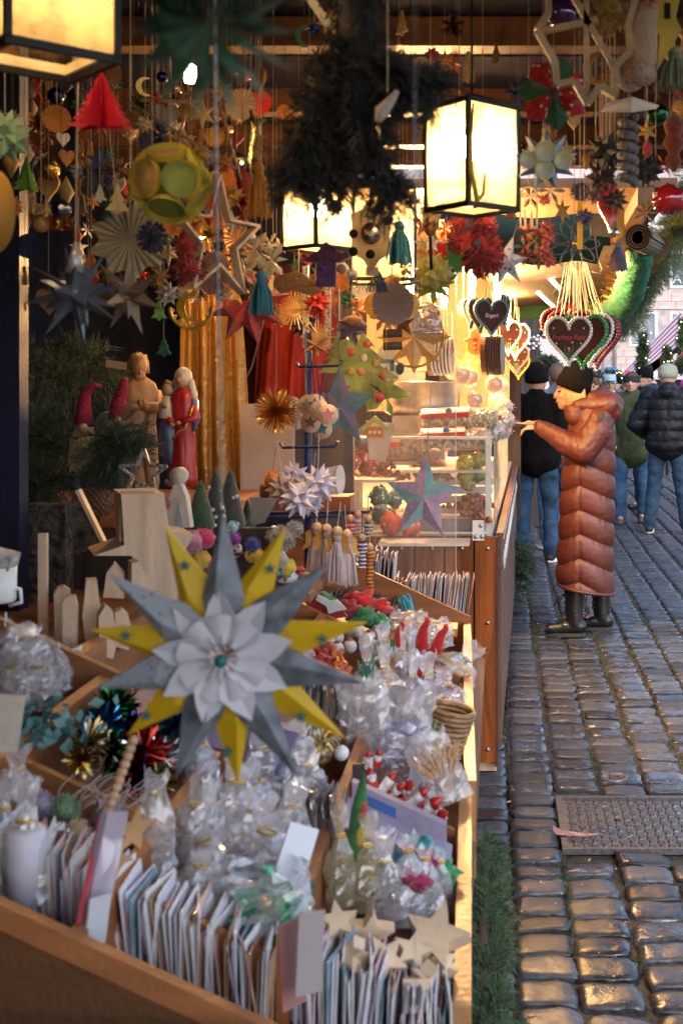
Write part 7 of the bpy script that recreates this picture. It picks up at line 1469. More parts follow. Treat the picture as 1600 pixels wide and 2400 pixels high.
mb = MB(); drape(mb, [(44*u, 0, 0), (46*u, 30*u, 0), (42*u, 110*u, 0), (38*u, 170*u, 0), (44*u, 215*u, 0), (46*u, 240*u, 0), (38*u, 262*u, 0), (16*u, 278*u, 0), (14*u, 290*u, 0)], 36, .07, 8)
mb.ball((0, -.004, 300*u), (20*u, 23*u, 27*u), 18, 14); mb.tube([(0, -18*u, 292*u), (0, -30*u, 286*u), (0, -24*u, 282*u)], 4*u, 6); mb.ball((0, -16*u, 280*u), (13*u, 12*u, 17*u), 12, 10, nz=.3)
for sg in (-1, 1): mb.tube([(sg*38*u, 0, 240*u), (sg*46*u, -14*u, 205*u), (sg*18*u, -42*u, 205*u), (0, -50*u, 214*u)], [15*u, 16*u, 13*u, 8*u], 12); mb.ball((sg*4*u, -52*u, 216*u), (6*u, 10*u, 10*u), 10, 8)
mb.tube([(-30*u, -30*u, 190*u), (-20*u, -36*u, 100*u), (-26*u, -30*u, 10*u)], 6*u, 6); mb.tube([(20*u, -30*u, 190*u), (12*u, -40*u, 100*u), (20*u, -34*u, 10*u)], 6*u, 6)
obj('figure', mb, CARV, t); hb_ = MB(); hb_.ball((0, 5*u, 306*u), (23*u, 24*u, 27*u), 18, 12, nz=.4, nsc=80)
for k in range(14): a = R(-20+220*k/13); hb_.tube([(21*u*math.cos(a), 8*u+18*u*math.sin(a)*.8, 312*u), (23*u*math.cos(a), 8*u+20*u*math.sin(a)*.8, 285*u)], 4*u, 5)
obj('hair', hb_, M('carved_hair', (.40, .22, .09), .6), t)
Y = 3.15; b = P(428, 1140, Y); u = Y/F
t = thing('madonna_statue', 'painted Madonna in red robe and white veil holding the child', 'statue', b, (0, 0, R(-12)))
REDP = M('red_paint', (.40, .012, .015), .4, coat=.2); BLUP = M('blue_paint', (.09, .14, .26), .45, coat=.2); WHV = M('veil_paint', (.62, .5, .36), .5); FL = M('painted_skin', (.48, .25, .15), .5)
mb = MB(); drape(mb, [(34*u, 0, 0), (34*u, 20*u, 0), (30*u, 90*u, 0), (28*u, 140*u, 0), (33*u, 180*u, 0), (32*u, 205*u, 0), (20*u, 222*u, 0), (10*u, 232*u, 0)], 32, .09, 9)
for sg in (-1, 1): mb.tube([(sg*28*u, 0, 200*u), (sg*36*u, -10*u, 160*u), (sg*10*u, -32*u, 152*u)], [11*u, 12*u, 8*u], 10)
obj('robe', mb, REDP, t)
mb = MB(); mb.ball((0, -3*u, 250*u), (15*u, 17*u, 20*u), 14, 12); mb.tube([(0, 0, 230*u), (0, 0, 240*u)], 8*u, 8); mb.ball((8*u, -36*u, 150*u), (7*u, 8*u, 5*u), 8, 6).ball((-6*u, -38*u, 146*u), (7*u, 8*u, 5*u), 8, 6); mb.tube([(0, -18*u, 252*u), (0, -23*u, 247*u)], 3*u, 6); obj('head', mb, FL, t)
mb = MB(); mb.ball((0, 4*u, 256*u), (21*u, 20*u, 24*u), 16, 12); mb.tube([(18*u, 4*u, 250*u), (24*u, 8*u, 215*u), (30*u, 8*u, 190*u)], [8*u, 9*u, 6*u], 8); mb.tube([(-18*u, 4*u, 250*u), (-22*u, 8*u, 220*u)], 8*u, 8); obj('veil', mb, WHV, t)
mb = MB(); drape(mb, [(22*u, 55*u, -24*u), (28*u, 90*u, -26*u), (28*u, 130*u, -28*u), (20*u, 165*u, -28*u), (8*u, 175*u, -24*u)], 24, .12, 6, 2, 1, .9); mb.tube([(30*u, -6*u, 205*u), (38*u, -4*u, 160*u), (30*u, -4*u, 130*u)], [7*u, 9*u, 4*u], 8); obj('mantle', mb, BLUP, t)
mb = MB(); mb.tube([(-34*u, -12*u, 160*u), (-34*u, -12*u, 190*u), (-32*u, -10*u, 212*u)], [19*u, 18*u, 10*u], 12); mb.tube([(-40*u, -26*u, 195*u), (-28*u, -36*u, 188*u)], 6*u, 8); obj('child_gown', mb, WHV, t)
mb = MB(); mb.ball((-31*u, -13*u, 228*u), (13*u, 13*u, 15*u), 12, 10); obj('child_head', mb, FL, t); obj('child_hand', MB().ball((-25*u, -38*u, 188*u), 6*u, 8, 6), FL, t); obj('child_hair', MB().ball((-32*u, -8*u, 233*u), (15*u, 14*u, 15*u), 12, 10, nz=.3), M('brown_paint', (.10, .04, .02), .6), t); obj('orb', MB().ball((-24*u, -42*u, 192*u), 6*u, 8, 6), GOLDW, t)
GT = MB(); GT.tube([(-10*u, -30*u, 110*u), (6*u, -33*u, 130*u), (22*u, -30*u, 138*u), (34*u, -12*u, 190*u)], 2.5*u, 5); obj('gold_trim', GT, GOLDW, t)
tag(obj('label_card', MB().box((0, 0, 0), (m_(50, 3.2), .002, m_(18, 3.2))), paper((.45, .36, .26)), loc=P(273, 855, 3.3), rot=(0, R(8), 0)), 'small cream card behind the saint with faint handwriting', 'card')
# gnomes
for i, (hx, hy, tip, bx, by, lab) in enumerate([(197, 960, (238, 905), 210, 1050, 'left gnome with bent crimson hat and long straw beard'), (278, 945, (300, 890), 250, 975, 'right gnome with crimson hat in front of the saint')]):
    Y = 2.95; t = thing('gnome', lab, 'gnome', P(bx, by, Y), (0, 0, 0), 'gnomes with crimson hats'); o = P(bx, by, Y)
    q = [P(hx, hy+35, Y)-o, P(hx, hy, Y)-o, P(hx+(4 if i == 0 else 12), hy-38, Y)-o, P((hx+tip[0])/2+4, tip[1]-2, Y)-o, P(*tip, Y)-o]
    obj('hat', MB().tube(q, [m_(22, Y), m_(17, Y), m_(12, Y), m_(8, Y), m_(3, Y)], 14), M('crimson_knit', (.28, .006, .03), .9, kind='stripez', sc=60, col2=(.18, .004, .02), bump=.7, bsc=180), t)
    obj('nose', MB().ball(P(hx+8, hy+42, Y)-o+Vector((0, -.03, 0)), .012, 10, 8), FL, t)
    obj('body', MB().ball((0, .01, -.02), (m_(28, Y), m_(26, Y), m_(60, Y) if i == 0 else m_(30, Y)), 14, 10), felt((.06, .05, .05)), t)
    bd_ = MB(); rr = random.Random(i); top = P(hx+6, hy+40, Y)-o
    for k in range(240): a = rr.uniform(-2.6, -.5); q1 = top+Vector((m_(24, Y)*math.cos(a), .03*math.sin(a), 0)); L = m_(rr.uniform(60, 105) if i == 0 else rr.uniform(30, 55), Y); bd_.tube([q1, q1+Vector((.012*math.cos(a), .02*math.sin(a), -L*.5)), q1+Vector((rr.gauss(0, .010), .01*math.sin(a), -L))], .0014, 3)
    obj('beard', bd_, M('straw_beard', (.40, .29, .17), .9), t)
# little basket, house blocks, wooden shapes
tag(obj('small_basket', MB().lathe([(m_(26, 2.9), 0), (m_(36, 2.9), m_(80, 2.9)), (m_(34, 2.9), m_(80, 2.9)), (m_(24, 2.9), .01)], 24, rib=.05, ribn=12), M('wicker', (.16, .065, .02), .7, kind='knit', sc=40, col2=(.05, .02, .008), bump=.8, bsc=120), loc=P(228, 1225, 2.9)), 'small brown wicker cup below the gnomes', 'basket')
WB = M('raw_wood_block', (.55, .38, .26), .7, kind='wood', sc=2, var=.12); WB2 = M('raw_wood_shade', (.50, .34, .22), .7, kind='woodx', sc=2.5, var=.12)
def block(name, lab, cat, Y, pts, th, mat=WB, rz=0, group=None):
    cx_ = sum(p[0] for p in pts)/len(pts); cy_ = max(p[1] for p in pts); o = P(cx_, cy_, Y); q = [((p[0]-cx_)*Y/F, (cy_-p[1])*Y/F) for p in pts]
    return tag(obj(name, MB().prism(q, th), mat, loc=o, rot=(0, 0, R(rz))), lab, cat, group)
block('wooden_chapel', 'large raw wooden chapel block with steep roof at the left', 'wooden house', 2.5, [(285, 1265), (278, 1150), (372, 1150), (385, 1240), (440, 1250), (410, 1300), (400, 1420), (345, 1420), (330, 1330), (300, 1290), (220, 1285)], .14, WB, 24)
block('slab', 'upright raw wood panel standing in front of the chapel block', 'wooden panel', 2.45, [(281, 1268), (284, 1150), (368, 1150), (356, 1270)], .012, WB2, 0)
for i, (pts, lab, Y, th) in enumerate([
    ([(92, 1490), (92, 1250), (112, 1250), (112, 1490)], 'thin upright wooden slat at the far left', 2.2, .014),
    ([(128, 1390), (136, 1376), (150, 1372), (164, 1384), (166, 1400), (158, 1440), (150, 1500), (130, 1500)], 'rounded raw wooden figure next to the thin slat', 2.2, .03),
    ([(150, 1520), (150, 1410), (160, 1396), (176, 1396), (182, 1420), (182, 1520)], 'second rounded wooden figure just right of the first', 2.1, .03),
    ([(203, 1356), (226, 1356), (232, 1410), (240, 1430), (226, 1530), (205, 1530), (194, 1440)], 'tall raw wooden angel silhouette', 2.15, .03),
    ([(230, 1440), (245, 1415), (262, 1430), (272, 1500), (262, 1540), (232, 1535)], 'small striped grain wooden block beside the angel', 2.1, .035),
    ([(270, 1430), (285, 1425), (300, 1440), (312, 1490), (300, 1520), (272, 1510)], 'leaning wooden block right of the striped one', 2.15, .035),
    ([(245, 1395), (252, 1340), (268, 1318), (290, 1345), (292, 1400)], 'pointed raw wooden tree behind the blocks', 2.3, .04),
    ([(305, 1400), (306, 1315), (322, 1312), (350, 1370), (346, 1410)], 'pointed raw wooden house with dark notch', 2.3, .05),
    ([(350, 1420), (352, 1385), (372, 1385), (372, 1430)], 'small raw cube under the chapel block', 2.3, .03),
    ([(180, 1300), (170, 1150), (185, 1150), (246, 1275)], 'dark leaning frame of rough bark and wood', 2.6, .02)]): block('wooden_figure', lab, 'wooden figure', Y, pts, th, WB if i != 9 else M('bark_panel', (.12, .09, .075), .9, sc=30, var=.5, bump=1), [8, 20, 15, 22, 25, 20, 15, 25, 30, 0][i])
tag(obj('edge_board', MB().bar(P(184, 1148, 2.58), P(246, 1275, 2.58), .008, .02, up=(0, 1, 0)), wood_l), 'pale edge slat of the leaning rough frame', 'slat')
tag(obj('stone_post', MB().box((0, 0, 0), (m_(90, 2.7), .05, m_(260, 2.7))), M('pebbly_bark', (.075, .065, .055), .9, sc=40, var=.5, bump=1.5, bsc=50), loc=P(118, 1310, 2.7)), 'rough pebbly dark panel behind the thin wooden slat', 'panel')
gf_ = g_frame(5, m_(58, 2.6), m_(24, 2.6), .006, .010); tag(obj('glitter_star_frame', gf_, M('grey_glitter', (.26, .27, .30), .4, .4, sc=150, var=.5), loc=P(335, 1110, 2.6), rot=(R(-12), 0, 0)), 'grey glitter star frame standing on the wooden panel', 'star frame')
t = thing('angel_figure', 'white wooden angel with round head between Madonna and the cone trees', 'angel', P(420, 1235, 2.75), (0, 0, R(-10))); obj('body', MB().prism([(-.03, 0), (-.02, .07), (-.008, .10), (.008, .10), (.022, .07), (.032, 0)], .02), M('white_wood', (.62, .52, .42), .6), t); obj('head', MB().lathe([(m_(20, 2.75), -.010), (m_(20, 2.75), .010)], 20), M('white_wood', (.6, .5, .4)), t, (0, 0, .118), (R(90), 0, 0)); obj('dress', MB().prism([(-.004, 0), (.004, .06), (.018, 0)], .002, -.0115), M('pale_blue', (.36, .40, .44), .6), t)
tag(obj('rose_twig', MB().tube([(-.01, 0, .05), (.015, 0, .04), (.018, 0, 0), (-.004, 0, -.03)], .006, 8).ball((-.008, -.01, .0), .014, 10, 8, nz=.5), felt((.26, .08, .08)), loc=P(398, 1180, 2.75)), 'dusty pink rose decoration left of the white angel', 'decoration')
CT = [((470, 1255), 34, 140, (.02, .05, .02), 'plain dark green felt cone tree left of the dotted ones'), ((505, 1250), 26, 165, (.03, .035, .03), 'dark cone tree second from the left'), ((540, 1262), 36, 175, (.035, .035, .035), 'dark dotted cone tree with white snowman prints'), ((580, 1275), 24, 115, (.05, .055, .03), 'slim olive glitter cone tree at the right')]
for i, ((px, py), r_, h_, c, lab) in enumerate(CT):
    Y = 2.8+.05*i; t = thing('cone_tree', lab, 'cone tree', P(px, py+10, Y), (0, 0, 0), 'fabric cone trees'); obj('cone', MB().lathe([(m_(r_*.55, Y), 0), (m_(r_, Y), m_(h_*.25, Y)), (m_(r_*.7, Y), m_(h_*.55, Y)), (m_(r_*.25, Y), m_(h_*.9, Y)), (.001, m_(h_, Y))], 18), felt(c) if i != 3 else M('olive_glitter', c, .4, .5, sc=200, var=.5), t)
    if i in (1, 2):
        dd = MB(); 
        for k in range(12): a = rnd.uniform(-PI, 0); z = rnd.uniform(.1, .75); q_ = m_(r_, Y)*(1.02-.95*max(0, z-.25)); dd.ball((q_*math.cos(a), q_*math.sin(a), m_(h_, Y)*z), .004+.002*rnd.random(), 7, 5)
        obj('dots', dd, M('snow_dot', (.6, .5, .5), .7), t)
block('brown_tag', 'grey brown pennant with studs hanging by the cone trees', 'pennant', 2.9, [(585, 1165), (650, 1170), (620, 1225), (595, 1230)], .004, M('taupe_leather', (.22, .18, .14), .6), 0)
t = thing('mug', 'white mug cut off by the left edge above the trays', 'mug', P(2, 1370, 2.05)); obj('cup', MB().lathe([(.022, -.03), (.026, -.025), (.027, .03), (.024, .03), (.022, -.02)], 24), white_plastic, t); obj('handle', MB().tube([(.02, 0, -.005), (.034, 0, -.008), (.036, 0, -.03), (.015, 0, -.036)], .0035, 8), white_plastic, t); obj('box', MB().box((-.0, .0, .045), (.05, .04, .028), (0, R(14), 0)), M('printed_box', (.5, .47, .45), .6, sc=60, var=.3), t)
# ================================================================== GOODS ON THE SLANTING TRAY
TILT = math.atan(SL)
def bag(h, w, d, seed=0, neck=.68, pinch=.22, flare=.62, n=14):
    """crumpled cellophane bag tied at the neck, base at the origin"""
    rr = random.Random(seed); mb = MB(); L = 13; vs = []
    for i in range(L):
        t = i/(L-1)
        if neck < 1:
            if t < neck: f = 1 - (1-pinch)*max(0, (t-neck*.55)/(neck*.45))**1.6
            else: f = pinch + (flare-pinch)*((t-neck)/(1-neck))
        else: f = 1 - .15*t
        for j in range(n):
            a = 2*PI*j/n; q = f*(1+rr.uniform(-.16, .16)); z = h*t + (rr.uniform(-.5, .5)*h/L if 0 < i < L-1 else (rr.uniform(-.10, .10)*h if i else 0))
            vs.append((w/2*q*math.cos(a), d/2*q*math.sin(a)*(1 if t < neck or neck >= 1 else .45), z))
    mb.add(vs, [(i*n+j, i*n+(j+1) % n, (i+1)*n+(j+1) % n) for i in range(L-1) for j in range(n)] + [(i*n+j, (i+1)*n+(j+1) % n, (i+1)*n+j) for i in range(L-1) for j in range(n)])
    return mb
def tbag(px, py, hpx, wpx, lab, content=None, ccol=(.6, .55, .5), film_=None, rz=0, lean=0, seed=0, neck=.68, name='cellophane_bag', group='cellophane bags in the tray', pinch=.22, cm=None, sink=.05, leanx=0):
    """px,py = foot of the bag in the tray plane"""
    p = TR(px, py, -sink); Y = p.y; t = thing(name, lab, 'cellophane bag', p, (R(leanx), R(lean), R(rz)), group); h, w = m_(hpx, Y), m_(wpx, Y)
    if content == 'blob': obj('content', MB().ball((0, 0, h*.28), (w*.36, w*.28, h*.26), 12, 10, nz=.5, nsc=60, seed=seed), cm or felt(ccol), t)
    elif content == 'candle': obj('content', MB().lathe([(w*.36, 0), (w*.36, h*.55), (w*.3, h*.57), (.001, h*.57)], 20), cm or M('candle_wax', (.62, .6, .68), .5, bump=0), t)
    elif content == 'strips': obj('content', g_straws(w*.35, h*.6, 26, seed), cm or paper(ccol), t)
    elif content == 'cards': obj('content', MB().box((0, 0, h*.32), (w*.7, .01, h*.6), (0, 0, .1)), cm or cardm(ccol), t)
    elif content == 'baubles':
        mb = MB(); rr = random.Random(seed)
        for k in range(9): mb.ball((rr.uniform(-.3, .3)*w, rr.uniform(-.2, .2)*w, h*rr.uniform(.08, .5)), w*.11, 10, 8)
        obj('content', mb, cm or foil(ccol), t)
    elif content == 'frags': obj('content', g_frag(w*.38, h*.30, 90, seed), cm or paper(ccol), t, (0, 0, h*.3))
    obj('wrap', bag(h, w, w*.6, seed, neck, pinch), film_ or cello, t)
    if neck < 1: obj('tie', MB().tube([(w*.15*math.cos(a), w*.10*math.sin(a), h*neck) for a in [2*PI*k/10 for k in range(11)]], .0022, 5), M('gold_tie', (.6, .4, .1), .4, .5), t)
    return t
def g_straws(r, h, n, seed=0):
    rr = random.Random(seed); mb = MB()
    for i in range(n):
        a = rr.random()*2*PI; q = r*math.sqrt(rr.random()); mb.tube([(q*math.cos(a)*.6, q*math.sin(a)*.6, 0), (q*math.cos(a), q*math.sin(a), h*rr.uniform(.8, 1.1))], .0022, 4)
    return mb
def g_frag(rx, rz_, n, seed=0, s=.16):
    rr = random.Random(seed); mb = MB()
    for i in range(n):
        c = Vector((rr.gauss(0, .45)*rx, rr.gauss(0, .35)*rx, rr.gauss(0, .45)*rz_)); u = Vector((rr.gauss(0, 1), rr.gauss(0, 1), rr.gauss(0, 1))).normalized(); v = u.orthogonal().normalized()
        q = rx*s*(.6+rr.random()); mb.add([c-u*q, c+v*q*.7, c+u*q, c-v*q*.7+u.cross(v)*q*.4], [(0, 1, 2), (0, 2, 3)])
    return mb
# cards ---------------------------------------------------------------
cols = [(.70, .68, .74), (.74, .72, .74), (.64, .62, .72), (.66, .55, .45), (.76, .74, .70), (.50, .48, .60), (.45, .28, .18), (.35, .46, .52), (.66, .52, .58), (.78, .78, .80)]
cmesh = {}
def cardgeo(k, w=.115, h=.155):
    key = (k, round(w, 3), round(h, 3))
    if key not in cmesh:
        mb = MB(); t_ = .0018
        mb.add([(0, -w/2, 0), (0, w/2, 0), (.0015, w/2, h), (.0035, -w/2, h), (t_, -w/2, 0), (t_, w/2, 0), (.0015+t_, w/2, h*.995), (.0035+t_, -w/2, h*.995)], [(0, 1, 2, 3), (4, 7, 6, 5), (0, 3, 7, 4), (1, 5, 6, 2), (3, 2, 6, 7), (0, 4, 5, 1)])
        m = mb.mesh('card'); m.materials.append(M('printed_card_%d' % k, cols[k], .5, sc=38, bump=0, col2=[(.45, .1, .08), (.1, .2, .25), (.5, .3, .35)][k % 3]) if k in (3, 7, 8) else cardm(cols[k])); cmesh[key] = m
    return cmesh[key]
def cardrow(px0, px1, py0, py1, n, lab, grp, sink=.085, w=.115, h=.155, lean0=-18, lean1=18, sl=9, yaw=6, pal=None, plane=True, Y=None, base=None):
    for i in range(n):
        u = (i+rnd.uniform(-.3, .3))/n; px = px0+(px1-px0)*u; py = py0+(py1-py0)*u
        p = TR(px, py, -sink) if Y is None else P(px, py, Y)
        k = rnd.choice(pal) if pal else rnd.choice([0, 0, 1, 1, 2, 3, 4, 5, 6, 7, 8, 9, 0, 2])
        hh = h*rnd.choice([.8, .9, .95, 1, 1, 1.05]); a = lean0+(lean1-lean0)*u + sl*noise.noise(Vector((i*.12, px0, 0)))*1.6 + rnd.gauss(0, 1.5)
        o = bpy.data.objects.new('greeting_card', cardgeo(k, w*rnd.choice([.9, 1]), round(hh, 2))); C.objects.link(o); o.location = p + Vector((0, rnd.gauss(0, .003), rnd.gauss(0, .003))); o.rotation_euler = (R(rnd.gauss(0, 2)), R(a), R(rnd.gauss(0, yaw)))
        tag(o, lab, 'greeting card', grp)
# near row along the front rim
cardrow(40, 250, 2120, 2225, 28, 'greeting card in the short leaning stack at the left front of the tray', 'cards stacked at the left front', lean0=-6, lean1=-4, h=.105, w=.09, sl=4, sink=.085)
cardrow(250, 640, 2215, 2390, 72, 'greeting card in the middle of the near row along the front rim', 'cards in the near row, middle', lean0=-8, lean1=-2, h=.098, w=.09, sl=16, sink=.095)
cardrow(600, 860, 2300, 2440, 44, 'greeting card in the near row in front of the wooden stars', 'cards in the near row, right of middle', lean0=-6, lean1=0, h=.10, w=.09, sl=18, sink=.095)
cardrow(830, 1055, 2430, 2530, 42, 'greeting card at the right end of the near row beside the rim', 'cards in the near row, right end', lean0=6, lean1=-4, h=.105, w=.085, sl=12, sink=.09)
# big single pieces
def slabcard(px, py, Y_, wpx, hpx, lab, mat, rot, cat='card', th=.002, name='card'): return tag(obj(name, MB().box((0, 0, m_(hpx, Y_)/2), (m_(wpx, Y_), th, m_(hpx, Y_))), mat, loc=P(px, py, Y_), rot=tuple(R(a) for a in rot)), lab, cat)
slabcard(215, 2175, 1.30, 60, 265, 'transparent zip booklet with red edge leaning at the left front', film('booklet_film', (.55, .45, .55), .5, .3, bsc=12), (0, 14, 52), 'booklet', .012, 'booklet')
tag(obj('booklet_edge', MB().bar(P(186, 2170, 1.26), P(236, 1925, 1.34), .004, .012), M('red_zip', (.5, .06, .09), .5)), 'red edge strip of the zip booklet', 'strip')
slabcard(222, 2215, 1.27, 70, 110, 'pale grey card in front of the zip booklet', cardm((.50, .48, .50)), (0, 10, 66))
slabcard(690, 2360, 1.27, 92, 190, 'brown cardboard card tilted over the near row', cardm((.30, .12, .10)), (-10, 8, 62))
slabcard(722, 2330, 1.25, 80, 180, 'grey beige card leaning right of the brown one', cardm((.30, .24, .23)), (-8, 10, 48))
# middle/far card rows (upright, edge on)
cardrow(948, 1092, 1468, 1468, 52, 'card in the tight row at the far end of the tray', 'cards in the far tray row', Y=3.95, w=.12, h=.165, lean0=2, lean1=6, sl=3, yaw=3)
cardrow(790, 920, 1390, 1410, 40, 'card in the tall box behind the cellophane cards', 'cards in the tall back box', Y=4.2, w=.12, h=.17, lean0=0, lean1=4, sl=3, yaw=3, pal=[0, 2, 5, 5, 6, 2, 1])
cardrow(922, 960, 1420, 1430, 8, 'brownish card between the back box and the far row', 'brownish cards by the plank wall', Y=4.1, w=.11, h=.10, lean0=2, lean1=8, sl=3, yaw=3, pal=[3, 6, 4])
fcm = film('card_sleeve', (.50, .42, .45), .28, .4, bsc=20)
for i in range(46):
    px = 760+i*4.0; t = thing('wrapped_card', 'card in clear sleeve in the packed row left of the far cards', 'wrapped card', P(px, 1478+rnd.uniform(-4, 4), 3.62+.003*i), (0, R(-4+.6*i+rnd.gauss(0, 3)), R(rnd.gauss(0, 5))), 'wrapped cards in clear sleeves')
    obj('sleeve', MB().box((0, 0, .06), (.0012, .11, .125)), fcm, t); obj('paper', MB().box((.0016, 0, .05), (.0012, .10, .095)), cardm(cols[rnd.choice([0, 2, 5, 3, 8])]), t)
for i in range(26):
    px = 705+i*7; p = TR(px, 1700+.4*(px-705), -.06); t = thing('wrapped_card', 'clear sleeved pack in the middle row below the far bobbles', 'wrapped card', p, (0, R(8+rnd.gauss(0, 6)), R(rnd.gauss(0, 8))), 'wrapped packs in the middle tray'); p.y
    obj('sleeve', MB().box((0, 0, .055), (.002, .09, .12)), fcm, t); obj('paper', MB().box((.0022, 0, .045), (.0012, .08, .08)), cardm(rnd.choice([(.3, .36, .26), (.5, .46, .48), (.4, .35, .33)])), t)
for i in range(16):
    px = 712+i*6; p = TR(px, 2010+.45*(px-712), -.07); t = thing('wrapped_card', 'clear sleeved card in the row left of the grey card box', 'wrapped card', p, (0, R(-2+rnd.gauss(0, 5)), R(rnd.gauss(0, 8))), 'wrapped cards beside the divider')
    obj('sleeve', MB().box((0, 0, .06), (.002, .07, .12)), fcm, t); obj('paper', MB().box((.0022, 0, .05), (.0012, .06, .09)), cardm(rnd.choice([(.36, .27, .22), (.5, .46, .48), (.3, .28, .33)])), t)
# wooden stars -----------------------------------------------------------
ws = {}
def wstar(px, py, q, rx, ry_, rz_, lab, col=0, th=.02, lift=-.02):
    p = TR(px, py, lift+.03); s = m_(q*1.15, p.y); o = obj('wooden_star', MB().prism(star_pts(5, s, s*.45), th), M('beech_wood', (.62, .46, .31), .6, kind='woodx', sc=2, var=.1) if col == 0 else M('tan_plywood', (.48, .25, .10), .6), loc=p, rot=(R(rx if rx < 30 else -rx*.8), R(ry_), R(rz_))); return tag(o, lab, 'wooden star', 'wooden stars in the tray')
for a in [(1020, 2200, 72, 62, 10, -14, 'largest pale wooden star beside the right rim', 0, .03, .0), (865, 2185, 52, 10, 8, 10, 'upright pale wooden star in the middle of the star box'), (790, 2165, 44, 66, 0, 20, 'flat wooden star at the left of the star box'), (900, 2250, 50, 55, -20, 30, 'wooden star lying below the upright one'), (960, 2240, 44, 70, 20, 5, 'wooden star half under the largest one', 0, .03), (990, 2300, 40, 20, 30, 60, 'narrow wooden star standing on edge'), (830, 2240, 36, 40, -10, -40, 'small shaded wooden star near the cards'), (1035, 2260, 34, 60, 10, 40, 'small wooden star at the rim below the largest one', 0, .02)]: wstar(*a)
wb = MB(); wb.box((-.012, 0, 0), (.008, .03, .036)).box((.012, 0, 0), (.008, .03, .036)).box((0, 0, .014), (.016, .03, .008)).box((0, 0, -.014), (.016, .03, .008))
p = TR(975, 2330, .0); tag(obj('wooden_letter', wb, M('beech_wood', (.6, .45, .3)), loc=p, rot=(R(-20), R(0), R(5))), 'small wooden letter shaped frame among the right cards', 'wooden frame')
wstar(312, 1945, 52, 4, 12, 60, 'orange brown plywood star standing at the left tray corner', 1, .006, .03)
wstar(268, 2010, 40, 30, 30, 10, 'pale wooden shape lying below the plywood star', 1, .01, -.01)
# white cellophane heap -----------------------------------------------------
CW = M('white_tissue', (.66, .64, .68), .6, var=.12, sc=25, bump=.4)
heap = [(470, 2040, 190, 150, 'tall speckled cellophane bag at the back left of the heap', 'frags', (.55, .4, .3)), (560, 2050, 170, 150, 'cellophane bag with red twine loop in the heap', 'frags', (.55, .5, .5)), (500, 2110, 150, 170, 'crumpled white cellophane bag low in the heap', 'frags', (.66, .64, .7)), (600, 2100, 190, 150, 'milky cellophane bag at the centre of the heap', 'frags', (.6, .58, .62)), (430, 2010, 170, 120, 'cellophane bag next to the left divider', 'frags', (.55, .5, .5)), (520, 1990, 190, 130, 'cellophane bag under the tip of the yellow ray', 'frags', (.62, .58, .6)), (650, 2030, 180, 130, 'cellophane bag behind the white card bag', 'frags', (.5, .46, .46)), (455, 2120, 110, 110, 'small crumpled bag at the front left of the heap', 'frags', (.6, .6, .66)), (560, 2160, 100, 120, 'front crumpled bag above the near cards', 'frags', (.55, .53, .58)), (610, 1960, 170, 130, 'clear bag below the grey ray tip', 'frags', (.55, .5, .45))]
for i, (px, py, h_, w_, lab, ct, cc) in enumerate(heap): tbag(px, py, h_*1.1, w_, lab, ct, cc, rz=rnd.uniform(0, 180), lean=rnd.uniform(-18, 18), seed=i+3, neck=rnd.choice([.7, .75, .8]), pinch=.4, cm=CW if i % 3 == 2 else None if i % 3 == 0 else M('speckled_tissue', (.5, .46, .44), .6, kind='dots', sc=120, col2=(.25, .2, .18)))
slabcard(655, 2125, 1.47, 78, 185, 'large white card in cellophane leaning right in the heap', cardm((.66, .68, .74)), (-12, 24, 28), th=.004)
p = TR(632, 2140, .0); t = thing('green_foil_bag', 'shiny green foil parcel at the front of the heap', 'foil parcel', p); obj('foil', g_frag(.042, .035, 60, 4, .5), foil((.02, .42, .20)), t); obj('wrap', bag(.09, .11, .09, 9, 1), cello, t, (0, 0, -.03)); obj('gold_ball', MB().ball((.0, -.02, .02), .012, 12, 8), gold, t)
# left front: candle bag, wool, straw
tbag(60, 2110, 300, 130, 'white candle in cellophane with gold bow at the left front', 'candle', rz=0, seed=41, neck=.62, sink=.05)
tbag(8, 2050, 230, 100, 'blue and clear bag cut off by the left edge beside the candle', 'blob', (.06, .18, .4), seed=42)
tbag(365, 2060, 250, 95, 'brownish clear bag behind the left divider corner', 'frags', (.42, .34, .28), seed=43, neck=.8, pinch=.5)
tbag(40, 1900, 150, 110, 'clear bag with gold glint behind the candle', 'frags', (.5, .45, .4), seed=44)
for i, (px, py, q, c, lab) in enumerate([(150, 1900, 40, (.14, .24, .12), 'loop of green wool in the left compartment'), (180, 1955, 36, (.50, .38, .2), 'pale straw tuft below the green wool'), (95, 1885, 34, (.32, .26, .36), 'lilac wool tuft next to the candle bow'), (225, 1925, 26, (.08, .03, .03), 'dark felt ball behind the straw tuft'), (140, 1975, 28, (.2, .05, .03), 'dark red wool ball under the straw'), (265, 1895, 24, (.25, .27, .35), 'grey blue wire tangle in the left compartment')]):
    p = TR(px, py, -.0); s = m_(q, p.y); tag(obj('wool_tuft', g_pompom(s, 220, i), felt(c), loc=p), lab, 'wool tuft')
tg = MB(); rr = random.Random(4)
for k in range(14):
    c = Vector((rr.uniform(-.05, .05), rr.uniform(-.03, .03), rr.uniform(.0, .03))); q = rr.uniform(.012, .03); tg.tube([c+Vector((q*math.cos(a+k), q*math.sin(a+k)*.6, q*.5*math.sin(a*1.3+k))) for a in [5.5*j/12 for j in range(13)]], .0008, 4)
tag(obj('twine_tangle', tg, M('grey_twine', (.45, .4, .38), .8), loc=TR(270, 1890, .01)), 'tangle of thin grey twine loops by the left divider', 'twine')
bd_ = MB()
for k in range(16): bd_.ball((.0032*k, 0, .009*k), .006, 8, 6)
tag(obj('wooden_bead_string', bd_, M('bead_wood', (.55, .32, .18)), loc=TR(215, 2010, .01)), 'string of small wooden beads beside the booklet', 'beads')
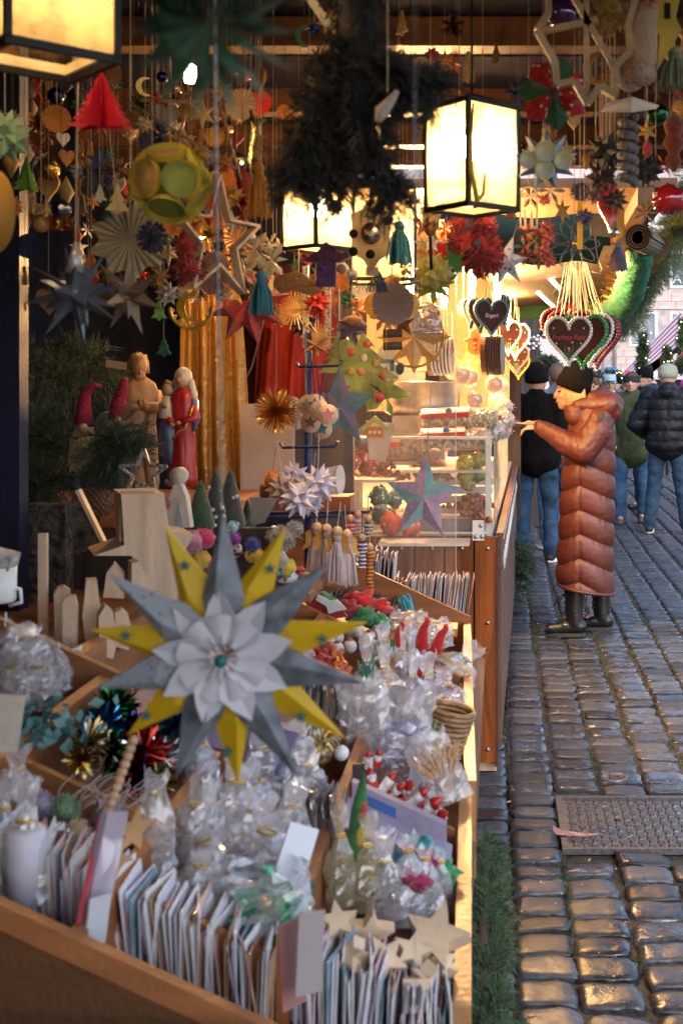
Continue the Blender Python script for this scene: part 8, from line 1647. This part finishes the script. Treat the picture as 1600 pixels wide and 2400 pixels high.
# tinsel stars -----------------------------------------------------------------
TS = [(265, 1660, 62, (.02, .28, .10), 'green and copper tinsel star at the back of the tinsel box'), (240, 1705, 62, (.02, .18, .45), 'electric blue tinsel star left of the violet one'), (205, 1740, 60, (.72, .55, .28), 'champagne gold tinsel star with broad strips'), (255, 1760, 58, (.01, .25, .07), 'emerald tinsel star in the middle of the box'), (310, 1715, 58, (.22, .04, .32), 'violet tinsel star right of the blue one'), (335, 1760, 66, (.50, .05, .03), 'red orange tinsel star'), (380, 1775, 56, (.62, .56, .58), 'silver and red tinsel star by the grey ray'), (325, 1815, 54, (.45, .01, .03), 'deep red tinsel star at the front'), (375, 1830, 42, (.55, .42, .18), 'small pale gold tinsel star in the front corner'), (190, 1780, 44, (.6, .42, .15), 'gold tinsel star at the left wall of the box'), (405, 1700, 46, (.02, .25, .25), 'teal tinsel star behind the grey ray'), (290, 1800, 42, (.02, .22, .08), 'dark green tinsel star low in the box')]
for i, (px, py, q, c, lab) in enumerate(TS):
    p = TR(px, py, .0 if i not in (2, 5) else .015); s = m_(q, p.y)*1.15; t = thing('tinsel_star', lab, 'tinsel star', p, (rnd.random(), rnd.random(), 0), 'coloured tinsel stars in their box'); obj('strips', g_tinsel(s, 130, .055, i+30), M('tinsel_%d' % i, c, .18, 1, bump=0, var=.3, sc=20), t); obj('strips', g_tinsel(s*.9, 40, .05, i+60), M('tinsel_mix_%d' % (i % 3), [(.7, .45, .2), (.05, .35, .6), (.6, .6, .62)][i % 3], .18, 1, bump=0), t)
# far left cellophane on the upper tray
for i, (px, py, h_, w_, c, lab) in enumerate([(60, 1600, 110, 120, (.5, .42, .45), 'crinkled clear bag at the left under the wooden slat'), (120, 1620, 100, 110, (.55, .5, .55), 'crinkled clear bag with pink glint'), (20, 1570, 100, 100, (.45, .4, .42), 'clear bag cut off by the left edge near the mug'), (170, 1610, 80, 80, (.5, .48, .5), 'small clear bag at the divider corner'), (90, 1660, 100, 110, (.5, .4, .42), 'clear bag above the teal netting'), (30, 1650, 90, 100, (.5, .45, .4), 'clear bag left above the teal netting')]): tbag(px, py, h_*1.2, w_, lab, 'frags', c, seed=70+i, rz=rnd.uniform(0, 180), neck=.8, pinch=.5, film_=cello)
tag(obj('teal_netting', g_frag(.08, .03, 160, 8, .12), M('teal_net', (.08, .2, .2), .5), loc=TR(60, 1700, .0)), 'teal crinkled netting along the left divider', 'netting', kind='stuff')
slabcard(5, 1760, 1.5, 70, 130, 'cream scalloped biscuit shape cut off by the left edge', M('cream_ceramic', (.5, .42, .36), .6), (0, 8, 20), 'ornament', .01, 'ceramic_shape')
pp_ = obj('purple_paper', slab(MB(), -.62, -.46, 1.97, 2.4, -.045, -.042), M('purple_wrap', (.11, .10, .22), .4, sc=6, var=.3, coat=.4)); tag(pp_, 'sheet of blue purple wrapping in the upper left tray', 'wrapping paper')
for i, (px, py, c, lab) in enumerate([(600, 1800, (.2, .16, .3), 'purple wrapped packet behind the star in the middle tray'), (480, 1750, (.3, .25, .35), 'lilac sheet packet behind the white paper star'), (560, 1700, (.16, .1, .1), 'brown packet glinting behind the star'), (640, 1740, (.4, .22, .14), 'copper foil packet right behind the grey ray')]): slabcard(px, py, TR(px, py).y, 120, 110, lab, M('packet_%d' % i, c, .3, sc=10, var=.3, coat=.5), (-50, 10, rnd.uniform(-20, 20)), 'packet', .01, 'packet')
# clear and gold baubles right of star
mb = MB(); rr = random.Random(5)
for i, (px, py, q, lab) in enumerate([(700, 1700, 26, 'gold wire bauble beside the yellow ray'), (735, 1720, 30, 'clear wire bauble above the white bead'), (770, 1735, 32, 'large clear wire bauble right of the yellow ray'), (718, 1750, 24, 'small golden bauble low in the bauble box'), (755, 1765, 26, 'wire bauble at the front of the bauble box'), (700, 1740, 22, 'small amber bauble left in the bauble box')]):
    p = TR(px, py, -.01); s = m_(q, p.y); t = thing('wire_bauble', lab, 'bauble', p, (rnd.random(), 0, 0), 'wire baubles'); w_ = MB()
    for k in range(9): a = PI*k/9; w_.tube([(s*math.sin(b)*math.cos(a), s*math.sin(b)*math.sin(a), s*math.cos(b)) for b in [2*PI*j/14 for j in range(15)]], .0008, 4)
    obj('wire', w_, gold if i % 2 == 0 else M('pale_wire', (.6, .55, .4), .3, .8), t); obj('shell', MB().ball((0, 0, 0), s*.96, 14, 10), cello_y, t)
tag(obj('white_bead', MB().ball((0, 0, 0), .013, 14, 10), white_plastic, loc=TR(800, 1765, .015)), 'round white bead lying at the divider', 'bead')
# right columns: far boxes ------------------------------------------------------
for i, (px, py, q, c, lab) in enumerate([(760, 1408, 22, (.03, .18, .06), 'green felt ball behind the red felt'), (845, 1412, 30, (.5, .01, .01), 'bright red felt pile'), (885, 1425, 22, (.5, .012, .01), 'red felt peak right of the pile'), (850, 1445, 26, (.015, .17, .06), 'green felt mitten below the red pile'), (885, 1460, 22, (.015, .18, .07), 'green felt clump at the ray tip'), (820, 1430, 24, (.22, .01, .015), 'dark red felt under the star card')]):
    p = TR(px, py, .0); s = m_(q, p.y); tag(obj('felt_piece', MB().ball((0, 0, 0), (s*1.3, s, s*.8), 16, 12, nz=.8, nsc=28, seed=i), felt(c), loc=p), lab, 'felt piece')
block('red_star_card', 'dark red felt star with pale star on top', 'felt star', 3.0, [(705, 1400), (745, 1392), (800, 1425), (815, 1445), (780, 1450), (730, 1430)], .01, felt((.24, .015, .02)))
block('pale_star_top', 'pale ice blue star lying on the red felt star', 'star', 2.97, [(745, 1395), (775, 1408), (790, 1405), (812, 1428), (790, 1432), (770, 1438), (765, 1420), (740, 1406)], .006, M('ice_card', (.55, .62, .62), .6))
bb = [(735, 1490), (760, 1478), (790, 1495), (815, 1485), (840, 1480), (865, 1495), (880, 1485), (790, 1520), (820, 1515), (850, 1515), (880, 1512), (770, 1505)]
for i, (px, py) in enumerate(bb):
    p = TR(px, py, .0); s = m_(16, p.y); t = thing('white_bobble', 'white and brown bobble in the far bobble box', 'bobble', p, (0, 0, 0), 'white bobbles'); obj('ball', MB().ball((0, 0, 0), s, 12, 10), M('pearl_bobble', (.5, .46, .46), .4) if i % 3 else M('brown_bobble', (.14, .08, .06), .5), t); obj('cap', MB().ball((0, 0, s*.6), (s*.6, s*.6, s*.6), 10, 8, nz=.4), felt((.14, .05, .045)), t)
for i in range(34):
    px, py = 735+rnd.random()*75, 1515+rnd.random()*65; py += (px-735)*.35; p = TR(px, py, .0); c = (.36, .01, .015) if px < 780 else (.5, .12, .03); u_ = Vector((rnd.gauss(0, .5), rnd.gauss(0, .5), .8)).normalized()*.022
    tag(obj('red_stick', MB().tube([-u_, u_], .0065, 6), felt(c) if px < 780 else M('orange_stick', c, .5), loc=p), 'crimson felt stick in the small stick heap' if px < 780 else 'orange red stick at the right of the stick heap', 'stick', 'crimson sticks' if px < 780 else 'orange sticks')
# right box with gnome hats, boxes and bags
for i, (px, py, hh, tilt_, lab) in enumerate([(935, 1530, 70, -6, 'red felt gnome hat at the left of the right box'), (985, 1530, 82, 2, 'tallest red gnome hat inside clear film'), (1015, 1545, 84, 12, 'bright red gnome hat with curled tip on a blue body'), (985, 1620, 50, -20, 'low red felt piece under the clear bags')]):
    p = TR(px, py, -.02); Y = p.y; s = m_(hh, Y); t = thing('felt_gnome', lab, 'felt gnome', p, (0, R(tilt_), 0), 'small felt gnomes'); obj('hat', MB().tube([(0, 0, .0), (.002, 0, s*.35), (.006, 0, s*.7), (.016, 0, s*.92), (.012, 0, s*1.02)], [m_(19, Y), m_(15, Y), m_(10, Y), m_(7, Y), m_(5, Y)], 12), felt((.5, .01, .012)), t)
    obj('body', MB().ball((0, 0, -.015), (m_(20, Y), m_(18, Y), m_(22, Y)), 12, 10), felt([(.12, .2, .08), (.4, .3, .25), (.02, .06, .14), (.3, .02, .03)][i]), t)
tag(obj('orange_box', MB().box((0, 0, 0), (m_(46, 3.5), .05, m_(20, 3.5))), M('orange_carton', (.62, .24, .02), .5), loc=P(1048, 1476, 3.5), rot=(R(10), 0, 0)), 'small orange carton at the right rim', 'carton')
tag(obj('green_box', MB().box((0, 0, 0), (m_(42, 3.5), .05, m_(20, 3.5))), M('green_carton', (.34, .42, .20), .5), loc=P(993, 1466, 3.5), rot=(R(10), R(26), 0)), 'small pale green carton left of the orange one', 'carton')
tag(obj('turquoise_yarn', g_straws(.02, .07, 40, 3), felt((.05, .38, .46)), loc=P(965, 1452, 3.55), rot=(0, R(-20), 0)), 'turquoise yarn bundle below the far cards', 'yarn')
tag(obj('teal_felt', MB().ball((0, 0, 0), (.03, .02, .02), 12, 10, nz=.6), felt((.0, .22, .28)), loc=TR(1068, 1552, .01)), 'teal felt lump by the right rim', 'felt piece')
rb_ = [(960, 1500, 60, 110, 'white', 'snow white tissue bag behind the gnome hats'), (1020, 1515, 55, 90, 'white', 'lilac white frilly tissue bag near the orange carton'), (900, 1565, 90, 80, 'x', 'knotted clear bag with gold tie left of the hats'), (940, 1600, 110, 60, 'x', 'slim clear bag standing below the first hat'), (975, 1610, 120, 60, 'x', 'slim clear bag under the tallest hat'), (1050, 1590, 90, 110, 'x', 'wide clear bag pointing over the right rim'), (1010, 1655, 110, 90, 'p', 'clear bag with plum filling right of centre'), (960, 1670, 120, 80, 'p', 'clear bag with dark pink filling'), (1050, 1665, 90, 90, 'p', 'clear bag with plum hearts by the rim'), (900, 1640, 110, 80, 'x', 'clear bag with gold knot above the white sheet bag'), (860, 1640, 130, 70, 'x', 'clear bag left beside the divider'), (1040, 1700, 60, 110, 'white', 'crinkled white film above the wicker basket')]
for i, (px, py, h_, w_, k, lab) in enumerate(rb_): tbag(px, py, h_*1.15, w_, lab, ('frags' if k == 'white' else ['baubles', 'blob', 'strips', 'frags'][i % 4]) if k != 'p' else 'blob', (.66, .62, .68) if k == 'white' else [(.6, .04, .03), (.6, .32, .06), (.1, .35, .2), (.55, .5, .5)][i % 4], seed=90+i, rz=rnd.uniform(0, 60), lean=rnd.uniform(-12, 12) if i != 5 else 40, neck=.6 if k != 'white' else .9, pinch=.25 if k != 'white' else .7, cm=CW if k == 'white' else (felt((.25, .05, .09)) if k == 'p' else None), sink=.04)
tbag(865, 1790, 200, 130, 'flat clear bag with pale label behind the blue filled bag', 'frags', (.45, .35, .38), seed=120, neck=1, lean=-6)
tbag(930, 1810, 215, 150, 'large clear bag with blue candle between the divider and basket', 'blob', (.02, .08, .35), seed=121, neck=1.0, lean=6, cm=M('blue_wax', (.02, .08, .36), .3, coat=.4))
tbag(960, 1860, 150, 120, 'clear bag with wine red hearts and white bunny card', 'frags', (.25, .03, .06), seed=122, neck=1.0, cm=felt((.24, .03, .06)))
block('white_rabbit_card', 'white paper silhouette inside the clear bag by the basket', 'paper cut', 2.15, [(945, 1760), (960, 1745), (968, 1765), (985, 1770), (990, 1830), (975, 1850), (955, 1830), (960, 1800)], .002, cardm((.6, .55, .62)), 20)
# wicker basket with straw fan
p = TR(1030, 1790, -.03); Y = p.y; t = thing('wicker_basket', 'round wicker basket with clear wrapped dried straw fan by the right rim', 'basket', p, (R(0), R(12), 0)); q_ = m_(52, Y)
mb = MB(); n = 60
for j in range(12):
    z = .010*j; rad_ = q_*(.72+.03*j); mb.tube([(rad_*math.cos(a)*(1+.012*math.sin(a*20+j*PI)), rad_*math.sin(a)*.9*(1+.012*math.sin(a*20+j*PI)), z) for a in [2*PI*k/n for k in range(n+1)]], .0055, 5)
obj('weave', mb, M('wicker_tan', (.36, .20, .09), .6, var=.3, sc=60), t)
fan = MB(); rr = random.Random(8)
for k in range(90): a = rr.uniform(-.5, .5); L = m_(rr.uniform(80, 130), Y); fan.tube([(0, 0, 0), (L*.5*math.sin(a*.6), -.006, L*.5), (L*math.sin(a), -.01-.01*rr.random(), L*math.cos(a))], .0016, 3)
t2 = thing('straw_fan', 'orange brown dried straw bundle in clear film in the basket', 'straw bundle', TR(1062, 1880, .0), (R(-10), R(-22), 0)); obj('straws', fan, M('straw_orange', (.50, .24, .09), .6, sc=30, var=.3, col2=(.65, .5, .35)), t2); obj('wrap', bag(m_(150, Y), m_(90, Y), .03, 55, 1), cello, t2)
tag(obj('green_pick', MB().tube([(-.01, 0, -.02), (.0, 0, .01), (.012, 0, .04)], [.006, .004, .001], 6).tube([(.0, 0, .0), (-.02, 0, .008)], .002, 5), M('mint_plastic', (.06, .36, .22), .4), loc=TR(1010, 1735, .03)), 'mint green plastic pick in the basket', 'pick')
# red and white santa blocks
SR, SW = M('santa_red', (.5, .015, .012), .4, coat=.3, bump=0), M('santa_white', (.66, .63, .62), .4, bump=0)
for i, (px, py, rz_, q, lab) in enumerate([(862, 1785, 0, 22, 'red capped santa peg at the far left of the santa heap'), (885, 1780, 8, 22, 'second red capped santa peg'), (872, 1830, -10, 26, 'red and white santa block below the pegs'), (905, 1838, 40, 28, 'santa block lying across the middle'), (925, 1855, 50, 26, 'santa block with yellow spot'), (950, 1850, 45, 34, 'longer pinkish white santa block'), (975, 1870, 52, 30, 'santa block right of the long one'), (1000, 1895, 50, 38, 'round white faced santa disc near the rim'), (1025, 1915, 55, 34, 'red ended santa block at the right rim'), (940, 1885, 30, 22, 'yellow and white small block under the others'), (845, 1840, -20, 18, 'white peg at the left divider')]):
    p = TR(px, py, .0); s = m_(q, p.y); t = thing('santa_block', lab, 'santa figure', p, (R(rnd.uniform(-30, 30)), R(rz_), R(rnd.uniform(-30, 30))), 'red and white wooden santas')
    obj('body', MB().box((0, 0, -s*.3), (s*.85, s*.7, s*.9)), SR if i % 3 else SW, t); obj('face', MB().box((0, 0, s*.32), (s*.83, s*.68, s*.34)), SW, t); obj('cap', MB().lathe([(s*.42, 0), (s*.3, s*.35), (.001, s*.8)], 8), SR, t, (0, 0, s*.5)); obj('beard', MB().ball((0, -s*.36, .08*s), (s*.34, s*.08, s*.3), 10, 8), SW, t)
    if i == 4 or i == 9: obj('spot', MB().ball((.0, -s*.36, -s*.3), s*.18, 8, 6), M('yellow_spot', (.62, .4, .05), .5), t)
# grey lilac card box with blue square
o = obj('lilac_box', slab(MB(), -.235, -.085, 1.905, 1.925, -.08, .03), M('lilac_card', (.30, .26, .36), .6, var=.1, sc=6)); 
tag(o, 'lilac grey cardboard panel across the tray below the santas', 'cardboard panel'); 
bx_ = slab(MB(), -.222, -.165, 1.9035, 1.9048, -.06, .02); obj('blue_square', bx_, M('blue_square', (.04, .11, .34), .6), o)
lid = obj('lilac_lid', slab(MB(), -.24, -.075, 1.79, 1.905, .0, .004), M('lilac_card', (.3, .26, .36)), o)
# green yellow felt peg, felt lumps, gold/black bags
t = thing('felt_stick', 'tall green felt stick with yellow and red spots', 'felt stick', TR(828, 2010, .0), (0, R(4), 0)); Y = t.location.y; obj('stick', MB().tube([(0, 0, -.03), (0, 0, .02), (.004, 0, .07), (.006, 0, .12)], [.008, .012, .012, .003], 12), felt((.03, .15, .04)), t); obj('spot', MB().ball((.008, -.006, .035), (.008, .008, .018), 8, 6), felt((.6, .4, .04)), t); obj('spot', MB().ball((.010, -.006, .07), (.006, .007, .014), 8, 6), felt((.5, .05, .02)), t)
for i, (px, py, q, c, lab) in enumerate([(985, 1985, 38, (.04, .28, .36), 'turquoise felt piece on top of the felt heap'), (940, 2025, 36, (.04, .24, .32), 'teal felt piece at the left of the heap'), (985, 2020, 44, (.28, .03, .14), 'magenta felt piece across the heap'), (1035, 2040, 36, (.015, .22, .07), 'green felt lump by the right rim'), (905, 2005, 14, (.62, .3, .02), 'small orange felt bit beside the teal piece'), (965, 2060, 34, (.3, .01, .06), 'crimson felt underneath the magenta piece')]):
    p = TR(px, py, .005); s = m_(q, p.y); tag(obj('felt_piece', MB().ball((0, 0, 0), (s*1.25, s*.8, s*.62), 18, 12, nz=.9, nsc=26, seed=i+20), felt(c), loc=p, rot=(0, R(18), 0)), lab, 'felt piece')
for i, (px, py, h_, w_, c, fl_, lab) in enumerate([(800, 2120, 210, 80, (.14, .10, .04), cello_y, 'tall yellowish clear bag at the left divider'), (855, 2130, 190, 90, (.42, .28, .06), cello_y, 'clear bag with golden filling and yellow string'), (910, 2150, 170, 100, (.09, .07, .07), cello, 'dark filled clear bag in the middle of the lower box'), (960, 2160, 180, 90, (.1, .1, .12), cello, 'pointed clear bag with a blue bead'), (1010, 2170, 170, 70, (.04, .12, .1), cello, 'pointed clear bag with green filling'), (1040, 2160, 150, 50, (.2, .1, .08), cello, 'narrow clear bag against the right rim'), (880, 2090, 130, 80, (.3, .25, .2), cello, 'short clear bag behind the golden one')]): tbag(px, py, h_*1.1, w_, lab, 'frags', c, seed=130+i, neck=.85 if i > 2 else .7, pinch=.2, film_=fl_, lean=rnd.uniform(-8, 12), rz=rnd.uniform(0, 40), sink=.06)
tag(obj('dark_tag', MB().box((0, 0, 0), (.02, .004, .036)), M('black_tag', (.02, .02, .02), .5), loc=TR(840, 1815, .02), rot=(0, 0, R(20))), 'small black tag beside the divider below the white peg', 'tag')
# clutter behind the star in the middle tray
for i, (px, py, h_, w_, c, lab) in enumerate([(480, 1620, 110, 110, (.45, .4, .45), 'clear bag half hidden behind the left of the big star'), (560, 1640, 110, 120, (.5, .45, .5), 'clear bag behind the centre of the big star'), (640, 1620, 120, 110, (.45, .42, .4), 'clear bag between two grey rays at the right'), (700, 1600, 110, 90, (.3, .35, .28), 'greenish clear bag right of the grey ray'), (620, 1880, 130, 120, (.5, .45, .42), 'clear bag with golden glint below the grey ray'), (690, 1850, 130, 110, (.45, .4, .42), 'clear bag at the tip of the right grey ray'), (470, 1880, 140, 120, (.45, .42, .44), 'clear bag below the yellow downward ray left'), (720, 1900, 110, 90, (.5, .42, .35), 'clear bag left of the sleeved cards')]): tbag(px, py, h_*1.2, w_, lab, 'frags', c, seed=150+i, neck=.8, pinch=.5, rz=rnd.uniform(0, 90))
